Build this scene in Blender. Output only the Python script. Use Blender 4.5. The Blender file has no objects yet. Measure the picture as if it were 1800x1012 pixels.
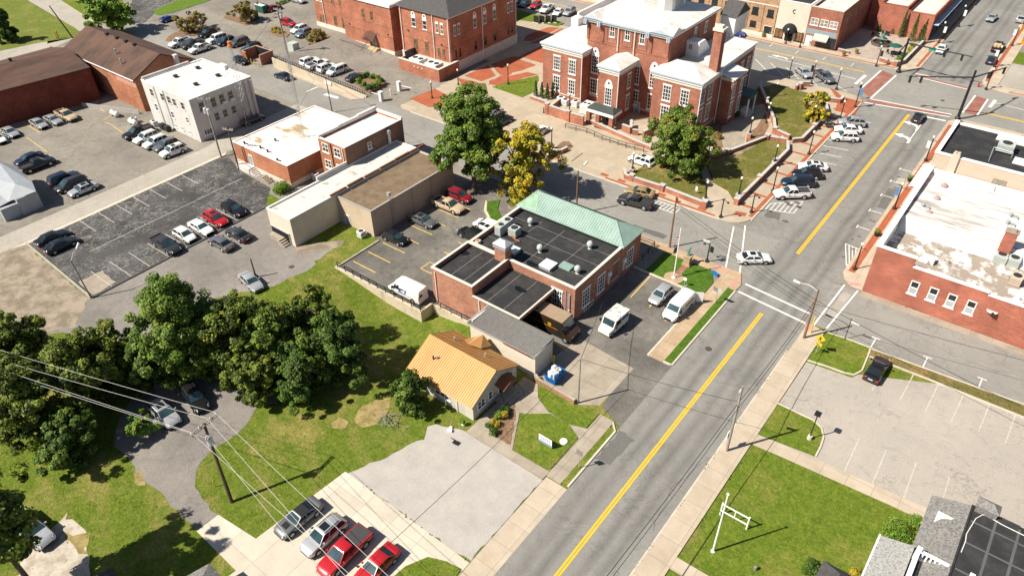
import bpy, bmesh, math, random
from mathutils import Vector, Matrix
random.seed(7)
C = bpy.context.scene
COL = C.collection
rad = math.radians

# ---------------------------------------------------------------- camera
# world: Y runs up the main road, X to its right, metres; the drone hovers 62 m up
cam = bpy.data.cameras.new('camera'); cam.sensor_width = 36; cam.lens = 25.753; cam.clip_end = 4000
co = bpy.data.objects.new('camera', cam); COL.objects.link(co)
PITCH, ROLL, YAW = 0.666102, -0.0213042, 0.674175
fw = Vector((-math.sin(YAW)*math.cos(PITCH), math.cos(YAW)*math.cos(PITCH), -math.sin(PITCH)))
up = Vector((-math.sin(YAW)*math.sin(PITCH), math.cos(YAW)*math.sin(PITCH), math.cos(PITCH)))
rt = Vector((math.cos(YAW), math.sin(YAW), 0))
cr, sr = math.cos(ROLL), math.sin(ROLL)
r2, u2 = rt*cr+up*sr, up*cr-rt*sr
co.matrix_world = Matrix(((r2.x, u2.x, -fw.x, 0), (r2.y, u2.y, -fw.y, 0), (r2.z, u2.z, -fw.z, 62), (0, 0, 0, 1)))
C.camera = co

# ---------------------------------------------------------------- light
SUN_EL, SUN_AZ = rad(47.5), math.atan2(-0.83, -0.558)      # direction towards the sun in the XY plane
w = bpy.data.worlds.new('World'); C.world = w; w.use_nodes = True
nt = w.node_tree; bg = nt.nodes['Background']
sky = nt.nodes.new('ShaderNodeTexSky'); sky.sky_type = 'NISHITA'; sky.sun_disc = False
sky.sun_elevation = SUN_EL; sky.sun_rotation = math.pi/2 - SUN_AZ
nt.links.new(sky.outputs[0], bg.inputs[0]); bg.inputs[1].default_value = 0.05
sl = bpy.data.lights.new('sun', 'SUN'); sl.energy = 5.0; sl.angle = rad(0.55); sl.color = (1, 0.93, 0.80)
so = bpy.data.objects.new('sun', sl); COL.objects.link(so)
sd = Vector((math.cos(SUN_AZ)*math.cos(SUN_EL), math.sin(SUN_AZ)*math.cos(SUN_EL), math.sin(SUN_EL)))
so.rotation_euler = sd.to_track_quat('Z', 'Y').to_euler(); so.location = sd*200
C.view_settings.view_transform = 'Standard'; C.view_settings.look = 'None'
C.view_settings.gamma = 1; C.view_settings.exposure = 0.70

# ---------------------------------------------------------------- helpers
def tag(o, label=None, cat=None, group=None, kind=None):
    if label: o['label'] = label
    if cat: o['category'] = cat
    if group: o['group'] = group
    if kind: o['kind'] = kind
    return o
def thing(name, loc, label, cat, group=None, rz=0):
    o = bpy.data.objects.new(name, None); o.empty_display_size = 0.3; COL.objects.link(o)
    o.location = Vector((loc[0], loc[1], loc[2] if len(loc) > 2 else 0)); o.rotation_euler = (0, 0, rz)
    return tag(o, label, cat, group)
def world_loc(o):
    v = Vector((0, 0, 0))
    while o is not None:
        v = v + Vector(o.location); o = o.parent
    return v
KIDS = {}
class MB:
    def __init__(s): s.v = []; s.f = []; s.m = []
    def face(s, pts, m=0):
        n = len(s.v); s.v += [tuple(p) for p in pts]; s.f.append(tuple(range(n, n+len(pts)))); s.m.append(m); return s
    def mesh(s, vs, fs, m=0):
        n = len(s.v); s.v += [tuple(p) for p in vs]
        for f in fs: s.f.append(tuple(n+i for i in f)); s.m.append(m)
        return s
    def box(s, x0, y0, z0, x1, y1, z1, m=0):
        if x0 > x1: x0, x1 = x1, x0
        if y0 > y1: y0, y1 = y1, y0
        return s.mesh([(x0,y0,z0),(x1,y0,z0),(x1,y1,z0),(x0,y1,z0),(x0,y0,z1),(x1,y0,z1),(x1,y1,z1),(x0,y1,z1)],
               [(3,2,1,0),(4,5,6,7),(0,1,5,4),(1,2,6,5),(2,3,7,6),(3,0,4,7)], m)
    def obox(s, c, L, W, z0, z1, a, m=0):
        ca, sa = math.cos(a), math.sin(a); P = []
        for z in (z0, z1):
            for x, y in ((-L/2,-W/2),(L/2,-W/2),(L/2,W/2),(-L/2,W/2)): P.append((c[0]+x*ca-y*sa, c[1]+x*sa+y*ca, z))
        return s.mesh(P, [(3,2,1,0),(4,5,6,7),(0,1,5,4),(1,2,6,5),(2,3,7,6),(3,0,4,7)], m)
    def wallseg(s, a, b, t, z0, z1, m=0):
        a = Vector(a[:2]); b = Vector(b[:2]); d = b-a
        return s.obox((a+b)/2, d.length, t, z0, z1, math.atan2(d.y, d.x), m)
    def prism(s, pts, z0, z1, m=0, ms=None):
        ar = sum(pts[i][0]*pts[(i+1)%len(pts)][1]-pts[(i+1)%len(pts)][0]*pts[i][1] for i in range(len(pts)))
        if ar < 0: pts = pts[::-1]
        n = len(pts); b = len(s.v)
        s.v += [(p[0], p[1], z0) for p in pts]+[(p[0], p[1], z1) for p in pts]
        s.f.append(tuple(range(b+n, b+2*n))); s.m.append(m)
        s.f.append(tuple(range(b+n-1, b-1, -1))); s.m.append(m)
        for i in range(n):
            j = (i+1) % n; s.f.append((b+i, b+j, b+n+j, b+n+i)); s.m.append(m if ms is None else ms)
        return s
    def poly(s, pts, z, m=0):
        ar = sum(pts[i][0]*pts[(i+1)%len(pts)][1]-pts[(i+1)%len(pts)][0]*pts[i][1] for i in range(len(pts)))
        if ar < 0: pts = pts[::-1]
        return s.face([(p[0], p[1], p[2] if len(p) > 2 else z) for p in pts], m)
    def rect(s, x0, y0, x1, y1, z, m=0): return s.poly([(x0,y0),(x1,y0),(x1,y1),(x0,y1)], z, m)
    def tube(s, p, q, r0, r1=None, n=8, m=0, cap=True):
        p = Vector(p); q = Vector(q); r1 = r0 if r1 is None else r1
        d = (q-p).normalized(); a = d.orthogonal().normalized(); b = d.cross(a); V = []
        for c, r in ((p, r0), (q, r1)):
            for i in range(n):
                t = 2*math.pi*i/n; V.append(c+(a*math.cos(t)+b*math.sin(t))*r)
        F = [(i, (i+1)%n, n+(i+1)%n, n+i) for i in range(n)]
        if cap: F += [tuple(range(n-1, -1, -1)), tuple(range(n, 2*n))]
        return s.mesh(V, F, m)
    def path(s, pts, r, n=6, m=0):
        for i in range(len(pts)-1): s.tube(pts[i], pts[i+1], r, n=n, m=m)
        return s
    def lathe(s, c, prof, n=12, m=0):
        V = []; k = len(prof)
        for r, z in prof:
            for i in range(n):
                t = 2*math.pi*i/n; V.append((c[0]+r*math.cos(t), c[1]+r*math.sin(t), c[2]+z))
        F = [(j*n+i, j*n+(i+1)%n, (j+1)*n+(i+1)%n, (j+1)*n+i) for j in range(k-1) for i in range(n)]
        F += [tuple(range(n-1, -1, -1)), tuple(range((k-1)*n, k*n))]
        return s.mesh(V, F, m)
    def build(s, name, mats, parent=None, smooth=False, sharp=None, **kw):
        me = bpy.data.meshes.new(name); off = world_loc(parent) if parent is not None else Vector((0,0,0))
        me.from_pydata([(x-off.x, y-off.y, z-off.z) for x, y, z in s.v], [], s.f)
        if not isinstance(mats, (list, tuple)): mats = [mats]
        for m in mats: me.materials.append(m)
        me.polygons.foreach_set('material_index', s.m)
        if smooth: me.polygons.foreach_set('use_smooth', [True]*len(s.f))
        me.update()
        if sharp: me.polygons.foreach_set('use_smooth', [True]*len(s.f)); me.set_sharp_from_angle(angle=rad(sharp))
        o = bpy.data.objects.new(name, me); COL.objects.link(o)
        if parent is not None: o.parent = parent; KIDS.setdefault(parent.name, []).append(o)
        return tag(o, **kw) if kw else o
def copy_tree(o, parent=None):
    c = o.copy(); COL.objects.link(c)
    if parent is not None: c.parent = parent; KIDS.setdefault(parent.name, []).append(c)
    for k in list(KIDS.get(o.name, [])): copy_tree(k, c)
    return c
def rag(pts, amp=0.3, step=1.2, seed=1):
    r = random.Random(seed); out = []
    for i in range(len(pts)):
        a = Vector(pts[i][:2]); b = Vector(pts[(i+1)%len(pts)][:2]); n = max(1, int((b-a).length/step))
        for k in range(n):
            p = a.lerp(b, k/n)
            out.append((p.x+r.uniform(-amp, amp), p.y+r.uniform(-amp, amp)))
    return out
def arc(c, r, a0, a1, n=8):
    return [(c[0]+r*math.cos(rad(a0+(a1-a0)*i/n)), c[1]+r*math.sin(rad(a0+(a1-a0)*i/n))) for i in range(n+1)]

# ---------------------------------------------------------------- materials
class N:
    """small node-graph writer"""
    def __init__(s, name):
        s.mat = bpy.data.materials.new(name); s.mat.use_nodes = True; s.t = s.mat.node_tree
        s.b = s.t.nodes['Principled BSDF']; s.geo = s.t.nodes.new('ShaderNodeNewGeometry'); s.pos = s.geo.outputs['Position']
    def link(s, a, b):
        if isinstance(a, (int, float)): b.default_value = a
        elif isinstance(a, tuple): b.default_value = a if len(a) == len(b.default_value) else (*a, 1)
        else: s.t.links.new(a, b)
    def math(s, op, a, b=0.0, c=None):
        n = s.t.nodes.new('ShaderNodeMath'); n.operation = op; s.link(a, n.inputs[0]); s.link(b, n.inputs[1])
        if c is not None: s.link(c, n.inputs[2])
        return n.outputs[0]
    def vmul(s, v, k):
        n = s.t.nodes.new('ShaderNodeVectorMath'); n.operation = 'MULTIPLY'; s.link(v, n.inputs[0]); n.inputs[1].default_value = k; return n.outputs[0]
    def xyz(s, v=None):
        n = s.t.nodes.new('ShaderNodeSeparateXYZ'); s.link(v or s.pos, n.inputs[0]); return n.outputs
    def comb(s, x, y, z=0.0):
        n = s.t.nodes.new('ShaderNodeCombineXYZ')
        for i, a in enumerate((x, y, z)): s.link(a, n.inputs[i])
        return n.outputs[0]
    def noise(s, scale, detail=3, vec=None, rough=0.55, dist=0.0):
        n = s.t.nodes.new('ShaderNodeTexNoise'); n.inputs['Scale'].default_value = scale; n.inputs['Detail'].default_value = detail
        n.inputs['Roughness'].default_value = rough; n.inputs['Distortion'].default_value = dist; s.link(vec or s.pos, n.inputs['Vector']); return n.outputs[0]
    def vor(s, scale, feature='DISTANCE_TO_EDGE', vec=None):
        n = s.t.nodes.new('ShaderNodeTexVoronoi'); n.feature = feature; n.inputs['Scale'].default_value = scale; s.link(vec or s.pos, n.inputs['Vector'])
        return n.outputs['Color' if feature == 'COL' else 'Distance']
    def ramp(s, x, lo, hi, a=0.0, b=1.0):
        n = s.t.nodes.new('ShaderNodeMapRange'); s.link(x, n.inputs[0]); n.inputs[1].default_value = lo; n.inputs[2].default_value = hi
        n.inputs[3].default_value = a; n.inputs[4].default_value = b; return n.outputs[0]
    def mix(s, f, a, b):
        n = s.t.nodes.new('ShaderNodeMix'); n.data_type = 'RGBA'; s.link(f, n.inputs[0]); s.link(a, n.inputs[6]); s.link(b, n.inputs[7]); return n.outputs[2]
    def mul(s, a, f):
        n = s.t.nodes.new('ShaderNodeVectorMath'); n.operation = 'SCALE'; s.link(a, n.inputs[0]); s.link(f, n.inputs[3]); return n.outputs[0]
    def warp(s, amt, scale):
        n = s.t.nodes.new('ShaderNodeTexNoise'); n.inputs['Scale'].default_value = scale; s.link(s.pos, n.inputs['Vector'])
        a = s.t.nodes.new('ShaderNodeVectorMath'); a.operation = 'MULTIPLY_ADD'; s.link(n.outputs['Color'], a.inputs[0]); a.inputs[1].default_value = (amt,)*3; s.link(s.pos, a.inputs[2]); return a.outputs[0]
    def out(s, col, rough=0.85, bump=None, bstr=0.3, bdist=0.02, spec=0.25, metal=0.0):
        s.link(col, s.b.inputs['Base Color']); s.link(rough, s.b.inputs['Roughness']); s.link(metal, s.b.inputs['Metallic'])
        s.b.inputs['Specular IOR Level'].default_value = spec
        if bump is not None:
            n = s.t.nodes.new('ShaderNodeBump'); n.inputs['Strength'].default_value = bstr; n.inputs['Distance'].default_value = bdist
            s.link(bump, n.inputs['Height']); s.link(n.outputs[0], s.b.inputs['Normal'])
        return s.mat
def mat(name, c, rough=0.7, var=0.12, scale=1.2, spec=0.25, metal=0.0, fine=14):
    n = N(name); a = n.noise(scale, 4); b = n.noise(fine, 2)
    k = n.math('ADD', n.ramp(a, .25, .75, 1-var, 1+var), n.ramp(b, .25, .75, -var*.5, var*.5))
    return n.out(n.mul(c, k), rough, spec=spec, metal=metal)
def asphalt(name, c, patch=0.18, crack=(0.45, 0.10, 0.012), crackcol=None, speck=0.22, tint=None, lanes=None):
    n = N(name)
    k = n.ramp(n.noise(0.11, 4), .3, .7, 1-patch, 1+patch)
    k = n.math('MULTIPLY', k, n.ramp(n.noise(0.9, 5, rough=.65), .25, .75, 1-patch*.7, 1+patch*.7))
    k = n.math('MULTIPLY', k, n.ramp(n.noise(9, 3, rough=.7), .25, .75, 1-speck, 1+speck))
    k = n.math('MULTIPLY', k, n.ramp(n.noise(45, 1), .3, .7, 1-speck*.6, 1+speck*.6))
    if lanes:                                            # wheel tracks worn along the traffic lanes
        x = n.xyz()[lanes[0]]
        for cen, wd, amt in lanes[1]:
            d = n.math('ABSOLUTE', n.math('SUBTRACT', n.math('ADD', x, n.ramp(n.noise(.08, 2), 0, 1, -.5, .5)), cen))
            wv = n.noise(.5, 3, vec=n.vmul(n.pos, (1, .12, 1) if lanes[0] == 0 else (.12, 1, 1)))
            k = n.math('MULTIPLY', k, n.math('SUBTRACT', 1.0, n.math('MULTIPLY', n.ramp(d, wd, 0, 0, amt), n.ramp(wv, .2, .6, .3, 1))))
    col = n.mul(c, k)
    if tint: col = n.mix(n.ramp(n.noise(0.06, 3), .45, .7, 0, .6), col, n.mul(tint, k))
    if crack:                                            # branching cracks: thin iso-lines of warped noise, broken up by a slow mask
        sc, wd = crack[1], crack[2]; m = None
        for j, (f, k_) in enumerate(((1, 1.0), (2.3, .8), (4.9, .6))):
            v = n.vmul(n.pos, (sc*f, sc*f*(.8+.2*j), 1)); e = n.math('ABSOLUTE', n.math('SUBTRACT', n.noise(1.0, 6, vec=v, rough=.62, dist=.5+.3*j), .5))
            q = n.math('MULTIPLY', n.math('MULTIPLY', n.ramp(e, wd*f*.35, wd*f, 1, 0), n.ramp(n.noise(.09*(j+1), 3), .44, .58)), k_)
            m = q if m is None else n.math('MAXIMUM', m, q)
        col = n.mix(n.math('MULTIPLY', m, crack[0]), col, crackcol or (c[0]*.30, c[1]*.29, c[2]*.28))
        st = n.ramp(n.noise(.55, 5, rough=.7), .60, .72, 0, .45)
        col = n.mix(st, col, (c[0]*.55, c[1]*.53, c[2]*.5))
    return n.out(col, .88, n.noise(60, 2), .25, .01, spec=.2)
def grass(name, c1, c2, dry, dryamt=.5, stripe=None):
    n = N(name)
    a = n.noise(.16, 5, rough=.6); b = n.noise(1.1, 5, rough=.7); c = n.noise(11, 4, rough=.75)
    col = n.mix(n.ramp(b, .3, .7), c1, c2)
    d = n.math('MULTIPLY', n.ramp(n.math('ADD', n.math('MULTIPLY', a, .62), n.math('MULTIPLY', n.noise(.7, 5, rough=.72), .38)), .5, .64), dryamt)
    col = n.mix(d, col, dry)
    if stripe:
        s = n.math('SINE', n.math('MULTIPLY', n.math('ADD', n.math('MULTIPLY', n.xyz()[0], stripe[0]), n.math('MULTIPLY', n.xyz()[1], stripe[1])), 1.0))
        col = n.mix(n.math('MULTIPLY', n.ramp(s, .2, 1), n.ramp(n.noise(.35, 3), .35, .65, 0, stripe[2])), col, dry)
    e = n.noise(3.2, 5, rough=.75, dist=.6)
    col = n.mul(col, n.math('MULTIPLY', n.ramp(c, .28, .72, .5, 1.45), n.ramp(e, .3, .7, .58, 1.42)))
    return n.out(col, .95, n.noise(5, 5, rough=.75), .8, .14, spec=.08)
def brick(name, c, mortar=(.36,.30,.25), var=.22, streak=.18):
    n = N(name); p = n.xyz(); u = n.math('ADD', p[0], p[1])
    k = n.ramp(n.noise(.35, 4), .3, .7, 1-var, 1+var)
    st = n.noise(1.0, 3, vec=n.comb(n.math('MULTIPLY', u, .5), n.math('MULTIPLY', p[2], 7)), rough=.7)
    k = n.math('MULTIPLY', k, n.ramp(st, .25, .75, 1-streak, 1+streak))
    t = n.t.nodes.new('ShaderNodeTexBrick'); t.inputs['Scale'].default_value = 1; t.inputs['Brick Width'].default_value = .42; t.inputs['Row Height'].default_value = .15
    t.inputs['Mortar Size'].default_value = .014; t.inputs['Mortar'].default_value = (*mortar, 1); t.inputs['Bias'].default_value = 0
    t.inputs['Color1'].default_value = (c[0]*1.18, c[1]*1.2, c[2]*1.2, 1); t.inputs['Color2'].default_value = (c[0]*.78, c[1]*.72, c[2]*.7, 1)
    n.link(n.comb(u, p[2]), t.inputs['Vector'])
    return n.out(n.mul(t.outputs[0], k), .9, spec=.15)
def slab(name, c, joint=(1.5, 1.5), var=.14, stain=None, jw=.03, jd=.68):
    n = N(name); p = n.xyz()
    k = n.ramp(n.noise(.5, 5, rough=.65), .25, .75, 1-var, 1+var)
    k = n.math('MULTIPLY', k, n.ramp(n.noise(13, 3), .25, .75, .92, 1.08))
    t = n.t.nodes.new('ShaderNodeTexBrick'); t.offset = 0; t.inputs['Scale'].default_value = 1; t.inputs['Brick Width'].default_value = joint[0]; t.inputs['Row Height'].default_value = joint[1]
    t.inputs['Mortar Size'].default_value = jw; t.inputs['Mortar'].default_value = (c[0]*jd, c[1]*jd, c[2]*jd, 1); t.inputs['Bias'].default_value = 0
    t.inputs['Color1'].default_value = (c[0]*1.05, c[1]*1.05, c[2]*1.05, 1); t.inputs['Color2'].default_value = (c[0]*.93, c[1]*.92, c[2]*.9, 1)
    n.link(n.comb(p[0], p[1]), t.inputs['Vector'])
    col = n.mul(t.outputs[0], k)
    if stain: col = n.mix(n.ramp(n.noise(.4, 5, rough=.7), .52, .72, 0, stain[1]), col, stain[0])
    return n.out(col, .85, spec=.2)
def patchy(name, c, c2, lo, hi, scale=.5, rough=.8, c3=None, streak=None, spec=.25):
    """c with weathered patches of c2 (and a little c3)"""
    n = N(name); v = n.vmul(n.pos, streak) if streak else n.pos
    m = n.ramp(n.noise(scale, 6, vec=v, rough=.68), lo, hi)
    col = n.mix(m, c, c2)
    if c3: col = n.mix(n.ramp(n.noise(scale*1.9, 6, vec=v, rough=.7), .6, .66, 0, .9), col, c3)
    col = n.mul(col, n.math('MULTIPLY', n.ramp(n.noise(7, 4, rough=.7), .25, .75, .86, 1.14), n.ramp(n.noise(22, 2), .3, .7, .86, 1.14)))
    return n.out(col, rough, n.noise(5, 3), .2, .03, spec=spec)
def paint(name, c, rough=.3, metal=0.0, coat=.8):
    n = N(name); n.out(n.mul(c, n.ramp(n.noise(3, 2), .3, .7, .94, 1.06)), rough, spec=.4, metal=metal)
    n.b.inputs['Coat Weight'].default_value = coat; n.b.inputs['Coat Roughness'].default_value = .06
    return n.mat
def glassy(name, c, rough=.08):
    n = N(name); return n.out(n.mul(c, n.ramp(n.noise(.9, 2), .3, .7, .6, 1.4)), rough, spec=.6)

m_road = asphalt('road_asphalt', (.222,.213,.20), .13, (.35,.05,.004), lanes=(0, [(-23.0,.9,.30),(-21.4,.8,.34),(-18.2,.8,.34),(-16.6,.9,.30)]))
m_street = asphalt('street_asphalt', (.25,.24,.22), .10, (.4,.07,.004))
m_lot = asphalt('worn_lot_asphalt', (.235,.212,.182), .16, (.5,.07,.005), tint=(.15,.138,.125))
m_alley = asphalt('alley_paving', (.36,.33,.285), .10, (.35,.06,.004))
m_black = asphalt('sealed_black_asphalt', (.058,.056,.057), .28, (.62,.20,.007), crackcol=(.40,.38,.35), speck=.4, tint=(.12,.115,.11))
m_polot = asphalt('mottled_lot_asphalt', (.17,.158,.14), .30, (.5,.10,.006), speck=.45, tint=(.085,.08,.075))
m_right = asphalt('pale_lot_asphalt', (.36,.325,.285), .07, (.4,.05,.003))
m_drive = asphalt('gravelly_drive_asphalt', (.21,.192,.175), .2, (.4,.10,.005), speck=.35)
m_conc = slab('pale_concrete', (.52,.47,.395), (3.6,3.6), .10, ((.36,.31,.25), .45))
m_walk = slab('sidewalk_concrete', (.44,.37,.29), (2.5,2.5), .14, ((.36,.27,.19), .5))
m_walk2 = slab('brown_sidewalk_concrete', (.40,.29,.19), (1.6,1.5), .16, ((.55,.48,.38), .5))
m_plaza = slab('plaza_concrete', (.40,.335,.255), (4,4), .12, ((.31,.26,.20), .5), jw=.02, jd=.75)
m_oldconc = slab('stained_concrete', (.33,.285,.23), (2.4,2.4), .2, ((.19,.16,.13), .6))
m_kerb = mat('kerb_concrete', (.52,.46,.38), .85, .15, 1)
m_brickpave = slab('brick_paving', (.30,.088,.045), (.45,.22), .2, jw=.02, jd=1.5)
m_redwalk = slab('worn_crosswalk_brick', (.25,.105,.08), (.45,.22), .25, ((.34,.26,.22), .7), jw=.02, jd=1.3)
m_gravel = patchy('crushed_gravel', (.41,.38,.35), (.34,.315,.295), .36, .68, .45, .95)
m_drivegravel = patchy('pale_drive_gravel', (.47,.42,.36), (.33,.28,.22), .42, .62, .9, .95, (.16,.16,.06))
m_dirt = patchy('dry_dirt', (.31,.255,.20), (.19,.155,.115), .42, .58, .45, .95, (.15,.14,.045))
m_straw = patchy('dead_straw_grass', (.33,.255,.11), (.19,.15,.055), .4, .62, 1.1, .95, (.11,.125,.03))
m_mulch = patchy('bark_mulch', (.16,.09,.05), (.25,.17,.11), .4, .65, 3, .95)
m_grass = grass('field_grass', (.078,.122,.013), (.15,.188,.027), (.30,.235,.085), .62, (.55,1.1,.35))
m_lawn = grass('mowed_lawn', (.080,.130,.013), (.15,.192,.025), (.25,.21,.06), .5)
m_dark = grass('lush_lawn', (.05,.115,.012), (.085,.155,.02), (.16,.16,.04), .2)
m_olive = grass('dry_courthouse_lawn', (.095,.105,.022), (.16,.145,.04), (.30,.225,.095), .8)
m_yellow = mat('yellow_road_paint', (.72,.42,.015), .7, .10, 2)
m_lotyel = mat('faded_yellow_paint', (.62,.42,.10), .8, .25, 3)
m_white = mat('white_road_paint', (.72,.70,.66), .75, .14, 2)
m_fade = mat('faded_white_paint', (.46,.42,.37), .8, .2, 2)
m_pink = mat('pink_tactile_paving', (.55,.25,.22), .85, .2, 2)

def sheet(name, polys, z, m, kind='structure'):
    b = MB()
    for p in polys: b.poly(p, z)
    return b.build(name, m, kind=kind)
def R4(x0, y0, x1, y1): return [(x0,y0),(x1,y0),(x1,y1),(x0,y1)]

# the ground: one sheet to the horizon, sinking below the post office's retaining wall
def dip(x, y):
    d = 0.0
    if -74 < x < -46 and 34 < y < 52.5:
        fx = max(0, min(1, (x+73)/14))*max(0, min(1, (-46-x)/9)); fy = max(0, min(1, (y-35)/13))
        s = lambda t: t*t*(3-2*t)
        d = -1.5*s(fx)*s(fy)
    return d
xs = [-1600,-700,-350,-200,-130]+[-100+2*i for i in range(38)]+[-10,60,200,600,1600]
ys = [-900,-300,-60,0]+[10+1.5*i for i in range(29)]+[54,60,90,150,300,700,1800]
gb = MB(); V = [(x, y, dip(x, y)) for y in ys for x in xs]; nx = len(xs)
gb.mesh(V, [(j*nx+i, j*nx+i+1, (j+1)*nx+i+1, (j+1)*nx+i) for j in range(len(ys)-1) for i in range(nx-1)])
gb.build('ground', m_grass, kind='structure', smooth=True)

sheet('town_paving', [[(-420,66),(-205,66),(-196,60),(-124,60),(-124,57.5),(-94,57.5),(-73,57.5),(-24.6,58.0),(-24.6,79),(250,79),(250,460),(-420,460)]], .004, m_lot)
sheet('upper_parking_lot', [[(-123,24),(-115,24),(-115,64),(-122,64),(-175,64),(-175,40),(-150,22)]], .008, m_lot)
sheet('main_road', [R4(-24.5,-60,-14.5,94), R4(-30,94,-14.5,153), R4(-25.6,171,-13.4,460)], .012, m_road)
sheet('cross_street', [R4(-262,83.3,-24.5,94), R4(-14.5,78.6,160,88.7)], .012, m_street)
sheet('far_street', [R4(-330,153,200,171)], .012, m_street)
sheet('alley', [[(-120,-30),(-115.5,-30),(-115.5,62.5),(-111,70),(-111,83.3),(-121.5,83.3),(-121.5,66),(-120,61)]], .016, m_alley)
sheet('north_road', [[(-470,-60),(-203,44),(-196,60),(-196,70),(-200,80),(-330,40),(-470,-20)], [(-520,95),(-255,85),(-214,77),(-200,70),(-197,84),(-262,98),(-520,120)]], .016, m_alley)
# sealed black lot with a bare concrete corner, kerbed
sheet('black_parking_lot', [[(-114.6,26.4),(-94.0,25.7),(-94.0,54.6),(-96.2,56.6),(-98.2,58.8),(-107,59.4),(-114.6,61.5)]], .020, m_black)
sheet('bare_lot_corner', [rag([(-99.03,26.26),(-98.90,29.71),(-94.75,29.44),(-94.33,26.01)], .15, 1)], .024, m_oldconc)
sheet('dirt_verge', [rag([(-114.8,26.2),(-94.3,25.3),(-90,21),(-93,17),(-99,14),(-118,21)], .35, 1)], .010, m_dirt)
sheet('lot_kerb_walk', [[(-115.4,24),(-114.6,26.3),(-114.6,61.3),(-115.4,62.2)]], .026, m_kerb)
sheet('back_lane', [rag([(-122,20.5),(-114.8,26.0),(-94.2,25.3),(-93.8,55),(-88,52),(-81.4,50.0),(-79.6,52.2),(-77.8,54.6),(-76.2,55.4),(-76.0,52),(-75.4,49.6),(-75,48),(-76,42.5),(-80,36),(-80,26),(-76,22),(-80,19.5),(-84,22),(-90,19.5),(-97,14.5)], .22, 1.4)], .007, m_drive)
dv = [(-50.33,13.29),(-52.90,13.37),(-54.82,13.31),(-57.05,13.62),(-58.36,13.66),(-59.56,13.19),(-61.41,13.31),(-63.69,14.08),(-66.83,13.66),(-68.98,15.06),(-72.46,19.35),(-74.92,22.26),(-70.43,25.63),(-65.68,27.18),(-61.19,28.21),(-60.24,29.12),(-57.83,29.04),(-57.97,28.19),(-59.26,27.04),(-58.00,24.57),(-57.56,21.99),(-57.88,19.44),(-56.99,17.57),(-55.14,16.24),(-53.25,15.77),(-50.33,15.45)]
sheet('driveway', [rag(dv, .18, .9, 3)], .011, m_drive)
sheet('gravel_lot', [rag([(-43.92,26.61),(-42.81,29.09),(-41.58,32.41),(-40.66,35.02),(-41.58,36.61),(-40.08,37.63),(-37.31,38.46),(-27.1,38.6),(-27.1,26.8)], .2, .8, 5)], .012, m_gravel)
sheet('gravel_drive', [rag([(-62.95,6.29),(-58.92,6.37),(-56.94,5.53),(-54.02,4.56),(-54.88,1.79),(-59.19,-0.34),(-61.63,1.97),(-62.12,4.19)], .5, 1, 6)], .009, m_drivegravel)
sheet('concrete_lot', [[(-44.2,26.8),(-27.1,26.7),(-27.1,25.6),(-28.4,25.6)]+[(-28.84,25.56),(-30.59,24.84),(-31.62,22.83),(-31.75,21.48),(-31.26,20.26)]+[(-36,14),(-36,-8),(-46,-8),(-43.8,13),(-50.4,13.2),(-50.3,15.6),(-45.1,16.2)]], .016, m_conc)
sheet('concrete_apron', [R4(-27.1,20,-24.5,38.9)], .020, m_walk)
# grass patches that lie on the paved sheet
sheet('verge_grass', [rag([(-81.4,50.4),(-79.6,52.4),(-77.8,54.8),(-76.2,55.6),(-75.9,49.8),(-75,48.3),(-75.6,43),(-72.3,46),(-72.1,59.2),(-74,59),(-81,58.8)], .3, .7, 8)], .012, m_grass)
sheet('worn_footpath', [rag([(-81.3,50.2),(-78.6,53.6),(-76.6,55.6),(-75.6,54.4),(-77.6,51.2),(-79.5,49)], .15, .7, 9)], .016, m_dirt)
sheet('dry_patch', [rag([(-48.95,32.28),(-49.47,34.22),(-48.94,36.11),(-47.68,36.87),(-46.71,35.76),(-46.30,33.57),(-47.05,31.96)], .2, .6, 12), rag([(-50.47,30.25),(-50.37,31.56),(-49.08,31.83),(-48.58,30.81),(-49.60,30.04)], .2, .5, 13), rag([(-61.65,13.12),(-61.15,13.81),(-59.34,13.06),(-59.94,12.46)], .2, .5, 14), rag([(-61.20,5.43),(-58.11,6.71),(-56.70,5.22),(-58.23,5.07)], .4, .6, 15)], .013, m_straw)
# post office lot, behind a low wall
sheet('post_office_lot', [[(-72,50.5),(-55.8,50.5),(-55.8,77.5),(-62.5,77.4),(-66,83.3),(-72.6,83.3),(-73.2,58.8),(-72,58.6)]], .014, m_polot)
sheet('post_office_yard', [[(-40,52.5),(-27.8,52.5),(-27.8,75.6),(-40,75.6)], [(-27.8,50.6),(-24.5,49.2),(-24.5,61),(-27.8,61)]], .014, m_polot)
sheet('concrete_pad', [[(-37.5,49.4),(-30,49.2),(-28.0,50.6),(-28.0,58.0),(-36,58.6)]], .020, m_oldconc)
# lots right of the main road
sheet('pale_parking_lot', [[(-12.1,57.0),(120,58.4),(120,160),(8,88),(3.5,78),(-6.4,73),(-6.8,72.0),(-12.0,71.4)]], .010, m_right)
sheet('cross_street_apron', [R4(-14.5,72,-13.8,78.6)], .013, m_street)

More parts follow.
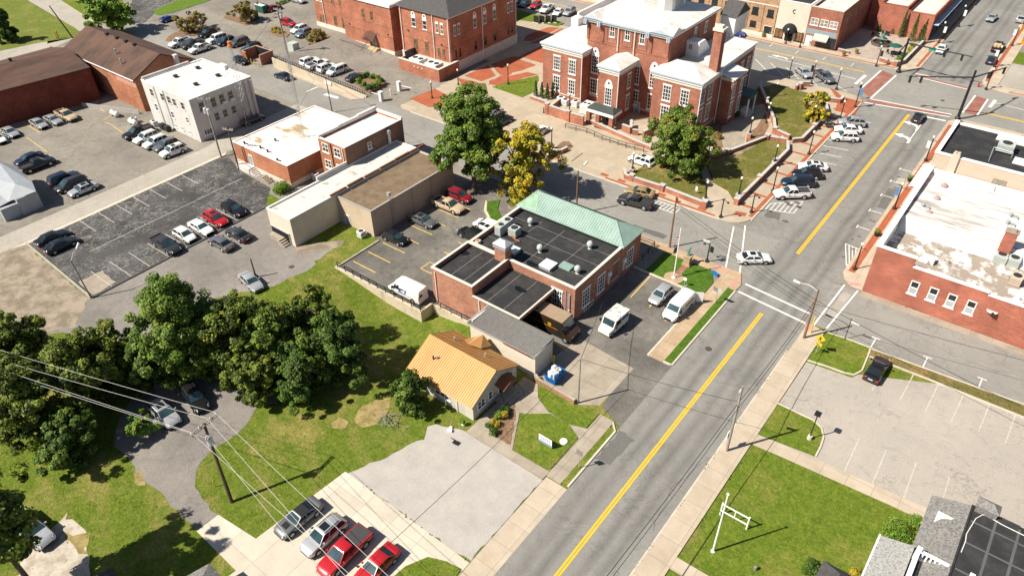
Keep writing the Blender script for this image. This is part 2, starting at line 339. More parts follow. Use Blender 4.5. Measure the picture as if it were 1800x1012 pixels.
# ------------------------------------------------ raised pavements, kerbs and lawns (real steps)
def slabs(name, polys, z0, z1, m, kind='structure'):
    b = MB()
    for p in polys: b.prism(p, z0, z1)
    return b.build(name, m, kind=kind)
slabs('sidewalk', [R4(-14.5,-60,-12.1,72.0), [(-14.4,72.0),(-12.1,72.0),(-12.1,77.9),(-13.8,78.4),(-14.4,77.6)]], 0, .13, m_walk)
slabs('sidewalk', [R4(-27.2,39.0,-25.4,49.4)], 0, .13, m_oldconc)
slabs('sidewalk', [R4(-27.6,61.0,-25.7,79.2), [(-27.6,79.2),(-24.6,79.2),(-24.5,80.6),(-25.6,83.2),(-42,83.2),(-56,83.2),(-56,81.5),(-28.6,81.5),(-27.6,80.6)]], 0, .13, m_walk2)
slabs('kerb', [R4(-14.66,-60,-14.5,72), R4(-24.72,39.2,-24.5,48.3), [(-25.4,49.3),(-24.5,48.3),(-24.72,48.3),(-25.5,49.1)], R4(-24.72,61.3,-24.5,79.0), [(-25.7,61.0),(-24.9,61.0),(-24.5,61.3),(-25.7,61.3)]], 0, .135, m_kerb)
slabs('grass_strip', [R4(-25.4,39.2,-24.72,48.4)], 0, .12, m_grass)
slabs('grass_strip', [R4(-25.7,61.3,-24.72,79.0)], 0, .125, m_dark)
slabs('lawn', [[(-36.6,75.9),(-28.0,75.7),(-27.7,76.2),(-27.8,79.0),(-29.0,81.3),(-36.6,81.4)]], 0, .10, m_dark)
slabs('kerb', [[(-38.4,75.5),(-27.6,75.3),(-27.6,75.6),(-38.4,75.8)], [(-27.9,61.0),(-27.62,61.0),(-27.62,75.3),(-27.9,75.3)]], 0, .16, m_kerb)
slabs('lawn', [[(-34.4,44.1)]+[(-33.55,44.77),(-31.75,46.13),(-29.09,46.03),(-27.35,45.14)]+[(-27.3,45.0),(-27.3,40.0),(-31.9,39.7)]], 0, .10, m_lawn)
slabs('lawn', [[(-35.4,49.0),(-30.6,49.0),(-27.4,49.4),(-27.4,46.9)]+[(-27.35,46.83),(-29.42,46.13),(-32.17,46.35),(-34.25,47.35)]], 0, .10, m_lawn)
slabs('garden_walk', [[(-37.6,38.4),(-27.2,38.3),(-27.2,39.6),(-32.0,39.5),(-34.6,44.2),(-34.4,44.3)]+[(-33.50,44.70),(-31.70,46.06),(-29.05,45.96),(-27.28,45.13)]+[(-27.2,45.0),(-27.2,46.8)]+[(-27.36,46.76),(-29.42,46.06),(-32.18,46.28),(-34.32,47.30)]+[(-35.6,49.0),(-37.6,49)]], 0, .06, m_oldconc)
slabs('mulch_bed', [rag([(-36.6,40.6),(-34.9,39.9),(-32.6,39.9),(-34.6,43.6),(-36.0,45)], .1, .5)], 0, .09, m_mulch)
slabs('lawn', [[(-31.39,20.63),(-31.67,21.45),(-31.53,22.80),(-30.54,24.78),(-28.77,25.49),(-27.27,25.78),(-27.2,25.2),(-27.2,17),(-34,17)]], 0, .07, m_lawn)
# right of the road
ml = [(-12.0,55.4),(-10.28,55.69),(-2.60,56.65),(4.58,56.43),(14,54),(14,39.5),(-11.6,38.9)]
slabs('lawn', [ml], 0, .08, m_lawn)
slabs('lawn', [[(-12.0,37.3),(14,38),(14,0),(-12,0)]], 0, .08, m_lawn)
slabs('front_walk', [[(-12.1,37.4),(14,38.1),(14,39.4),(-12.1,38.8)]], 0, .10, m_walk)
slabs('side_walk', [[(-12.1,57.2),(-6.0,57.7),(5,58.3),(14,58.8),(14,57.0),(4.8,56.7),(-12.1,55.6)]], 0, .10, m_walk)
la = [(-12.0,57.3),(-12.12,62.83),(-10.12,62.79),(-8.06,62.76),(-6.96,62.22),(-6.34,61.17),(-6.12,59.70),(-6.08,58.04)]
slabs('lawn', [la], 0, .10, m_lawn)
lb = [(-12.0,71.7),(-9.95,72.04),(-7.75,72.21),(-6.76,72.56),(-6.27,73.80),(-6.49,76.83),(-6.67,78.38),(-9.78,78.32),(-12.29,78.01),(-12.0,77.6)]
slabs('lawn', [lb], 0, .10, m_lawn)
kb = MB()
for a, b in zip(la[1:-1], la[2:]): kb.wallseg(a, b, .18, 0, .14)
for a, b in zip(lb[:-2], lb[1:-1]): kb.wallseg(a, b, .18, 0, .14)
st = [(-6.64,78.28),(9.83,79.14),(18.09,79.46),(18.26,77.64),(10.18,77.03),(1.29,77.00),(-3.89,76.88),(-6.31,76.83)]
for a, b in zip(st[:2], st[1:3]): kb.wallseg(a, b, .18, 0, .14)
for a, b in zip(st[3:-1], st[4:]): kb.wallseg(a, b, .18, 0, .14)
kb.build('kerb', m_kerb, kind='structure')
sheet('worn_bare_strip', [rag([(-39.63,119.84),(-39.15,119.28),(-40.26,113.25),(-41.00,113.85)], .12, .5)], .556, m_dirt)
slabs('dry_strip', [st], 0, .10, grass('dry_strip_grass', (.10,.11,.03), (.20,.15,.06), (.32,.20,.10), .9))
# right brick building's pavement, with its brick band
slabs('sidewalk', [[(-14.5,92.0),(-13.9,90.6),(-12.6,89.4),(-11.1,89.3),(-11.1,151.0),(-13.2,152.8),(-14.5,150.5)], [(-13.2,152.8),(-11.1,149),(60,147),(60,150.6),(-6,153)]], 0, .13, m_walk)
sheet('brick_band', [R4(-14.0,92.5,-13.1,149)], .135, m_brickpave)
sheet('drain_gutter', [R4(-11.1,88.0,30,89.2)], .017, m_oldconc)
# far-left pavements by the justice centre
slabs('sidewalk', [[(-140,92.6),(-139.6,93.4),(-113,94.0),(-112,92.9),(-114,91.2)]], 0, .12, m_walk)
slabs('sidewalk', [[(-119,-20),(-118.6,-20),(-118.6,-5)]], 0, .05, m_kerb)

# ------------------------------------------------ courthouse square
sq = [(-103.6,95.4)]+arc((-102,96.2),2.0,200,275,5)+[(-96,94.2),(-34.2,94.2)]+arc((-33.6,97.6),3.5,270,360,6)+[(-30.1,147)]+arc((-33,149.6),2.9,0,80,5)+[(-34,152.7),(-128,152.7),(-128,124),(-104,124),(-104,107),(-103.4,107)]
slabs('courthouse_plaza', [sq], 0, .12, m_plaza)
slabs('kerb', [[(-30.15,96.8),(-29.95,96.8),(-29.95,149.6),(-30.15,149.6)], [(-100,94.0),(-34,94.0),(-34,94.2),(-100,94.2)]], 0, .13, m_kerb)
bp = [[(-97.15,115.29),(-95.86,113.71),(-93.07,114.08),(-92.04,120.20),(-90.40,123.93),(-93.26,123.63)],
      [(-99.35,120.62),(-97.00,118.79),(-94.82,123.40),(-93.94,128.06),(-100.02,128.56),(-101.54,122.66)],
      [(-100.28,130.08),(-94.25,129.67),(-93.80,129.53),(-93.63,131.97),(-99.69,140.41),(-100.06,137.61),(-100.29,132.49)],
      [(-105.49,138.39),(-103.76,139.61),(-103.58,144.52),(-103.67,151.08),(-106.26,149.83),(-107.17,144.72),(-107.09,141.51)],
      [(-103.49,137.74),(-101.04,139.98),(-102.07,144.51),(-102.54,151.09),(-103.28,150.79),(-102.81,143.45)],
      [(-103.12,114.05),(-102.69,121.72),(-97.53,118.04),(-98.06,113.82)], [(-102.53,122.53),(-101.55,128.87),(-99.38,130.41),(-97.35,120.13),(-98.20,119.53)],
      [(-103.77,112.29),(-98.23,113.07),(-98.75,108.99)], [(-104.36,98.43),(-103.62,105.13),(-99.40,104.32),(-95.66,100.14),(-98.32,97.67)],
      [(-95.77,112.96),(-95.35,120.90),(-96.34,122.17),(-96.70,117.99)]]
for i, q in enumerate(bp): sheet('brick_walk', [q], .126+.0015*i, m_brickpave)
bb = MB()
for y in range(0, 12):
    yy = 99.8+y*4.35
    if yy < 147: bb.rect(-33.6, yy, -30.9, yy+.6, .126)
bb.rect(-30.85, 97.5, -30.25, 148.5, .128)
for x in (-38.2,-45.4,-52.9,-56.3,-66.6): bb.rect(x, 94.9, x+1.4, 95.7, .126)
bb.rect(-55, 94.35, -35, 94.8, .128)
bb.poly([(-33.05,142.80),(-29.47,142.94),(-30.02,150.02),(-34.03,150.13),(-36.41,152.66),(-37.57,153.01),(-34.03,147.89)], .127)
bb.poly([(-33,97.8),(-31.4,98.2),(-31.2,97.2),(-33,96.4)], .126)
bb.build('brick_band', m_brickpave, kind='structure')
slabs('lawn', [[(-94.27,112.81),(-93.67,115.69),(-90.10,123.29),(-88.56,121.42),(-85.81,115.68),(-86.09,112.37)]], .1, .2, m_lawn)
slabs('lawn', [[(-98.40,112.32),(-96.75,113.50),(-92.50,109.28),(-97.12,109.55)]], .1, .2, m_olive)
slabs('lawn', [[(-121.87,156.38),(-117.39,155.72),(-108.79,155.03),(-104.77,154.31),(-104.72,151.48),(-110.53,150.86),(-116.61,149.56)]], .1, .2, m_lawn)
# raised lawns behind the brick walls
slabs('lawn', [[(-52.4,96.6),(-44.5,96.3),(-38.0,96.2),(-38.4,98.2),(-40.2,101.8),(-45.0,108.2),(-50,108.5)]], .1, .45, m_olive)
slabs('lawn', [[(-36.6,102.6),(-34.2,100.0),(-34.1,120.0),(-35.0,123.4),(-38.6,122.6),(-41.6,113.0),(-43.8,109.2),(-39.6,103.6)]], .1, .55, m_olive)
slabs('lawn', [[(-35.4,126.0),(-33.9,126.6),(-34.0,140.0),(-36,144),(-40,147),(-47,147.5),(-49,143),(-44,138),(-39.6,130.5),(-38.8,127.0)]], .1, .55, m_olive)
slabs('planting_bed', [[(-49.5,124.3),(-49.3,116.6),(-45.4,115.4),(-43.8,116.2),(-46.6,121),(-48.6,128)], [(-50.1,140),(-50.1,134.4),(-46.9,134.6),(-45.0,139),(-47.6,143),(-49.8,143)], [(-40.6,118.2),(-39.4,122.4),(-40.6,129),(-43.4,134),(-42.2,127),(-42.6,124)]], .1, .17, m_mulch)  # mulch beds, extended so their dark colour also stands in for courthouse shade
slabs('curved_path', [[(-48.8,129),(-46.5,121),(-43.6,116.2),(-41.2,115.6),(-40.8,118),(-43,124),(-44.2,131),(-46.5,137),(-49,138)]], .1, .16, m_oldconc)
slabs('traffic_island', [[(-67.96,98.33),(-68.26,101.17),(-67.33,101.84),(-65.56,100.68),(-65.75,98.74)]], .1, .2, m_mulch)
slabs('lawn', [rag([(-66.2,76.9),(-64.6,74.8),(-62.4,73.2),(-57,72.8),(-57,74.4),(-61.6,74.8),(-63.4,76.2),(-64.9,78.6)], .05, 1)], 0, .12, m_dark)
slabs('kerb', [[(-66.6,77),(-64.9,74.5),(-62.5,72.9),(-57,72.4),(-57,72.7),(-62.3,73.2),(-64.6,74.8),(-66.2,76.9)]], 0, .14, m_kerb)
# far side pavements and the fountain court
slabs('sidewalk', [[(-135,171),(-29.2,171),(-26.6,172.6),(-25.6,174.6),(-25.6,300),(-29,300),(-29,174.2),(-135,174.2)], [(-13.4,174),(-12.4,172),(-9,171),(120,171),(120,174),(-10.4,174),(-10.4,300),(-13.4,300)], [(-128,152.7),(-128,150.5),(-190,150.5),(-190,152.7)]], 0, .13, m_walk)
sheet('brick_band', [R4(-135,171.3,-30,171.8), R4(-26.6,175,-26.0,280), R4(-13.0,175,-12.3,280), R4(-8,171.3,110,171.8)], .136, m_brickpave)
sheet('fountain_court', [[(-43.8,174.3),(-30.6,174.3),(-29.4,192.5),(-43.8,192.5)]], .137, slab('court_pavers', (.40,.33,.28), (.5,.5), .18, ((.30,.25,.21), .6), jw=.03, jd=.8))
sheet('vacant_lot', [[(-10.4,174.2),(60,174.2),(60,189),(-10.4,189)]], .02, m_alley)
slabs('lawn', [[(-10.3,189.4),(60,189.4),(60,199),(-10.3,197)]], 0, .1, m_lawn)

# ------------------------------------------------ lawns and verges of the far left
slabs('lawn', [[(-206.04,50.39),(-204.44,60.78),(-202.48,68.96),(-199.54,74.63),(-197.83,77.16),(-199.02,78.51),(-205.21,79.69),(-241.11,83.76),(-256.64,86.38),(-292.58,86.72)]], 0, .06, grass('far_grass', (.11,.15,.028), (.16,.18,.04), (.28,.24,.08), .6))
slabs('lawn', [[(-233.01,89.36),(-213.92,86.46),(-199.47,85.84),(-198.15,86.41),(-199.10,91.17),(-218.08,99.69),(-229.61,104.97),(-247.42,92.72)]], 0, .06, m_lawn)
slabs('lawn', [[(-199.34,98.16),(-196.79,98.02),(-195.53,101.20),(-196.42,113.63),(-198.66,119.56),(-206.51,114.15),(-202.32,101.38),(-201.13,99.24)]], 0, .08, grass('bright_grass', (.09,.16,.022), (.12,.18,.03), (.2,.2,.06), .2))
sheet('dark_side_lot', [[(-215.79,101.27),(-206.15,95.75),(-196.95,89.94),(-194.31,92.69),(-198.37,97.30),(-203.08,101.85),(-206.97,113.83),(-221.38,103.89)]], .02, m_black)
slabs('planting_island', [[(-179.71,90.42),(-181.40,94.85),(-177.76,96.84),(-174.62,95.67),(-175.11,93.66),(-175.01,89.39),(-177.48,88.18)]], 0, .14, m_mulch)
slabs('planting_island', [[(-180.49,106.77),(-181.57,108.50),(-173.81,110.82),(-170.06,110.41),(-170.31,106.68)]], 0, .14, m_mulch)
slabs('planting_island', [[(-161.55,107.08),(-161.76,109.20),(-159.79,110.02),(-156.22,109.15),(-154.55,107.04),(-157.35,106.15)]], 0, .14, m_mulch)
# ------------------------------------------------ painted markings
mk = MB()
for y0, y1 in ((-60,76.8), (92.4,149.6)):
    x0, x1 = (-19.75,-20.1) if y0 < 0 else (-21.0,-21.35)
    mk.poly([(x0-.10,y0),(x0+.10,y0),(x0+.10,y1),(x0-.10,y1)], .020); mk.poly([(x1-.04,y0),(x1+.16,y0),(x1+.16,y1),(x1-.04,y1)], .020)
mk.rect(-130,165.6,-34.4,165.75,.02); mk.rect(-130,165.9,-34.4,166.05,.02); mk.rect(-10,158.3,100,158.5,.02); mk.rect(-10,158.7,100,158.9,.02)
mk.build('yellow_centre_lines', m_yellow, kind='structure')
wm = MB(); LN = [0]
def ln(a, b, wd=.14, z=.020): LN[0] += 1; z += .0004*(LN[0] % 9); wm.obox(((a[0]+b[0])/2, (a[1]+b[1])/2), math.hypot(b[0]-a[0], b[1]-a[1]), wd, z-.006, z, math.atan2(b[1]-a[1], b[0]-a[0]))
# crosswalks
ln((-24.22,79.26),(-14.70,78.26),.3)
ln((-24.20,81.37),(-14.6,80.4),.3)
ln((-31.47,93.65),(-27.93,83.24),.2); ln((-30.19,94.92),(-25.64,82.72),.2)
ln((-13.36,89.16),(-13.73,78.30),.2); ln((-11.52,88.97),(-12.22,78.51),.2)
for a, b in (((-31.97,168.69),(-32.38,155.93)),((-28.60,167.86),(-29.26,152.94)),((-29.64,150.20),(-14.70,152.93)),((-29.27,152.60),(-14.65,154.21)),((-25.61,169.61),(-14.68,168.61)),((-25.65,171.24),(-21.17,171.52)),((-12.98,166.34),(-13.17,156.33)),((-10.62,165.77),(-10.68,156.24))): ln(a, b, .3)
ln((-33.78,164.16),(-34.00,158.38),.6); ln((-9.33,166.14),(-9.54,161.92),.6); ln((-18.14,150.34),(-14.85,150.67),.5)
ln((-54.76,162.75),(-34.74,160.94),.16); ln((-18.17,147.06),(-18.11,137.05),.16); ln((-9.05,164.67),(-4.08,164.47),.14)
# angled bays along the courthouse
for q in [(-28.09,130.64), (-25.62,128.24), (-25.74,124.96), (-25.53,121.75), (-25.66,118.39), (-25.53,111.52)]: ln(q,(q[0]-4.6,q[1]-.9),.12)
for q in [(-25.79,141.69), (-25.60,138.42)]: ln(q,(q[0]-1.6,q[1]-.3),.12)
Q = [(-56.30,159.39), (-50.90,153.82), (-52.69,159.19), (-47.33,153.64), (-48.92,158.73), (-44.39,154.22), (-41.89,154.77), (-39.57,152.38), (-36.76,155.19), (-34.14,153.51)]
for i in range(0,10,2): ln(Q[i],Q[i+1],.13)
for q in [(-56.89,170.11), (-50.46,169.41), (-44.15,169.13), (-37.92,168.79)]: ln((q[0],q[1]-1.6),(q[0],q[1]+.6),.12)
# hatched corners
def hatch(quad, n, wd=.11):
    q = [Vector(p) for p in quad]
    for i in range(4): ln(q[i], q[(i+1)%4], wd)
    for i in range(1, n): ln(q[0].lerp(q[1], i/n), q[3].lerp(q[2], i/n), wd)
hatch([(-29.60,103.20),(-25.73,106.75),(-25.65,102.54),(-29.57,101.12)], 6)
hatch([(-44.19,93.43),(-40.37,93.41),(-40.46,91.50),(-44.35,91.65)], 6)
hatch([(-16.49,99.03),(-14.37,98.79),(-13.98,96.72),(-14.60,93.69)], 4)
# parallel bays at the right kerb
for q in [(-16.48,116.18), (-16.52,110.44), (-16.59,104.69)]: ln(q,(-14.7,q[1]),.12); ln((q[0],q[1]-.5),(q[0],q[1]+.5),.12)
for q in [(-16.47,126.72), (-16.57,121.63)]: ln(q,(-14.7,q[1]),.12); ln((q[0],q[1]-.5),(q[0],q[1]+.5),.12)
for q in [(-6.69,80.72), (-0.72,80.90), (5.24,80.86)]: ln(q,(q[0],q[1]-2.2),.13); ln((q[0]-.5,q[1]),(q[0]+.5,q[1]),.13)
wm.build('white_road_markings', m_white, kind='structure')
wm = MB()
def arrow(c, s=1.0):
    x, y = c
    pts = [(x+.9,y-1.5),(x+1.25,y-1.4),(x+1.25,y-.2),(x+.7,y+.75),(x-.3,y+1.0),(x-.3,y+1.5),(x-1.5,y+.75),(x-.3,y+.05),(x-.3,y+.45),(x+.4,y+.2),(x+.9,y-.5)]
    return [(x+(p[0]-x)*s, y+(p[1]-y)*s) for p in pts]
for c in ((-19.47,144.93),(-19.32,138.76)): wm.poly(arrow(c, 1.15), .021)
q = (-52.29,163.79); wm.poly([(q[0]-2.2,q[1]+.2),(q[0]-.6,q[1]+.8),(q[0]-.6,q[1]+.4),(q[0]+1.2,q[1]+.4),(q[0]+2.0,q[1]-.5),(q[0]+1.5,q[1]-.6),(q[0]+.9,q[1]),(q[0]-.6,q[1]),(q[0]-.6,q[1]-.4)], .021)
wm.build('turn_arrows', m_white, kind='structure')
wm = MB()
sheet('crosswalk_brick', [[(-31.58,168.70),(-28.95,167.74),(-29.65,153.23),(-32.07,155.56)], [(-29.67,152.08),(-14.76,153.92),(-14.84,152.83),(-29.63,150.76)], [(-25.23,170.39),(-14.70,169.54),(-14.79,168.29),(-25.61,169.61)], [(-12.79,166.25),(-10.77,165.66),(-10.94,156.37),(-12.96,156.47)]], .016, m_redwalk)
# right lot bays, faded
for q in [(-3.04,57.99), (-0.28,58.00), (2.68,58.14), (5.86,58.26)]: ln(q,(q[0]-.2,q[1]+5.4),.12,.016)
for q in [(-4.23,76.54), (-1.27,76.76), (1.45,76.78), (4.10,76.88), (6.77,77.06), (9.36,77.01)]: ln(q,(q[0]-.1,q[1]-5.2),.12,.016)
for y in (28.6,31.5,34.4,37.4,40.4,43.4,46.4,49.4,52.4): ln((-114.4,y),(-109.5,y),.1,.026); ln((-100,y),(-94.2,y),.1,.026)
for y in (31,34,37,40,43,46,49,52,55): ln((-105,y),(-104.9,y+2.9),.1,.026)
wm.build('faded_bay_lines', m_fade, kind='structure')
wm = MB()
for y in (52.85,55.8,58.75,61.7,64.65,67.6,70.6,73.5): ln((-71.5,y),(-66.9,y),.14)
ln((-61.9,50.9),(-57.6,50.8),.14)
for y in (62.4,65.5,68.5,71.5): ln((-62.4,y),(-56.5,y),.14)
hatch([(-62.4,57.4),(-57,57.4),(-57,59.3),(-62.4,59.3)], 3, .13)
ln((-35.45,75.16),(-35.23,69.52),.15); ln((-32.19,69.28),(-32.28,70.21),.2); ln((-29.27,68.08),(-28.74,68.63),.2)
ln((-38.48,56.17),(-35.77,55.80),.13,.026)
Q = [(-146.80,55.66), (-147.67,57.72), (-145.65,55.43), (-143.18,55.65), (-142.78,55.43), (-137.79,54.99), (-151.55,43.04), (-142.47,42.51), (-159.09,45.72), (-151.52,45.54), (-152.64,57.99), (-150.35,57.97)]
for i in range(0,12,2): ln(Q[i],Q[i+1],.13)
hatch([(-72.75,101.05),(-68.83,101.99),(-68.24,98.73),(-70.85,98.05)], 5, .1)
wm.build('yellow_bay_lines', m_lotyel, kind='structure')
wm = MB()
ln((-55.68,100.31),(-55.32,105.74),.1,.02); ln((-55.32,105.74),(-52.63,105.95),.1,.02)
hatch([(-52.62,98.15),(-53.44,102.51),(-48.87,101.44),(-47.54,98.19)], 6, .1)
wm.v = [(x, y, z+.112) for x, y, z in wm.v]
wm.build('yellow_plaza_hatching', m_lotyel, kind='structure')
sheet('tactile_paving', [[(-29.38,82.45),(-29.15,82.89),(-27.03,82.68),(-27.10,82.08)], [(-25.74,79.69),(-25.74,81.83),(-25.17,81.88),(-25.14,79.77)], [(-14.67,77.83),(-14.32,78.55),(-13.60,77.94),(-13.91,76.79)], [(-13.02,90.06),(-11.61,90.46),(-11.68,89.89),(-12.82,89.46)]], .136, m_pink)
# white road bars on the left street
wm = MB()
ln((-124.81,88.49),(-124.78,91.58),.3,.024); wm.poly([(-120.58,90.32),(-116.97,90.54),(-116.71,89.79),(-120.70,89.39)], .024)
wm.build('stop_bars', m_white, kind='structure')

# road wear: trench patches, tar seals, manholes, gutter dirt
m_patch = asphalt('dark_patch_asphalt', (.13,.125,.118), .15, None, speck=.3); m_tar = mat('tar_seal', (.085,.08,.076), .7, .25, 3); m_iron = mat('manhole_iron', (.10,.085,.07), .6, .2, 6, metal=.3)
sheet('road_patch', [rag([(-24.3,44.0),(-22.6,44.2),(-22.4,48.6),(-24.3,48.8)], .15, .6, 31), rag([(-29,99),(-26.8,99.4),(-27.2,101.5),(-29.2,101.2)], .2, .6, 33), rag([(-15.9,112),(-14.7,112),(-14.7,119.5),(-16.2,119)], .1, .7, 34), rag([(-44,84),(-38.5,84.3),(-38.4,85.6),(-44,85.3)], .15, .7, 35)], .0165, m_patch)
sheet('pale_concrete_patch', [rag([(-15.8,121.4),(-14.7,121.4),(-14.7,123.6),(-15.8,123.4)], .05, .8, 36), rag([(-13.2,81.5),(-12.0,81.6),(-12.0,87.6),(-13.0,87.6)], .08, .8, 37)], .0172, m_alley)
t_ = MB(); r_ = random.Random(17)
for (x, y, dx, dy, n_) in ((-15.2,40,0,1,20),(-19,62,1,.5,9),(-27,86,1,.1,18),(-18,95,0,1,22),(-8,84,1,-.05,22),(-60,88,1,.02,30),(-26,110,.1,1,16)):
    for i in range(n_):
        nx_, ny_ = x+dx+r_.gauss(0,.22), y+dy+r_.gauss(0,.22); t_.obox(((x+nx_)/2,(y+ny_)/2), math.hypot(nx_-x,ny_-y)+.04, r_.uniform(.02,.045), .0178, .0186+.0001*(i%6), math.atan2(ny_-y,nx_-x)); x, y = nx_, ny_
t_.build('tar_seals', m_tar, kind='structure')
st_ = MB()
for i in range(46):
    x, y, a, l = random.choice(((r_.uniform(-28.8,-25.5),r_.uniform(98,148),0,.9),(r_.uniform(-16.3,-14.9),r_.uniform(94,125),0,.5),(r_.uniform(-71,-57),r_.uniform(53,76),0,.7),(r_.uniform(-113,-95),r_.uniform(30,55),0,.6)))
    st_.poly([(x+l*.5*math.cos(t*.785)*(1+.4*r_.random()), y+l*.32*math.sin(t*.785)*(1+.4*r_.random())) for t in range(8)], .0262+.0002*i if x > -94 and y < 26 else (.0262+.0001*i))
st_.build('oil_stains', mat('oil_stain', (.11,.10,.095), .6, .4, 4), kind='structure')
for i, (x, y, l) in enumerate(((-22.4,66.5,'round iron manhole cover near the top of the double yellow line'),(-25.6,104.8,'round iron manhole cover by the angled parking'),(-77.6,46.6,'round iron manhole cover on the back lane'),(-118,92,'round iron manhole cover on the street below the wall'),(-17.6,160,'round iron manhole cover in the far junction'))):
    tag(MB().lathe((x,y,.0),[(.42,0),(.42,.026)],16).lathe((x,y,.026),[(.34,0),(.33,.006)],16).build('manhole_cover', m_iron), l, 'manhole', 'manhole covers')
kb = MB(); kb.wallseg((-114.7,26.3),(-94.1,25.5),.28,0,.22); kb.build('lot_edge_timber', m_alley, kind='structure')
kb = MB(); kb.wallseg((-93.9,25.6),(-93.9,54.8),.35,0,.16); kb.build('lot_edge_kerb', m_tar, kind='structure')
w_ = MB(); r_ = random.Random(9)                           # weeds and ragged turf along edges
for ax_, a0, a1, c_ in (('y',-10,72,-14.58),('y',39,49,-25.2),('y',61,79,-25.0),('x',-44,-27.3,26.75),('x',-10,40,89.2),('y',38.9,57,-12.02)):
    for i in range(int((a1-a0)*5)):
        u = r_.uniform(a0,a1)
        if math.sin(u*.9)+math.sin(u*2.3+1) < .3: continue
        x, y = (c_+r_.gauss(0,.06), u) if ax_ == 'y' else (u, c_+r_.gauss(0,.08)); a = r_.uniform(0,6.28); s_ = r_.uniform(.05,.14); z_ = .12 if c_ > -16 and ax_ == 'y' else .02
        w_.face([(x-s_*math.cos(a),y-s_*math.sin(a),z_),(x+s_*math.cos(a),y+s_*math.sin(a),z_),(x+r_.gauss(0,.05),y+r_.gauss(0,.05),z_+r_.uniform(.05,.16))])
tag(w_.build('edge_weeds', m_dark), 'scattered weeds growing along kerbs and slab edges', 'weeds', kind='stuff')

# ---------------------------------------------------------------- building materials
b_po = brick('post_office_brick', (.33,.125,.075))
b_ct = brick('courthouse_brick', (.30,.085,.045))
b_jc = brick('justice_brick', (.37,.105,.048), streak=.1)
b_or = brick('orange_brick', (.36,.115,.045))
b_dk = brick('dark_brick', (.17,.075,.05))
b_rd = brick('red_side_wall_brick', (.34,.075,.04))
b_pt = brick('painted_red_brick', (.20,.052,.036), mortar=(.17,.06,.045))
b_tan = brick('tan_brick', (.42,.25,.135))
b_wall = brick('garden_wall_brick', (.36,.11,.055))
m_stone = mat('pale_stone', (.62,.57,.50), .8, .1, 1)
m_cap = mat('grey_wall_cap', (.45,.43,.41), .8, .12, 2)
m_trim = mat('white_trim_paint', (.78,.77,.75), .6, .05, 2)
m_bluetrim = mat('pale_blue_cornice', (.42,.50,.60), .6, .08, 2)
m_winglass = glassy('window_glass', (.02,.025,.03))
m_grnglass = glassy('green_tinted_glass', (.10,.11,.06), .2)
m_blind = glassy('blind_behind_glass', (.30,.28,.24), .25)
m_blackroof = patchy('black_membrane_roof', (.028,.028,.030), (.055,.053,.052), .45, .7, .5, .75)
m_whiteroof = patchy('white_membrane_roof', (.66,.64,.61), (.44,.41,.38), .47, .70, .3, .7, streak=(.6,1.3,1))
m_stainroof = patchy('stained_white_roof', (.74,.71,.66), (.36,.25,.14), .53, .64, .2, .8, streak=(.6,1.4,1))
m_dirtyroof = patchy('weathered_pale_roof', (.55,.53,.50), (.26,.23,.20), .56, .72, .5, .85)
m_peel = patchy('peeling_white_roof_coating', (.72,.69,.66), (.30,.25,.21), .44, .54, .45, .85, (.10,.085,.075))
m_streak = patchy('streaked_white_roof', (.74,.71,.68), (.32,.29,.26), .44, .64, .55, .8, streak=(.25,1.5,1))
m_gravelroof = patchy('brown_gravel_roof', (.20,.145,.095), (.12,.085,.055), .4, .7, .8, .95)
m_brownroof = patchy('brown_shingle_roof', (.115,.066,.050), (.055,.038,.032), .42, .7, .35, .9, streak=(1,.35,1))
m_slate = patchy('dark_slate_roof', (.060,.058,.060), (.10,.095,.095), .4, .7, 3, .8)
m_copper = patchy('green_copper_roof', (.20,.30,.265), (.28,.375,.335), .35, .7, .5, .6)
m_copper2 = patchy('mossy_copper_roof', (.25,.38,.29), (.17,.30,.09), .5, .65, .8, .7)
m_orange = patchy('orange_metal_roof', (.54,.285,.098), (.48,.24,.085), .45, .7, .5, .42, streak=(1.5,.35,1))
m_shingle = patchy('grey_shingle_roof', (.23,.22,.21), (.12,.115,.115), .45, .6, 5, .9)
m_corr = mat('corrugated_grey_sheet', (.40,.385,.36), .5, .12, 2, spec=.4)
m_corrd = mat('corrugation_shadow_steel', (.20,.19,.18), .6, .12, 2)  # darker copy of the sheet: painted shade on rib flanks, plain grey elsewhere
m_tinroof = mat('white_tin_roof', (.30,.32,.35), .5, .08, .8, spec=.4)
m_block = slab('grey_block', (.50,.46,.41), (.8,.4), .12, jw=.02, jd=.85)
m_stucco = patchy('cream_stucco', (.60,.54,.46), (.50,.44,.36), .45, .75, .4, .9)
m_beige = patchy('beige_render', (.50,.40,.30), (.42,.33,.25), .45, .7, .3, .9)
m_whitewall = patchy('white_painted_block', (.56,.54,.52), (.43,.40,.37), .5, .72, .5, .85, streak=(1,1,.4))
m_siding = mat('beige_ribbed_siding', (.52,.42,.34), .6, .06, .6)
m_ret = patchy('stained_concrete_wall', (.50,.43,.33), (.30,.25,.19), .5, .72, .5, .9, streak=(1,1,.5))
m_hvac = mat('pale_green_grey_metal', (.42,.46,.44), .5, .08, 2)
m_hvacw = mat('white_unit_metal', (.66,.67,.67), .5, .06, 2)
m_grille = mat('dark_fan_grille', (.035,.035,.037), .6, .2, 6)
m_steel = mat('galvanised_steel', (.45,.47,.48), .4, .08, 3, spec=.5, metal=.4)
m_black = m_black; m_blackmetal = mat('black_painted_iron', (.018,.018,.02), .45, .1, 3, spec=.4)
m_brownmetal = mat('brown_painted_metal', (.10,.045,.03), .6, .1, 2)
m_darkopen = mat('dark_interior', (.012,.011,.010), .9, .2, 2)
m_wood = mat('weathered_wood', (.30,.22,.15), .85, .2, 4)
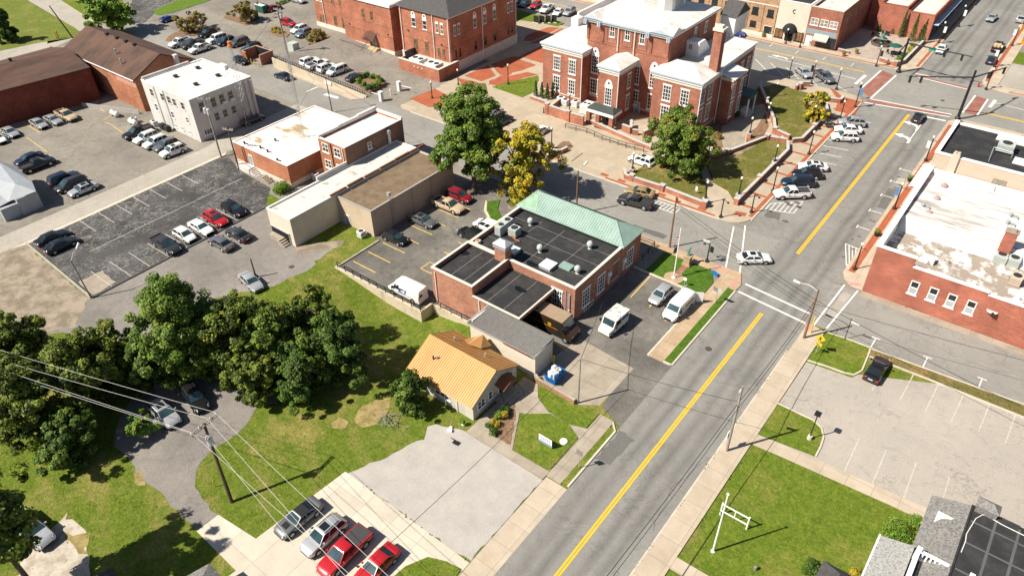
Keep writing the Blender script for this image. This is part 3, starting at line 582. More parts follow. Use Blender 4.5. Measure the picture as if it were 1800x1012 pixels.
m_doorb = mat('grey_blue_door_paint', (.25,.30,.34), .5, .06, 2)
m_rust = mat('rusty_edge', (.16,.06,.03), .8, .3, 3)
m_green = mat('dark_green_paint', (.02,.09,.07), .5, .1, 2)
m_awn = mat('striped_grey_canvas', (.42,.40,.36), .8, .1, 3)
m_blackcanvas = mat('black_canvas', (.02,.02,.022), .8, .1, 3)

# ---------------------------------------------------------------- building helpers
def P3(ax, pl, u, d, z): return (u, pl-d, z) if ax == 'y' else (pl+d, u, z)
def fbox(b, ax, pl, u0, u1, d0, d1, z0, z1, m=0):
    p = P3(ax, pl, u0, d0, z0); q = P3(ax, pl, u1, d1, z1); b.box(p[0], p[1], p[2], q[0], q[1], q[2], m)
def win(par, ax, pl, u, z0, w_, h, fm=None, gm=None, nx=2, nz=2, lint=0.0, sill=.14, fw=.10, bar=.045, arch=False, name='window'):
    fm = fm or m_trim; gm = gm or m_winglass; b = MB(); u0, u1 = u-w_/2, u+w_/2; z1 = z0+h; D = .07
    fbox(b, ax, pl, u0, u0+fw, -.03, D, z0, z1); fbox(b, ax, pl, u1-fw, u1, -.03, D, z0, z1)
    fbox(b, ax, pl, u0+fw, u1-fw, -.03, D, z0, z0+fw); fbox(b, ax, pl, u0+fw, u1-fw, -.03, D, z1-fw, z1)
    for i in range(1, nx): c = u0+w_*i/nx; fbox(b, ax, pl, c-bar, c+bar, -.02, D-.02, z0+fw, z1-fw)
    for i in range(1, nz): c = z0+h*i/nz; fbox(b, ax, pl, u0+fw, u1-fw, -.02, D-.025, c-bar, c+bar)
    if sill: fbox(b, ax, pl, u0-.12, u1+.12, -.03, D+.06, z0-sill, z0)
    if lint: fbox(b, ax, pl, u0-.12, u1+.12, -.03, D+.03, z1, z1+lint)
    if arch:                                              # rounded panel above with a small round light
        pts = [(u0-.1, z1+lint), (u1+.1, z1+lint), (u1+.02, z1+.75)]+[(u+w_*.42*math.cos(rad(t)), z1+.95+w_*.42*math.sin(rad(t))) for t in range(10, 180, 20)]+[(u0-.02, z1+.75)]
        for d0, d1 in ((-.03, D),):
            F = [P3(ax, pl, p[0], D, p[1]) for p in pts]; B = [P3(ax, pl, p[0], -.03, p[1]) for p in pts]; n = len(pts)
            b.mesh(F+B, [tuple(range(n))]+[(i, n+i, n+(i+1)%n, (i+1)%n) for i in range(n)])
    o = b.build(name, fm, par)
    g = MB(); fbox(g, ax, pl, u0+fw, u1-fw, -.03, .02, z0+fw, z1-fw)
    if arch: fbox(g, ax, pl, u-.2, u+.2, 0, D+.012, z1+.72, z1+1.12)
    g.build('pane', gm, o)
    return o
def door(par, ax, pl, u, z0, w_, h, m=None, fm=None):
    b = MB(); fbox(b, ax, pl, u-w_/2-.1, u-w_/2, -.02, .07, z0, z0+h+.1); fbox(b, ax, pl, u+w_/2, u+w_/2+.1, -.02, .07, z0, z0+h+.1); fbox(b, ax, pl, u-w_/2, u+w_/2, -.02, .07, z0+h, z0+h+.1)
    fbox(b, ax, pl, u-w_/2, u+w_/2, -.02, .03, z0, z0+h, 1)
    o = b.build('door', [fm or m_trim, m or m_doorb], par)
    k = MB(); fbox(k, ax, pl, u+w_*.32, u+w_*.40, .03, .10, z0+h*.45, z0+h*.52); k.build('handle', m_steel, o)
    return o
def shell(par, x0, y0, x1, y1, z0, h, wm, rm, cm, par_h=.5, t=.3, cap=.12, over=.05, sides='NESW', capw=None):
    b = MB(); b.box(x0, y0, z0, x1, y0+t, h); b.box(x0, y1-t, z0, x1, y1, h); b.box(x0, y0+t, z0, x0+t, y1-t, h); b.box(x1-t, y0+t, z0, x1, y1-t, h)
    b.build('wall', wm, par)
    MB().rect(x0+t-.02, y0+t-.02, x1-t+.02, y1-t+.02, h-par_h).build('roof', rm, par)
    if cm is not None:
        c = MB(); w_ = capw or t
        c.box(x0-over, y0-over, h, x1+over, y0+w_, h+cap); c.box(x0-over, y1-w_, h, x1+over, y1+over, h+cap)
        c.box(x0-over, y0+w_, h, x0+w_, y1-w_, h+cap); c.box(x1-w_, y0+w_, h, x1+over, y1-w_, h+cap); c.build('coping', cm, par)
def hvac(x, y, z, lx, ly, h, label, group=None, m=None, fans=1, a=0, cat='air conditioner'):
    o = thing('rooftop_unit' if z > 1 else 'air_conditioner', (x, y, z), label, cat, group)
    b = MB(); b.obox((x, y), lx, ly, z+.12, z+h, a); b.obox((x, y), lx*.8, ly*.8, z, z+.12, a)
    for i in range(1, 5): b.obox((x, y), lx+.03, ly+.03, z+.15+(h-.3)*i/5, z+.18+(h-.3)*i/5, a, 1)
    b.build('casing', [m or m_hvac, m_grille], o)
    for i in range(fans):
        d = (i-(fans-1)/2)*lx/fans; f = MB(); cx, cy = x+d*math.cos(a), y+d*math.sin(a)
        f.lathe((cx, cy, z+h), [(min(lx/fans, ly)*.38, 0), (min(lx/fans, ly)*.38, .06), (min(lx/fans, ly)*.3, .06), (min(lx/fans, ly)*.28, .03)], 14); f.build('fan_grille', m_grille, o)
    return o
def vent(x, y, z, label, s=1.0, m=None, group=None):
    o = thing('roof_vent', (x, y, z), label, 'roof vent', group)
    MB().lathe((x, y, z), [(.28*s, 0), (.22*s, .1*s), (.2*s, .55*s)], 12).build('pipe', m or m_hvac, o)
    MB().lathe((x, y, z+.55*s), [(.42*s, 0), (.45*s, .12*s), (.40*s, .42*s), (.25*s, .6*s), (.05*s, .66*s)], 14).build('cowl', m or m_hvac, o)
    return o
def pipe_part(par, pts, r=.06, m=None, name='downpipe'): return MB().path(pts, r, 8).build(name, m or m_trim, par)
def hip(b, x0, y0, x1, y1, z, zt, along='x', inset0=None, inset1=None, m=0, ridge_y=None):
    """hipped or gabled roof faces; inset 0 makes a gable"""
    if along == 'x':
        yr = ridge_y if ridge_y is not None else (y0+y1)/2; A, B = (x0+inset0, yr, zt), (x1-inset1, yr, zt)
        b.face([(x0,y0,z),(x1,y0,z),B,A], m); b.face([(x1,y1,z),(x0,y1,z),A,B], m); b.face([(x1,y0,z),(x1,y1,z),B], m); b.face([(x0,y1,z),(x0,y0,z),A], m)
    else:
        xr = (x0+x1)/2; A, B = (xr, y0+inset0, zt), (xr, y1-inset1, zt)
        b.face([(x1,y0,z),(x1,y1,z),B,A], m); b.face([(x0,y1,z),(x0,y0,z),A,B], m); b.face([(x0,y0,z),(x1,y0,z),A], m); b.face([(x1,y1,z),(x0,y1,z),B], m)
    return b
def seams(b, a0, a1, b0, b1, n, r=.035, m=0):
    """n standing seams from edge a0-a1 up to edge b0-b1"""
    a0, a1, b0, b1 = map(Vector, (a0, a1, b0, b1))
    for i in range(n+1): b.tube(a0.lerp(a1, i/n)+Vector((0,0,.02)), b0.lerp(b1, i/n)+Vector((0,0,.02)), r, n=4, m=m, cap=False)

# ================================================================ post office
po = thing('post_office', (-47, 66), 'brown brick post office with a black flat roof and green copper front roof', 'building')
shell(po, -56, 60.8, -38.5, 77.2, 0, 5.3, b_po, m_blackroof, m_stone, .6, .35)
b = MB(); b.box(-56, 53.3, 0, -49, 53.6, 5.45); b.box(-56, 53.6, 0, -55.7, 60.79, 5.45); b.box(-49.3, 53.6, 0, -49, 60.79, 5.45); b.build('wing_wall', b_po, po)
MB().rect(-55.72, 53.55, -49.28, 60.8, 4.9).build('wing_roof', m_blackroof, po)
b = MB(); b.box(-56.05, 53.25, 5.45, -48.95, 53.6, 5.57); b.box(-56.05, 53.6, 5.45, -55.7, 60.75, 5.57); b.box(-49.3, 53.6, 5.45, -48.95, 60.75, 5.57); b.box(-55.7, 60.4, 5.45, -49.3, 60.75, 5.57); b.build('coping', m_stone, po)
b = MB(); b.box(-48.99, 53.3, 0, -46.2, 53.55, 4.1); b.box(-46.2, 53.35, 2.6, -41.7, 53.5, 3.95); b.box(-41.8, 53.4, 3.5, -41.6, 60.7, 3.95); b.build('dock_wall', b_po, po)
b = MB(); b.box(-48.98, 53.25, 3.95, -41.6, 60.79, 4.05); b.build('dock_roof', m_blackroof, po)
b = MB(); b.box(-49, 53.2, 4.05, -41.5, 53.42, 4.2); b.box(-41.72, 53.42, 4.05, -41.5, 60.7, 4.2); b.build('dock_coping', m_stone, po)
for x, y in ((-41.8,53.6),(-41.8,57.2),(-44.2,53.5)): MB().box(x-.12, y-.12, 0, x+.12, y+.12, 3.9).build('dock_post', m_blackmetal, po)
sm = MB()
for y in (64.2,67.4,70.2): sm.rect(-55.6,y,-38.9,y+.09,4.705)
for x in (-51.5,-47.6,-43.4): sm.rect(x,61.2,x+.09,71.6,4.707)
sm.rect(-53.4,53.7,-53.3,60.6,4.906); sm.rect(-51.3,53.7,-51.2,60.6,4.906)
for x in (-46.9,-44.3): sm.rect(x,53.6,x+.09,60.6,4.056)
sm.build('roof_seams', mat('roof_seam_dust', (.17,.155,.14), .9, .3, 3), po)
wet_ = glassy('wet_black_film', (.008,.008,.009), .12)
for cx, cy, z_, sx, sy in ((-55.2,59.0,4.912,.8,.55),(-46.6,62.6,4.715,1.0,.45),(-45.0,58.0,4.062,1.0,.45)): MB().poly([(cx+sx*math.cos(t*.7)*(1+.2*math.sin(t*2.3)), cy+sy*math.sin(t*.7)*(1+.2*math.cos(t*1.7))) for t in range(9)], z_).build('roof_puddle', wet_, po)
# green copper roof
cr_ = MB(); x0, x1, y0, y1, ze, zr = -56.5, -38.25, 72.0, 77.6, 5.42, 7.2
hip(cr_, x0, y0, x1, y1, ze, zr, 'x', 2.0, 2.9, ridge_y=74.7)
A, B = (x0+2.0, 74.7, zr), (x1-2.9, 74.7, zr)
seams(cr_, (x0+2,y0,ze), (x1-2.9,y0,ze), A, B, 34); seams(cr_, (x0+2,y1,ze), (x1-2.9,y1,ze), A, B, 34)
for i in range(1, 6):
    t = i/6; cr_.tube((x1-2.9*(1-t),y0,ze+.02), Vector((x1,y0,ze+.02)).lerp(Vector(B), 1-t), .03, n=4, cap=False)
    cr_.tube((x1, y0+(74.7-y0)*t, ze+.02), Vector((x1,y0,ze+.02)).lerp(Vector(B), t), .03, n=4, cap=False); cr_.tube((x1, y1-(y1-74.7)*t, ze+.02), Vector((x1,y1,ze+.02)).lerp(Vector(B), t), .03, n=4, cap=False)
cr_.tube(A, B, .07, n=6); cr_.tube((x1,y0,ze), B, .06, n=6); cr_.tube((x1,y1,ze), B, .06, n=6); cr_.tube((x0,y0,ze), A, .06, n=6)
cr_.box(x0, y0-.04, ze-.14, x1+.04, y0+.05, ze-.005); cr_.box(x1-.05, y0+.05, ze-.14, x1+.04, y1, ze-.005)
cr_.build('copper_roof', m_copper, po)
MB().face([(x0+.3,y0+.15,ze+.13),(x0+3.6,y0+.15,ze+.13),(x0+2.6,74.2,zr-.28),(x0+1.9,74.2,zr-.28)]).build('moss_patch', m_copper2, po) 
for y in (63.4,67.0,74.4): win(po, 'x', -38.5, y, 1.1, 1.7, 2.7, nx=3, nz=4, lint=.18)
for y in (64.2,): win(po, 'x', -38.5, y, .1, 2.2, .75, nx=4, nz=1, sill=0)
b = MB(); fbox(b, 'x', -38.5, 69.8, 71.6, -.02, .06, 3.75, 3.95); fbox(b, 'x', -38.5, 69.8, 71.6, -.02, .06, .95, 1.1); fbox(b, 'x', -38.5, 69.95, 71.45, -.02, .015, 1.1, 3.75, 1); b.build('blind_window', [m_stone, b_dk], po)
for y in (68.8,72.6):
    l = MB(); fbox(l, 'x', -38.5, y-.06, y+.06, 0, .25, 1.3, 2.7); fbox(l, 'x', -38.5, y-.25, y+.25, .05, .4, 2.7, 3.3); l.build('wall_lantern', m_trim, po)
win(po, 'y', 60.8, -41.2, 1.1, 1.6, 2.9, nx=4, nz=4, lint=.2)
mb = MB(); fbox(mb, 'y', 60.8, -39.4, -39.1, 0, .25, 1.0, 1.7); fbox(mb, 'y', 60.8, -39.35, -39.15, 0, .18, 1.7, 4.2); fbox(mb, 'y', 60.8, -39.9, -39.8, 0, .1, .8, 4.6); mb.build('electric_meter', m_steel, po)
for x, y, z in ((-55.3,53.25,5.1),(-47.9,53.25,3.9)): pipe_part(po, [(x,y-.05,.2),(x,y-.05,z)], .07)
b = MB(); b.box(-51.0, 60.3, 4, -49.2, 61.6, 6.9); b.build('chimney', b_po, po)
b = MB(); b.box(-51.15,60.15,6.9,-49.05,61.75,7.5); hip(b, -51.2,60.1,-49.0,61.8,7.5,8.0,'x',.7,.7); b.build('chimney_cap', m_steel, po)
for i, (q, lx, ly, h) in enumerate((((-54.30,65.82,4.70),1.0,1.7,1.5),((-54.37,67.35,4.70),1.1,1.3,1.5),((-52.51,66.55,4.70),1.3,1.3,1.3))):
    hvac(q[0], q[1], 4.7, lx, ly, h, ('green grey cooling unit nearest the parapet on the black roof','green grey cooling unit in the middle of the rooftop three','green grey cooling unit right of the other two beside orange pipes')[i], 'cooling units on the post office roof')
o = thing('gas_pipe', (-52.4,66,4.7), 'orange rusty gas pipe run on the black roof beside the cooling units', 'pipe'); MB().path([(-53.9,66.2,4.8),(-53.9,66.2,5.2),(-52.9,66.0,5.2),(-51.8,65.6,4.85),(-50.9,65.6,4.85)], .07, 6).build('pipe_run', mat('orange_rust', (.45,.14,.04), .8, .2, 3), o)
for i, q in enumerate(((-52.27,69.91,4.70), (-47.31,65.40,4.70), (-42.36,70.07,4.70), (-40.61,64.46,4.70))):
    vent(q[0], q[1], 4.7, ('mint green mushroom vent close under the copper roof','mint green mushroom vent in the middle of the black roof','mint green mushroom vent at the right under the copper roof','mint green mushroom vent by the front right parapet')[i], 1.0, None, 'mushroom vents on the post office roof')
for i, (q, s) in enumerate((((-50.21,63.15,4.70),1.5),((-44.42,63.27,4.70),1.7))):
    o = thing('skylight', (q[0],q[1],4.7), ('white box skylight in the shadow of the brick chimney','white box skylight near the middle of the front parapet')[i], 'skylight'); MB().box(q[0]-s/2,q[1]-s/2,4.7,q[0]+s/2,q[1]+s/2,5.1).build('kerb', m_steel, o); MB().box(q[0]-s/2-.05,q[1]-s/2-.05,5.1,q[0]+s/2+.05,q[1]+s/2+.05,5.25).build('lid', m_hvacw, o)
q = (-42.53,64.74,4.70); tag(MB().box(q[0]-.9,q[1]-.7,4.7,q[0]+.9,q[1]+.7,4.9).box(q[0]-.82,q[1]-.62,4.9,q[0]+.82,q[1]+.62,4.93).build('roof_hatch', m_copper), 'flat green square hatch on the black roof right of the skylight', 'roof hatch')
q = (-55.41,61.91,4.70); tag(MB().box(q[0]-.4,q[1]-.4,4.7,q[0]+.4,q[1]+.4,5.2).lathe((q[0],q[1],5.2),[(.3,0),(.22,.12),(.03,.15)],10,1).build('roof_exhaust', [m_stone, mat('orange_cap', (.6,.2,.04), .7)]), 'small white exhaust box with an orange cap at the left roof corner', 'roof vent')
# back steps railing pieces by the shed
# ================================================================ loading shed
sh = thing('loading_shed', (-41.5,51.4), 'white walled loading shed with a ribbed grey metal roof', 'building')
b = MB(); b.box(-46.4,49.7,-1.2,-36.5,49.95,3.4); b.box(-46.4,49.95,-1.2,-46.15,53.2,3.75); b.box(-36.75,49.95,0,-36.5,53.2,3.5); b.build('wall', m_stucco, sh)
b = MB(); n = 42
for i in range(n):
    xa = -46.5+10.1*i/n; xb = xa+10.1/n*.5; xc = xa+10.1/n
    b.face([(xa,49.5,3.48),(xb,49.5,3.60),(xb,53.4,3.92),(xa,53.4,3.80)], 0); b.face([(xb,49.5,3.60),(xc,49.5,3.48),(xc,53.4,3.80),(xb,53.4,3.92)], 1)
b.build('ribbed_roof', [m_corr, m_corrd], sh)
b = MB(); b.box(-46.5,49.45,3.3,-36.4,49.62,3.47); b.box(-36.5,49.62,3.4,-36.35,53.4,3.6); b.box(-46.65,49.45,3.35,-46.45,53.4,3.75); b.build('fascia', m_steel, sh)
b = MB(); b.box(-41.0,49.40,3.20,-36.9,49.45,3.42); b.build('rust_strip', m_rust, sh)
# ================================================================ orange roofed house
hs = thing('orange_roof_house', (-42.7,44), 'small grey block house with a bright orange standing seam metal roof', 'house')
b = MB(); b.box(-47.3,40.2,-1.6,-38.0,40.45,2.45); b.box(-47.3,47.8,-1.6,-38.0,48.05,2.45); b.box(-47.3,40.45,-1.6,-47.05,47.8,2.45); b.box(-38.25,40.45,-.3,-38.0,47.8,2.45)
for xg in (-38.25,-47.3): b.mesh([(xg,40.2,2.45),(xg,48.05,2.45),(xg,44.1,4.45),(xg+.25,40.2,2.45),(xg+.25,48.05,2.45),(xg+.25,44.1,4.45)], [(2,1,0),(3,4,5),(0,3,5,2),(5,4,1,2)])
b.build('wall', m_block, hs)
b = MB(); X0, X1, YA, YB, YR, ZE, ZR = -47.75, -37.75, 39.75, 48.35, 44.1, 2.45, 4.78
b.mesh([(X0,YA,ZE),(X1,YA,ZE),(X1,YR,ZR),(X0,YR,ZR),(X0,YB,ZE),(X1,YB,ZE)], [(0,1,2,3),(3,2,5,4)]); b.mesh([(X0,YA,ZE-.12),(X1,YA,ZE-.12),(X1,YR,ZR-.12),(X0,YR,ZR-.12),(X0,YB,ZE-.12),(X1,YB,ZE-.12)], [(3,2,1,0),(4,5,2,3)])
b.mesh([(X1,YA,ZE),(X1,YR,ZR),(X1,YB,ZE),(X1,YA,ZE-.12),(X1,YR,ZR-.12),(X1,YB,ZE-.12),(X0,YA,ZE),(X0,YR,ZR),(X0,YB,ZE),(X0,YA,ZE-.12),(X0,YR,ZR-.12),(X0,YB,ZE-.12)], [(0,3,4,1),(1,4,5,2),(7,10,9,6),(8,11,10,7)])
seams(b, (X0,YA,ZE), (X1,YA,ZE), (X0,YR,ZR), (X1,YR,ZR), 33, .045); seams(b, (X0,YB,ZE), (X1,YB,ZE), (X0,YR,ZR), (X1,YR,ZR), 33, .045)
b.tube((X0,YR,ZR+.03),(X1,YR,ZR+.03),.1,n=6); b.build('seamed_roof', m_orange, hs)
b = MB(); b.mesh([(-45.0,47.0,3.4),(-42.4,47.0,3.4),(-42.4,48.9,2.5),(-45.0,48.9,2.5),(-43.7,46.2,4.0),(-43.7,49.0,3.45)], [(3,0,4,5),(1,2,5,4),(2,3,5)]); b.build('dormer_roof', m_orange, hs)
win(hs,'x',-38.0,41.6,.95,1.35,1.2,nx=2,nz=2,sill=.1); win(hs,'x',-38.0,43.2,.95,.75,1.25,nx=1,nz=2,sill=.1); win(hs,'x',-38.0,46.9,1.1,.9,1.2,nx=1,nz=2,sill=.1)
win(hs,'y',40.2,-42.5,1.0,2.2,1.15,nx=3,nz=2,sill=.12); win(hs,'y',40.2,-45.6,1.0,.9,1.1,nx=1,nz=2,sill=.12)
door(hs,'x',-38.0,45.2,0.0,.95,2.0,m_darkopen)
b = MB(); b.mesh([(-38.0,44.0,2.55),(-36.7,44.0,2.2),(-36.7,46.6,2.2),(-38.0,46.6,2.55),(-36.7,45.3,2.75),(-38.0,45.3,3.1)], [(0,1,4,5),(2,3,5,4),(1,2,4)]); b.build('porch_roof', mat('rust_brown_roof', (.20,.075,.035), .6, .1, 2), hs)
b = MB(); b.lathe((-37.95,44.1,3.75),[(.01,-.22),(.3,0),(.01,.22)],10); b.build('gable_vent', m_trim, hs)
b = MB(); b.box(-38.0,43.9,0,-36.6,46.7,.5); b.box(-36.6,44.4,0,-36.2,46.2,.3); b.build('front_step', m_oldconc, hs)
for y in (43.95,46.65): b = MB(); b.tube((-36.65,y,.5),(-36.65,y,1.4),.025); b.tube((-38,y,1.35),(-36.65,y,1.35),.025); b.tube((-36.65,y,1.35),(-35.9,y,.9),.025); b.tube((-35.9,y,0),(-35.9,y,.9),.025); b.build('step_railing', m_blackmetal, hs)
pipe_part(hs, [(-40.3,40.1,2.4),(-40.3,40.1,-.2)], .05); 
for i,(x,y) in enumerate(((-45.4,42.1),(-45.0,42.3),(-45.6,46.0),(-40.9,46.0))): MB().lathe((x,y,2.3+(y-39.75)*.53 if y < 44 else 2.3+(48.35-y)*.55),[(.09,0),(.09,.55),(.12,.55),(.12,.65)],8).build('flue', m_steel if i else m_blackmetal, hs)
# ================================================================ stucco block with the white flat roof, and its beige neighbour
ta = thing('stucco_warehouse', (-83.6,64), 'long narrow stucco building with a stained pale flat roof', 'building')
shell(ta, -86.4, 50.2, -81.0, 77.2, 0, 4.75, m_stucco, m_dirtyroof, m_trim, .12, .3, .14, .06, capw=.2)
b = MB(); b.box(-86.2,50.1,.15,-82.0,50.21,1.9); b.build('loading_bay', m_darkopen, ta)
b = MB()
for i in range(4): b.box(-83.6+.35*i,49.0,0,-83.25+.35*i,50.1,.9-.22*i)
b.box(-86,49.4,0,-83.6,50.1,.9); b.build('bay_steps', m_oldconc, ta)
b = MB(); b.box(-82.0,50.05,0,-81.9,50.2,2.0); b.box(-86.5,50.05,1.9,-81.9,50.2,2.02); b.build('bay_frame', m_steel, ta)
b = MB()
for y in (58,61.5,65,68.4,71.8,75.2): b.box(-81.3,y,4.89,-80.95,y+3.2,5.1+.05*((y*3)%3))
b.build('tile_coping', m_rust, ta); b = MB(); b.box(-86.7,60,4.9,-86.4,77.2,5.5); b.build('parapet', m_whitewall, ta)
tb = thing('beige_flat_building', (-77.3,67), 'beige rendered building with a brown gravel roof behind the row of parked cars', 'building')
shell(tb, -80.99, 59.0, -73.5, 77.2, 0, 4.5, m_beige, m_gravelroof, m_steel, .1, .3, .08, .06, capw=.12)
door(tb,'y',59.0,-79.2,0,.95,1.75,m_doorb)
b = MB()
for y in (63.4,67.6,71.8): b.box(-73.52,y,0,-73.46,y+.06,4.5)
b.build('wall_joint', m_oldconc, tb); b = MB(); b.path([(-73.4,63,.2),(-73.4,63,4.2),(-73.9,63,5.3),(-73.6,63.3,5.3)],.07); b.box(-73.9,62.8,5.3,-73.4,63.3,5.8); b.build('service_mast', m_steel, tb)
hvac(-75.1,57.9,.02,1,1,1.1,'grey ground air conditioner on grass at the beige building corner',None,m_hvacw)
# ================================================================ orange brick block with the stained white roof
k1 = thing('orange_brick_building', (-102.8,70), 'low orange brick building with a brown stained white flat roof', 'building')
shell(k1, -110.2, 61.0, -95.4, 79.2, 0, 4.1, b_or, m_stainroof, m_trim, .06, .3, .05, .08, capw=.2)
b = MB(); b.box(-110.2,60.95,-.2,-95.35,61.0,.85); b.box(-95.4,61.0,-.2,-95.35,79,.85); b.build('plinth', m_stucco, k1)
door(k1,'y',61.0,-105.7,.85,.9,2.0,m_doorb)
b = MB(); b.box(-108.6,59.6,0,-105,60.94,.95)
for i in range(5): b.box(-105+.32*i,59.7,0,-104.68+.32*i,60.94,.95-.18*(i+1))
b.build('entrance_stair', m_whitewall, k1)
b = MB(); b.path([(-108.4,59.65,.95),(-108.4,59.65,1.9),(-105,59.65,1.9),(-103.5,59.65,1.0)],.03); b.path([(-101.5,60.2,.9),(-98.5,60.2,0)],.03); b.build('stair_railing', m_blackmetal, k1)
b = MB()
for i in range(5): b.box(-101.4+.35*i,59.4,0,-101.05+.35*i,60.5,.8-.15*i)
b.build('side_stair', m_oldconc, k1)
pipe_part(k1, [(-107.6,60.9,.6),(-107.6,60.9,4)], .05, m_blackmetal)
for i, q in enumerate(((-107.80,61.73,4.05), (-104.16,62.36,4.05), (-102.03,62.21,4.05), (-104.35,65.59,4.05), (-98.13,61.21,4.05))):
    tag(MB().lathe((q[0],q[1],4.05),[(.14,0),(.14,.4),(.2,.4),(.2,.5)],8).tube((q[0],q[1],4.3),(q[0]+.5,q[1]+.1,4.35),.07).build('vent_pipe', m_grille), ('black vent pipe at the far left corner of the stained roof','black vent pipe left of a close pair on the stained roof','black vent pipe right of a close pair on the stained roof','black vent pipe near the middle of the stained roof','black vent pipe over the front brick corner of the stained roof')[i], 'vent pipe', 'vent pipes on the stained roof')
hvac(-94.2,65.2,.02,1.0,.9,1.3,'white wall air unit between the orange brick building and the brick block',None,m_hvacw)
# two storey brick block
k2 = thing('brick_block', (-89.6,72.5), 'two storey dark brick block with a pale roof and stepped white parapet', 'building')
shell(k2, -92.9, 66.2, -86.4, 79.2, 0, 7.9, b_or, m_whiteroof, m_trim, .35, .3, .1, .05)
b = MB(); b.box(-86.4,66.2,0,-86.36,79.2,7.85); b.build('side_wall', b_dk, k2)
b = MB()
for i, (y0, y1) in enumerate(((66.2,70.5),(70.5,75),(75,79.2))): b.box(-93.05,y0,8.0+.0,-92.6,y1-.02,8.25+.16*i)
b.box(-92.6,78.9,8.0,-86.4,79.25,8.3); b.build('stepped_parapet', m_whiteroof, k2)
for x in (-91.3,-88.4): win(k2,'y',66.2,x,5.7,1.5,1.6,nx=2,nz=2); win(k2,'y',66.2,x,2.8,1.5,1.5,nx=2,nz=2)
win(k2,'x',-86.36,71.3,5.7,.8,1.2,nx=1,nz=2); b = MB(); b.lathe((-86.1,75.5,4.9),[(.3,0),(.3,2.0),(.45,2.0),(.35,2.5),(.05,2.6)],10); b.build('flue', m_steel, k2)
pipe_part(k2, [(-87.0,66.1,.2),(-87.0,66.1,7.7)], .07); pipe_part(k2, [(-89.8,66.1,.2),(-89.8,66.1,7.7)], .07, m_blackmetal)
# ================================================================ white two storey block
wh = thing('white_block_building', (-130.4,68.4), 'white painted two storey block building with a clean white flat roof', 'building')
shell(wh, -138.4, 61.7, -122.5, 75.0, 0, 8.25, m_whitewall, m_whiteroof, m_trim, .1, .3, .1, .04)
for x in (-135.6,-132.0,-129.8,-128.0,-125.3): win(wh,'y',61.7,x,5.8,1.0,1.4,m_whitewall,None,1,2,bar=.03,fw=.04)
for x, z, h in ((-135.7,2.8,1.4),(-130.2,2.8,1.3),(-125.2,3.2,1.1),(-130.5,.8,.6),(-125.7,.8,.6),(-128.2,.9,.6)): win(wh,'y',61.7,x,z,.8,h,nx=1,nz=2,fw=.05)
for y in (63.7,66.2,68.0,69.9): win(wh,'x',-122.5,y,5.4,1.1,1.75,m_whitewall,m_grnglass,1,2,fw=.06)
for y in (66.1,67.9,69.8): win(wh,'x',-122.5,y,2.8,1.0,1.4,m_whitewall,None,1,2,fw=.06)
win(wh,'x',-122.5,63.6,.9,1.7,1.1,nx=3,nz=1)
for y in (68.3,70.0): MB().box(-122.5,y-.4,5.4,-122.0,y+.4,5.85).build('window_unit', m_hvacw, wh)
b = MB()
for y in (72.0,73.2,74.3): b.box(-122.5,y,1,-122.15,y+.45,7.9)
b.build('wall_pilaster', m_whitewall, wh); b = MB(); b.box(-131.5,74.2,8.35,-129.5,75.0,9.0); b.box(-138.6,62,8.35,-138.3,72,8.7); b.build('roof_parapet', m_whiteroof, wh)
for x in (-134.2,-131.1): pipe_part(wh, [(x,61.6,.3),(x,61.6,8)], .06, m_steel)
for i, q in enumerate(((-134.35,66.53,8.15), (-134.61,71.53,8.15), (-128.01,71.58,8.15), (-127.74,66.59,8.15))):
    tag(MB().box(q[0]-.3,q[1]-.3,8.15,q[0]+.3,q[1]+.3,8.5).box(q[0]-.4,q[1]-.4,8.5,q[0]+.4,q[1]+.4,8.6).build('roof_vent', m_grille), ('small dark vent at the left of the white block roof','small dark vent at the back of the white block roof','small dark vent at the right of the white block roof','small dark vent nearest the front of the white block roof')[i], 'roof vent', 'dark vents on the white block roof')
for i, (x, y) in enumerate(((-140.6,58.8),(-136.0,60.4),(-133.4,60.6),(-131.8,60.6))): hvac(x,y,.02,1.1,.9,1.1,('white ground air unit left of the white block under the red gable wall','white ground air unit at the left corner of the white block','dark ground air unit second along the white block wall','dark ground air unit third along the white block wall')[i],'ground air units by the white block', m_hvacw if i < 2 else m_grille)
for i, q in enumerate(((-146.45,58.05), (-139.79,58.11))):
    o = thing('gas_tank', (q[0],q[1]), ('white capsule gas tank lying alone on the lot','white capsule gas tank half hidden by the parked black pickup')[i], 'gas tank', 'white gas tanks')
    b = MB(); V = [(.02,0),(.3,.06),(.45,.25),(.5,.5),(.5,2.0),(.45,2.25),(.3,2.44),(.02,2.5)]; n = 14
    vs = [(q[0]-1.25+z, q[1]+r*math.cos(2*math.pi*i_/n), .75+r*math.sin(2*math.pi*i_/n)) for r, z in V for i_ in range(n)]
    b.mesh(vs, [(j*n+i_, j*n+(i_+1)%n, (j+1)*n+(i_+1)%n, (j+1)*n+i_) for j in range(len(V)-1) for i_ in range(n)]); b.build('tank', m_hvacw, o, smooth=True)
    MB().box(q[0]-.8,q[1]-.4,0,q[0]-.6,q[1]+.4,.35).box(q[0]+.6,q[1]-.4,0,q[0]+.8,q[1]+.4,.35).build('cradle', m_oldconc, o)
    MB().box(q[0]-.2,q[1]-.15,1.22,q[0]+.2,q[1]+.15,1.42).build('valve_cover', m_steel, o)
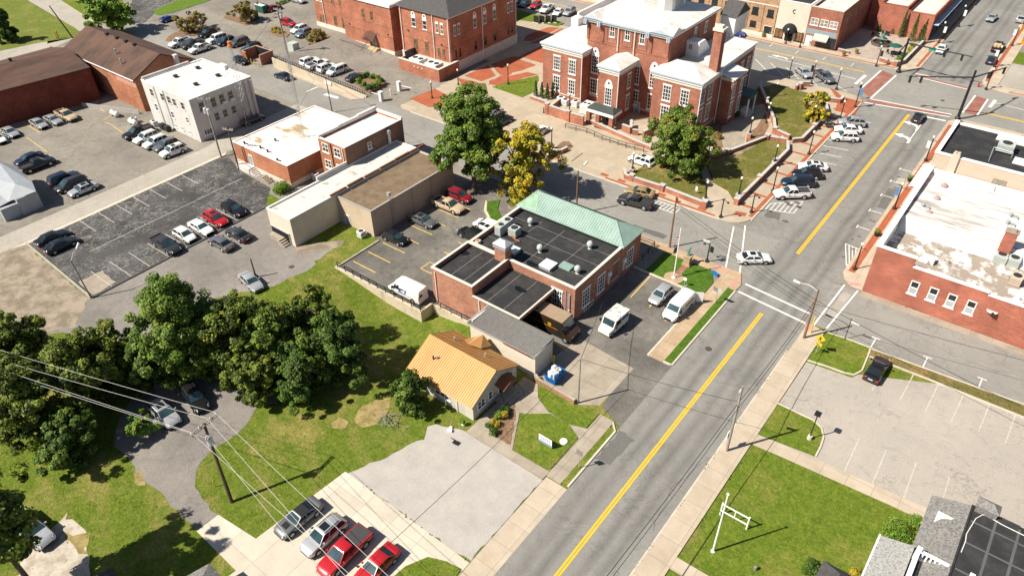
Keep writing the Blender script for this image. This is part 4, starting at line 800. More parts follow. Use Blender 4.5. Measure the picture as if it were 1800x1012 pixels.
# ================================================================ brown roofed brick sheds
bg_ = thing('brown_gable_building', (-156,69), 'red brick building with a wide brown gable roof and pink gable wall', 'building')
b = MB(); b.box(-168,62.8,0,-143.5,63.1,6.7); b.box(-168,75.4,0,-143.5,75.7,6.7); b.box(-143.8,63.1,0,-143.5,75.4,6.7); b.mesh([(-143.8,62.8,6.7),(-143.8,75.7,6.7),(-143.8,69.2,9.85),(-143.5,62.8,6.7),(-143.5,75.7,6.7),(-143.5,69.2,9.85)], [(2,1,0),(3,4,5)]); b.build('wall', b_or, bg_)
b = MB(); b.box(-151,62.72,4.9,-143.5,62.8,6.6); b.build('paint_band', mat('pink_wash', (.50,.25,.19), .8, .1, 1), bg_)
b = MB(); RZ = 10.0
b.mesh([(-172,62.3,6.75),(-143.2,62.3,6.75),(-143.2,69.2,RZ),(-172,69.2,RZ),(-172,76.2,6.75),(-143.2,76.2,6.75)], [(0,1,2,3),(3,2,5,4)]); b.mesh([(-172,62.3,6.6),(-143.2,62.3,6.6),(-143.2,69.2,RZ-.15),(-143.2,76.2,6.6)], [(0,1,1,0)] if False else [])
b.mesh([(-143.2,62.3,6.75),(-143.2,69.2,RZ),(-143.2,76.2,6.75),(-143.2,62.3,6.5),(-143.2,69.2,RZ-.25),(-143.2,76.2,6.5)], [(0,3,4,1),(1,4,5,2)]); b.build('roof', m_brownroof, bg_)
MB().box(-172,62.2,6.6,-143.1,62.32,6.78).build('gutter', m_trim, bg_)
for i, (x, y) in enumerate(((-163,69),(-159,69),(-155.5,69),(-152.2,69))): MB().box(x-.35,y-.35,9.8,x+.35,y+.35,10.3).build('ridge_vent', m_grille, bg_)
for x, y, z in ((-154.5,65.8,8.2),(-150.4,64.4,7.6)): MB().lathe((x,y,z),[(.14,0),(.14,1.2),(.2,1.2),(.2,1.4)],8).build('flue', m_steel, bg_)
b = MB(); b.box(-143.5,71.6,5.5,-142.6,72.4,9.0); b.build('white_chimney', m_whitewall, bg_)
lg = thing('long_brick_shed', (-158,50), 'long dark red brick shed with a sagging brown shingle roof', 'building')
E0, E1 = Vector((-156.9,60.9)), Vector((-160.6,38.0)); R0, R1 = Vector((-166.4,61.6)), Vector((-168.8,37.0)); K0, K1 = Vector((-176,62)), Vector((-178,36))
b = MB(); b.wallseg(E0+Vector((-.5,-.1)), E1+Vector((-.5,0)), .35, 0, 6.7); b.wallseg(E0+Vector((-.5,-.1)), K0, .35, 0, 6.7); b.build('wall', b_pt, lg)
b = MB(); b.mesh([(*E1,6.8),(*E0,6.8),(*R0,8.6),(*R1,8.9),(*K0,6.6),(*K1,6.6)], [(0,1,2,3),(3,2,4,5)]); b.mesh([(*E1,6.8),(*E0,6.8),(*E0,6.6),(*E1,6.6)], [(0,3,2,1)]); b.build('roof', m_brownroof, lg)
b = MB(); b.mesh([(*E0,6.75),(*R0,8.55),(*K0,6.55)],[(0,1,2)]); b.build('gable', b_pt, lg)
MB().lathe((-168,51,8.7),[(.3,0),(.3,.5),(.4,.5),(.4,.6)],8).build('ridge_vent', m_grille, lg)
tag(MB().wallseg((-156.3,56.5),(-143.6,61.5),.12,0,.9).build('low_wall', m_corr), 'low grey metal barrier between the two brown roofed buildings', 'barrier')
# ================================================================ small grey house at the left edge
gh = thing('grey_tin_roof_house', (-128,31), 'small grey house with pale tin roofs at the left edge of the view', 'house')
b = MB(); b.box(-136,29.8,0,-123.4,30.0,2.9); b.box(-123.6,30.0,0,-123.4,33.0,2.9); b.box(-127.5,27.2,0,-123.6,29.8,2.2); b.build('wall', mat('grey_lap_siding', (.33,.35,.37), .7, .08, 1), gh)
b = MB(); b.mesh([(-136,29.4,3.3),(-124.4,28.9,2.6),(-122.9,32.8,3.2),(-125.6,33.6,3.6),(-134.0,34.6,3.3),(-136,33,4.4),(-126.2,31.4,4.1)], [(0,1,6,5),(1,2,6),(2,3,4,5,6)]); b.build('tin_roof', m_tinroof, gh)
b = MB(); b.mesh([(-136,27.0,2.3),(-124.5,26.8,2.3),(-124.2,29.6,2.75),(-136,29.9,2.75)],[(0,1,2,3)]); b.build('porch_roof', mat('grey_porch_roof', (.28,.29,.31), .6), gh)
b = MB()
for x in (-134,-130.6,-127.4,-124.8): b.tube((x,26.9,0),(x,26.9,2.3),.05)
b.path([(-134,26.9,.9),(-124.8,26.9,.9)],.03); b.path([(-134,26.9,.5),(-124.8,26.9,.5)],.03); b.build('porch_railing', m_trim, gh)
win(gh,'y',27.2,-125.8,.9,1.2,.9,nx=2,nz=1)
# ================================================================ justice centre
jc = thing('justice_centre', (-122,130), 'large three storey orange brick civic building with a slate hipped roof and stone base', 'building')
b = MB(); b.box(-155.5,117.6,0,-140.0,150,9.6); b.box(-139.4,113.0,0,-123.1,150,11.2); b.box(-123.09,113.5+2.4,0,-120.9,150,11.2); b.box(-120.8,113.5,0,-106.0,136.4,12.0); b.build('wall', b_jc, jc)
b = MB(); b.box(-155.6,117.45,-1,-139.9,117.6,1.0); b.box(-139.45,112.85,-1,-123.0,113.0,1.4); b.box(-123.1,113.0,-1,-122.95,116,1.4); b.box(-120.9,113.35,-1,-105.9,113.5,2.3); b.box(-106.0,113.5,-1,-105.85,136.5,2.3); b.build('stone_base', m_stone, jc)
b = MB()
for z in (4.35,6.55): b.box(-139.43,112.97,z,-123.07,113.0,z+.12); b.box(-155.52,117.57,z+.2,-139.4,117.6,z+.3); b.box(-120.82,113.47,z+1.2,-105.98,113.5,z+1.32); b.box(-106.0,113.5,z+1.2,-105.97,136.4,z+1.32)
b.build('brick_band', b_dk, jc)
b = MB(); b.box(-139.6,112.7,11.2,-122.9,150,11.8); b.box(-155.7,117.3,9.6,-139.7,150,10.0); b.box(-121.1,113.2,12.0,-105.7,136.7,12.35); b.build('cornice', m_trim, jc)
b = MB(); hip(b,-121.5,112.8,-105.3,137.1,12.36,16.6,'y',7.5,7.5); b.build('hipped_roof', m_slate, jc)
b = MB(); b.box(-139.3,113.1,11.81,-123.2,149.8,11.9); b.build('flat_roof', m_whiteroof, jc)
q = (-115.6,116.8); b = MB(); b.box(q[0]-.6,q[1]-.5,13.6,q[0]+.6,q[1]+.5,15.0); b.build('roof_vent', m_hvacw, jc)
for x in (-147.9+.0,-144.9): win(jc,'y',117.6,x-.3,1.2,1.0,2.4,b_jc,m_grnglass,1,2,fw=.05,lint=.1); win(jc,'y',117.6,x-.3,6.4,1.0,2.2,b_jc,m_grnglass,1,2,fw=.05)
for x in (-153.8,-152.6): win(jc,'y',117.6,x,1.2,.6,1.9,b_jc,m_grnglass,1,1,fw=.04,sill=0); win(jc,'y',117.6,x,6.4,.6,1.9,m_trim,m_grnglass,1,1,fw=.04)
for x in (-132.2,-129.4): win(jc,'y',113.0,x,7.3,.8,2.0,b_jc,m_grnglass,1,2,fw=.05,lint=.35)
win(jc,'y',113.0,-132.4,2.0,.7,1.9,b_jc,m_grnglass,1,1,fw=.05,sill=0)
door(jc,'y',113.0,-129.5,1.4,.95,1.9,m_doorb)
b = MB(); b.mesh([(-132,113,4.3),(-128.6,113,4.3),(-128.6,111.4,3.0),(-132,111.4,3.0),(-130.3,113,4.9),(-130.3,111.4,3.9)], [(3,0,4,5),(1,2,5,4),(2,3,5)]); b.build('door_canopy', m_brownmetal, jc)
for x in (-116.5,-113.2): win(jc,'y',113.5,x,8.3,1.1,1.9,m_trim,m_winglass,1,2,fw=.06,arch=True); win(jc,'y',113.5,x,3.2,1.0,2.4,b_jc,m_grnglass,1,2,fw=.05,lint=.25)
for x in (-109.6,-108.2): win(jc,'y',113.5,x,8.3,.65,1.9,m_trim,m_grnglass,1,2,fw=.05,lint=.4); win(jc,'y',113.5,x,3.2,.65,1.9,b_jc,m_grnglass,1,1,fw=.05)
for y in (115.0,116.3,133.4,134.7): win(jc,'x',-106.0,y,8.0,.6,2.0,m_trim,None,1,2,fw=.05,lint=.3); win(jc,'x',-106.0,y,3.0,.6,2.0,b_jc,None,1,1,fw=.05)
for y in (121.6,125.0,128.4): win(jc,'x',-106.0,y,7.9,1.0,2.0,m_trim,None,1,2,fw=.06,arch=True); win(jc,'x',-106.0,y,3.0,.9,2.0,b_jc,None,1,1,fw=.05)
for x, y, z in ((-120.3,113.4,12),(-110.8,113.4,12),(-106.3,113.35,12),(-152.0,117.5,9.5)): pipe_part(jc, [(x,y-.05,.2),(x,y-.05,z)], .09)
pipe_part(jc, [(-105.9,124.0,.2),(-105.9,124.0,12)], .09); pipe_part(jc, [(-105.9,136.1,.2),(-105.9,136.1,12)], .09)
for x, z in ((-137.4,4.9),(-124.6,4.9),(-118.4,7.0),(-108.6,5.8)): MB().box(x-.15,112.9 if x < -122 else 113.4,z,x+.15,113.3,z+.3).build('wall_light', m_blackmetal, jc)
b = MB()
for i in range(7): b.box(-130.6+0,109.4+.38*i-.0,.0,-127.6,109.78+.38*i,.2*(i+1))
b.box(-130.6,112.06,0,-127.6,112.85,1.4); b.build('entrance_stair', mat('tan_steps', (.50,.36,.20), .8), jc)
b = MB(); b.box(-139.0,110.6,0,-131.0,112.85,.7); b.build('ramp', m_oldconc, jc)
b = MB()
for x in (-130.7,-127.5): b.path([(x,109.4,.2),(x,109.4,1.1),(x,112.0,2.4),(x,112.8,2.4)],.04)
b.path([(-139,110.6,1.0),(-139,110.6,1.7),(-131,110.6,1.9),(-130.7,112,2.4)],.04); b.path([(-139,110.6,1.2),(-131,110.6,1.4)],.03); b.build('stair_railing', m_blackmetal, jc)
# cooling enclosure beside it
en = thing('brick_enclosure', (-111,111), 'waist high orange brick enclosure with a dark gate around two cooling units', 'enclosure')
b = MB(); b.box(-117.2,108.4,0,-105.2,108.75,2.7); b.box(-117.2,108.75,0,-116.85,113.3,2.7); b.box(-105.55,108.75,0,-105.2,114.8,2.7); b.build('wall', b_jc, en)
b = MB(); b.box(-117.3,108.3,2.7,-105.1,108.85,2.82); b.box(-105.65,108.85,2.7,-105.1,114.9,2.82); b.box(-116.8,108.9,.2,-105.7,113.3,.22); b.build('coping', m_stone, en)
b = MB(); b.box(-117.1,110.4,0,-116.7,113.3,3.6); b.build('dark_screen', m_blackmetal, en)
for x in (-112.4,-111.3,-110.1): MB().lathe((x,108.38,1.9),[(.02,-.16),(.16,0),(.02,.16)],8).build('round_vent', m_trim, en)
for i, x in enumerate((-113.6,-108.9)): hvac(x,110.9,.25,3.2,2.6,2.5,('large white cooling unit at the left of the brick enclosure','large white cooling unit at the right of the brick enclosure')[i],'cooling units in the brick enclosure',m_hvacw,2)

# ================================================================ courthouse
ct = thing('courthouse', (-66,128), 'historic red brick courthouse with white roofs, tall windows and a white clock tower base', 'building')
def cwin(ax, pl, u, z0, w_, h, **k): win(ct, ax, pl, u, z0, w_, h, m_trim, k.pop('g', m_winglass), k.pop('nx', 3), k.pop('nz', 4), lint=.22, sill=.2, fw=.11, bar=.04, **k)
def wing(x0, y0, x1, y1, h):
    b = MB(); b.box(x0, y0, 0, x1, y1, h-1.0); return b
b = MB(); b.box(-84.0,116.6,-.4,-74.8,143,9.4); b.build('left_wing_wall', b_ct, ct)
b = MB(); b.box(-59.0,116.3,-.4,-49.6,124.2,9.4); b.box(-57.5,124.19,-.4,-50.2,140.2,9.4); b.box(-50.19,124.6,-.4,-47.2,129.8,8.6); b.build('right_wing_wall', b_ct, ct)
b = MB(); b.box(-75.6,119.6,-2,-58.2,138.5,15.6); b.build('main_wall', b_ct, ct)
b = MB(); b.box(-68.6,113.2,-1.2,-64.5,119.59,9.3); b.build('stair_tower_wall', b_ct, ct)
# cornice courses: stone frieze then pale blue eave
b = MB()
for x0,y0,x1,y1,z in ((-84.0,116.6,-74.8,143,9.4),(-59.0,116.3,-49.6,124.2,9.4),(-57.5,124.25,-50.2,140.2,9.4),(-68.6,113.2,-64.5,119.5,9.3),(-50.15,124.6,-47.2,129.8,8.6)): b.box(x0-.08,y0-.08,z,x1+.08,y1-.02,z+.55)
for x0,y0,x1 in ((-84.0,116.6,-74.8),(-59.0,116.3,-49.6)): b.box(x0-.04,y0-.04,1.05,x1+.04,y0-.0,1.25)
b.box(-49.6,116.3,1.05,-49.56,124.2,1.25); b.box(-74.8,119.56,1.05,-58.9,119.6,1.25); b.build('stone_frieze', m_stone, ct)
b = MB()
for x0,y0,x1,y1,z in ((-84.0,116.6,-74.8,143,9.95),(-59.0,116.3,-49.6,124.2,9.95),(-57.5,124.25,-50.2,140.2,9.95),(-68.6,113.2,-64.5,119.5,9.85)): b.box(x0-.25,y0-.25,z,x1+.25,y1-.04,z+.45,0); b.box(x0-.45,y0-.45,z+.45,x1+.45,y1-.03,z+.75,1)
b.box(-75.9,119.25,15.6,-57.9,138.6,16.05,0); b.box(-76.2,118.95,16.05,-57.6,138.8,16.35,1); b.build('cornice', [m_trim, m_bluetrim], ct)
b = MB(); hip(b,-84.5,116.1,-74.3,128,10.71,11.7,'y',3.5,0); b.poly([(-84.5,128),(-74.3,128),(-74.3,143.2),(-84.5,143.2)],11.0); b.build('left_wing_roof', m_whiteroof, ct)
b = MB(); hip(b,-59.5,115.8,-49.1,124.3,10.71,12.1,'x',3.2,4.2); b.poly([(-58.0,124.2),(-49.7,124.2),(-49.7,140.6),(-58.0,140.6)],10.74); b.face([(-50.19,124.4,9.8),(-46.8,124.4,9.2),(-46.8,130.1,9.2),(-50.19,130.1,9.8)]); b.face([(-50.19,124.4,9.6),(-46.8,124.4,9.0),(-46.8,124.4,9.2),(-50.19,124.4,9.8)]); b.build('right_wing_roof', m_whiteroof, ct)
b = MB(); hip(b,-69.1,112.7,-64.0,119.6,10.61,11.5,'y',2.4,0); b.build('tower_roof', m_whiteroof, ct)
b = MB(); hip(b,-76.3,118.9,-57.5,138.9,16.36,18.2,'y',7,7)
b.build('main_roof', m_whiteroof, ct)
for xa, xb in ((-76.3,-72.2),(-62.2,-57.5)):            # little front gables over the corner bays
    b = MB(); xm = (xa+xb)/2; b.mesh([(xa,118.8,16.36),(xb,118.8,16.36),(xm,118.8,17.5),(xm,123.4,17.5),(xa,123.4,16.6),(xb,123.4,16.6)], [(0,1,2),(1,5,3,2),(4,0,2,3)])
    b.mesh([(xa+.5,118.74,16.45),(xb-.5,118.74,16.45),(xm,118.74,17.2)], [(0,1,2)], 1); b.build('front_gable', [m_whiteroof, m_bluetrim], ct)
b = MB(); ym = 120.8; b.mesh([(-57.4,118.9,16.36),(-57.4,122.8,16.36),(-57.4,ym,17.5),(-60.8,ym,17.5),(-60.8,118.9,16.6),(-60.8,122.8,16.6)], [(0,1,2),(4,0,2,3),(1,5,3,2)]); b.build('side_gable', m_whiteroof, ct)
b = MB()
for x in (-76.0,-73.0,-62.6,-58.4): b.box(x-.12,118.7,15.2,x+.12,119.3,16.0); b.box(x+.28,118.7,15.2,x+.5,119.3,16.0)
b.build('eave_bracket', m_bluetrim, ct)
cu = MB(); cx, cy, s = -66.7, 131.0, 3.9; ch = 1.1
pts = [(cx-s+ch,cy-s),(cx+s-ch,cy-s),(cx+s,cy-s+ch),(cx+s,cy+s-ch),(cx+s-ch,cy+s),(cx-s+ch,cy+s),(cx-s,cy+s-ch),(cx-s,cy-s+ch)]
cu.prism(pts, 17.0, 24.5); cuo = cu.build('clock_tower_base', m_trim, ct)
lo = MB()
for i in range(18): lo.box(cx-1.5,cy-s-.06,17.6+.3*i,cx+1.5,cy-s+.02,17.75+.3*i); lo.box(cx+s-.02,cy-1.6,17.6+.3*i,cx+s+.06,cy+1.6,17.75+.3*i)
lo.build('louvre', m_corr, cuo)
for u in (-80.55,-76.9): cwin('y',116.6,u,5.8,1.6,2.8); cwin('y',116.6,u,1.65,1.6,2.95)
for u in (-56.05,-52.5): cwin('y',116.3,u,5.8,1.65,2.85); cwin('y',116.3,u,1.9,1.65,2.85)
for u in (-73.6,-64.2-.3,-60.7): cwin('y',119.6,u,5.85,1.6,3.4,nz=5,arch=True); 
for u in (-73.6,-64.4,-60.6): cwin('y',119.6,u,1.65,1.75,2.9)
for u in (-70.2,-66.9,-63.8): win(ct,'y',119.6,u,13.6,1.05,2.1,m_trim,None,2,2,lint=.15,sill=.15,fw=.1)
b = MB()
for u in (-70.2,-66.9,-63.8): 
    for a_, c_ in ((u-1.1,u-1.0),(u+1.0,u+1.1)): b.box(a_,119.52,12.6,c_,119.6,15.5)
    b.box(u-1.1,119.52,12.5,u+1.1,119.6,12.6)
for u in (-75.5,-72.2,-61.9,-58.5): b.box(u-.25,119.45,12.4,u+.25,119.6,15.6)
b.box(-75.6,119.5,12.0,-58.2,119.6,12.25); b.build('brick_pilaster', b_ct, ct)
cwin('y',113.2,-66.4,3.3,1.5,3.4,nz=5,arch=True)
for y in (117.2,): cwin('x',-64.5,y,5.8,1.2,2.8,nx=2); cwin('x',-64.5,y,1.6,1.2,2.8,nx=2)
for y in (117.3,120.4): cwin('x',-49.6,y,6.4,1.7,3.0); cwin('x',-49.6,y,2.3,1.7,3.1)
for y in (125.4,128.7): cwin('x',-47.2,y,5.4,1.2,2.6,nx=2); cwin('x',-47.2,y,1.6,1.2,2.9,nx=2)
for y in (132.4,135.4,138.4): cwin('x',-50.2,y,5.4,1.3,2.9,nx=2); cwin('x',-50.2,y,1.6,1.3,2.9,nx=2)
for y in (129.8,134.2): win(ct,'x',-58.2,y,12.8,1.0,2.0,m_trim,None,2,2,lint=.2,fw=.1)
for x, y, z in ((-74.6,116.4,9.9),(-64.4,113.1,9.8),(-49.5,124.3,9.9),(-49.5,116.2,9.9),(-69.9+1.1,119.4,15.6),(-65.3,119.4,15.6),(-50.1,140.2,9.9)): pipe_part(ct, [(x+.05,y-.06,-.1 if z < 12 else 11.3),(x+.05,y-.06,z)], .09)
b = MB(); b.box(-51.1,121.6,9.8,-49.5,123.2,18.0); b.build('chimney', b_ct, ct)
b = MB(); b.box(-51.3,121.4,18.0,-49.3,123.4,18.45); b.box(-50.8,121.9,18.45,-49.8,122.9,18.9); b.build('chimney_cap', m_stone, ct)
b = MB(); b.mesh([(-58.3,126.6,10.7),(-55.6,126.6,10.7),(-55.6,129.0,10.7),(-58.3,129.0,10.7),(-58.3,126.6,13.4),(-55.6,126.6,13.4),(-55.6,129.0,13.4),(-58.3,129.0,13.4),(-55.8,132.2,10.75)], [(0,1,5,4),(1,2,6,5),(4,5,6,7),(2,8,6),(8,7,6)]); b.build('roof_penthouse', m_trim, ct)
win(ct,'y',126.6,-57.3,11.9,.7,.9,m_trim,None,2,2,fw=.05)
b = MB(); b.box(-80.5,121.5,10.9,-75.61,122.6,12.0); b.build('roof_light', m_trim, ct); b = MB(); b.box(-80.2,121.46,11.3,-78.2,121.52,11.8); b.box(-77.8,121.46,11.3,-75.9,121.52,11.8); b.build('roof_light_pane', m_hvac, ct)
b = MB(); b.box(-84.3,129,10.9,-83.9,143,13.2); b.box(-84.4,127,10.9,-82.8,129,12.6); b.build('far_parapet', m_trim, ct)
b = MB(); b.mesh([(-58.2,140.0,14.6),(-54.6,140.0,14.6),(-54.6,146.4,14.6),(-58.2,146.4,14.6),(-58.2,143.2,16.8),(-54.6,143.2,16.8)], [(0,1,5,4),(2,3,4,5),(1,2,5),(3,0,4)]); b.build('portico_roof', m_slate, ct); b = MB(); b.box(-58,140.3,11,-54.9,146,14.55); b.build('portico_entablature', m_trim, ct)
# porch canopy under the stair tower
b = MB(); hip(b,-69.0,110.0,-63.2,113.2,3.2,4.0,'x',1.0,1.0); 
for i in range(14): b.tube((-68.8+i*.42,109.98,3.24),(-68.2+i*.36,111.5,3.98),.03,n=4)
b.build('porch_roof', mat('dark_green_grey_roof', (.06,.075,.07), .5), ct)
b = MB(); b.box(-69.0,110.0,2.6,-63.2,110.25,3.18); b.box(-63.45,110.25,2.6,-63.2,113.2,3.18); b.build('porch_beam', m_trim, ct)
for x in (-68.7,-66.6,-63.7): MB().box(x-.4,110.05,0,x+.4,110.8,2.6).build('porch_pier', b_ct, ct)
door(ct,'y',119.6,-63.6,.15,1.1,2.1,m_doorb); door(ct,'y',113.2,-65.8,.1,1.6,2.1,mat('bronze_glass', (.10,.06,.03), .2))
b = MB(); b.face([(-49.6,129.8,4.6),(-45.4,129.8,4.2),(-45.4,133.6,4.2),(-49.6,133.6,4.6)]); b.box(-45.6,129.8,3.8,-45.4,133.6,4.2); b.build('side_canopy', m_green, ct)
for y in (130.1,133.3): MB().lathe((-45.7,y,.1),[(.2,0),(.17,.1),(.15,3.6),(.22,3.7)],10).build('canopy_column', m_trim, ct)
b = MB()
for i in range(6): b.box(-47.2+.33*i,130.4,.1,-46.87+.33*i,133,1.1-.17*i)
b.build('side_steps', m_stone, ct)
# ================================================================ far row and fountain court walls
fr = thing('tan_brick_shop', (-90,186), 'two storey tan brick shop building with dark windows across the far street', 'building')
shell(fr,-112,174,-58.35,205,0,8.9,b_tan,m_whiteroof,m_stone,.6,.4)
for x in [-67.2-3.45*i for i in range(10)]+[-63.7,-59.95]: win(fr,'y',174,x,4.9,1.5,1.5,m_blackmetal,None,2,2,fw=.06,sill=.3); win(fr,'y',174,x,1.8,1.5,1.4,m_blackmetal,None,2,2,fw=.06,sill=.05) if x < -61 else None
door(fr,'y',174,-59.9,.1,1.9,2.5,m_winglass,m_trim)
b = MB(); b.box(-112,173.93,7.2,-58.35,174,7.45); b.box(-112,173.9,0,-58.4,174,.9); b.build('stone_course', m_stone, fr); b = MB()
for x in (-58.7,-61.9,-65.5,-68.9,-72.4,-75.8): b.box(x-.25,173.88,.9,x+.25,173.93,7.2)
b.build('brick_pilaster', b_tan, fr)
fs = thing('white_stucco_shop', (-54.6,188), 'plain pinkish white stucco shop with a black dome awning', 'building')
shell(fs,-58.3,174,-51.05,205,0,9.0,m_stucco,m_blackroof,m_trim,.6,.35)
for x in (-57.1,-52.2): win(fs,'y',174,x,.6,2.0 if x < -56 else 1.9,2.0,m_blackmetal,glassy('lit_shop_glass', (.22,.11,.05), .2),2,1,fw=.1)
door(fs,'y',174,-54.7,.1,1.6,2.2,m_darkopen,m_blackmetal)
b = MB(); n = 12; V = []
for j in range(6):
    ph = rad(90*j/5); r = 1.75*math.cos(ph); V += [(-54.7+r*math.cos(math.pi+math.pi*i/n), 173.98+r*math.sin(math.pi+math.pi*i/n)*.9, 2.5+1.8*math.sin(ph)) for i in range(n+1)]
b.mesh(V, [(j*(n+1)+i, j*(n+1)+i+1, (j+1)*(n+1)+i+1, (j+1)*(n+1)+i) for j in range(5) for i in range(n)]); b.build('dome_awning', m_blackcanvas, fs, smooth=True)
b = MB(); pts = [(-54.55+.33*math.cos(rad(t)), 7.0+.42*math.sin(rad(t))) for t in range(50, 311, 26)]
for p, q in zip(pts[:-1], pts[1:]): b.tube((p[0],173.92,p[1]),(q[0],173.92,q[1]),.07,n=6)
b.build('letter_c', m_blackmetal, fs)
fb = thing('red_brick_shop', (-47.4,188), 'two storey red brick shop with a striped awning at the corner of the court', 'building')
shell(fb,-51.0,174,-43.8,207,0,8.8,b_ct,m_dirtyroof,m_stone,.5,.35)
for x in (-49.6,-47.4,-45.3): win(fb,'y',174,x,4.85,1.75,1.6,m_trim,m_blind,2,2,fw=.1,sill=.12)
b = MB(); fbox(b,'y',174,-50.9,-44.1,-.02,.06,2.8,4.0); b.build('shop_fascia', m_doorb, fb)
for x in (-47.3,-45.0): win(fb,'y',174,x,.5,2.1,2.2,m_blackmetal,None,2,1,fw=.08)
door(fb,'y',174,-50.0,.1,1.2,2.2,m_trim)
b = MB(); b.mesh([(-48.9,173.95,3.2),(-45.6,173.95,3.2),(-45.6,172.6,2.2),(-48.9,172.6,2.2),(-45.6,172.6,1.95),(-48.9,172.6,1.95)], [(0,3,2,1),(3,5,4,2)]); b.build('awning', m_awn, fb)
for y in (178,181,184,187,190): win(fb,'x',-43.8,y,5.0,1.0,1.6,b_ct,m_blind,1,2,fw=.06)
def lowwall(name, x0,y0,x1,y1,h,rm,label):
    o = thing(name, ((x0+x1)/2,(y0+y1)/2), label, 'building'); shell(o,x0,y0,x1,y1,0,h,b_rd,rm,b_rd,.5,.3); return o
lowwall('court_side_building',-43.6,196,-41.0,230,6.2,m_whiteroof,'set back red wall strip behind the tall cypress at the court corner')
lowwall('court_side_building',-40.9,193,-34.7,235,6.6,m_dirtyroof,'taller plain red brick building on the left behind the fountain court')
o_ = lowwall('court_side_building',-34.6,192.6,-28.6,222,5.9,m_dirtyroof,'lower red brick building on the right behind the fountain court')
b = MB()
for i in range(5): b.box(-28.6,194+i*5,.1,-28.52,198+i*5,3.6)
b.build('shop_front', m_winglass, o_); b = MB(); b.box(-28.6,193,3.7,-27.4,222,3.9); b.build('shop_canopy', m_bluetrim, o_)
for i, (ya, yb, h, mt) in enumerate(((222.2,240,6.4,b_tan),(240.2,262,7.2,m_whitewall),(262.2,300,6.8,b_dk))):
    o = thing('far_shop', (-36,(ya+yb)/2), ('tan shop in the row beyond the fountain court','white fronted shop in the row beyond the fountain court','dark brick shop at the far end of the row up the street')[i], 'building'); shell(o,-44,ya,-28.6,yb,0,h,mt,m_whiteroof,m_trim,.4,.3)
    b = MB(); b.box(-28.6,ya+.5,.4,-28.5,yb-.5,3.2); b.build('shop_front', m_winglass, o)
# ================================================================ right hand brick building and its neighbour
rb = thing('red_flank_building', (8,102), 'brick building with a long red side wall, four white windows and a peeling white roof', 'building')
b = MB(); b.box(-11.1,89.3,0,-6.4,89.65,7.3); b.box(-6.4,89.3,0,2.2,89.65,5.95); b.box(2.2,89.3,0,40,89.65,5.6); b.build('side_wall', b_rd, rb)
b = MB(); b.box(-11.1,89.65,0,-10.75,115.2,7.3); b.box(39.6,89.65,0,40,115,5.6); b.build('front_wall', b_ct, rb)
b = MB(); b.box(-11.3,89.65,7.3,-10.6,115.2,7.5); b.box(-11.3,89.15,7.3,-6.3,89.65,7.5); b.box(-6.4,89.2,5.95,2.3,89.7,6.12); b.box(2.3,89.2,5.6,40,89.7,5.75); b.box(-10.75,89.65,4.6,-10.70,98.2,7.28); b.build('coping', m_trim, rb)
sl_ = MB(); sl_.face([(-10.72,89.64,5.1),(40,89.64,5.0),(40,98.2,5.2),(-10.72,98.2,5.2)]); sl_.build('low_roof', m_peel, rb)
b = MB(); b.face([(-10.72,98.2,5.2),(40,98.2,5.2),(40,99.6,6.9),(-10.72,99.6,6.9)]); b.build('white_upstand', m_trim, rb)
b = MB(); b.face([(-10.74,99.6,6.9),(40,99.6,6.9),(40,115.0,6.5),(-10.74,115.0,6.5)]); b.build('upper_roof', m_streak, rb)
b = MB(); b.box(-10.7,114.6,6.3,40,115.0,7.3); b.box(-4,114.3,6.3,-2.2,114.6,7.4); b.build('back_parapet', m_trim, rb)
for x in (-5.45,-3.2,-1.05,1.15): win(rb,'y',89.3,x,2.15,1.05,2.0,m_trim,None,1,2,fw=.12,bar=.07,sill=.16)
for x in (-5.45,-3.2,-1.05,1.15): b = MB(); fbox(b,'y',89.3,x-.4,x+.4,.02,.035,2.27,3.1); b.build('lower_blind', mat('grey_blind', (.36,.38,.40), .5), rb) if x == -5.45 else b.build('lower_blind', bpy.data.materials['grey_blind'], rb)
b = MB(); b.lathe((3.4,89.15,3.7),[(.05,-.05),(.45,0),(.62,.06),(.58,.02),(.05,-.0)],14); dsh = b.build('satellite_dish', m_hvacw, rb); b = MB(); b.path([(3.4,89.2,3.2),(3.4,88.7,3.5),(3.55,88.5,3.9)],.04); b.box(3.4,88.4,3.8,3.7,88.6,4.0); b.build('dish_arm', m_grille, dsh)
b = MB(); b.box(1.2,98.6,5.2,2.6,99.6,9.4); b.build('chimney', b_rd, rb); b = MB(); b.box(1.1,98.5,9.4,2.7,99.7,9.55); b.box(1.5,98.8,9.55,2.3,99.4,9.75); b.build('chimney_cap', m_oldconc, rb)
for i, q in enumerate(((1.94,98.27,5.20), (3.36,98.47,5.20), (4.31,94.40,5.10))): hvac(q[0],q[1],5.15,1.5 if i < 2 else 1.3,1.3,1.3,('pale square cooling unit left of a pair on the peeling roof','pale square cooling unit right of a pair on the peeling roof','taller rooftop unit with a dark fan near the red wall')[i],'cooling units on the peeling roof',m_hvac if i < 2 else m_siding)
for i, q in enumerate(((-8.13,111.54,6.70), (-8.09,107.07,6.70), (-8.00,102.50,6.80))):
    tag(MB().lathe((q[0],q[1],6.65),[(.5,0),(.48,.2),(.3,.38),(.04,.42)],14).build('dome_vent', mat('dull_pink_dome', (.36,.25,.23), .7) if i == 0 else bpy.data.materials['dull_pink_dome'], smooth=True), ('rusty round roof dome farthest from the red wall','rusty round roof dome between two others on the streaked roof','rusty round roof dome nearest the white upstand')[i], 'roof vent', 'round domes on the streaked roof')
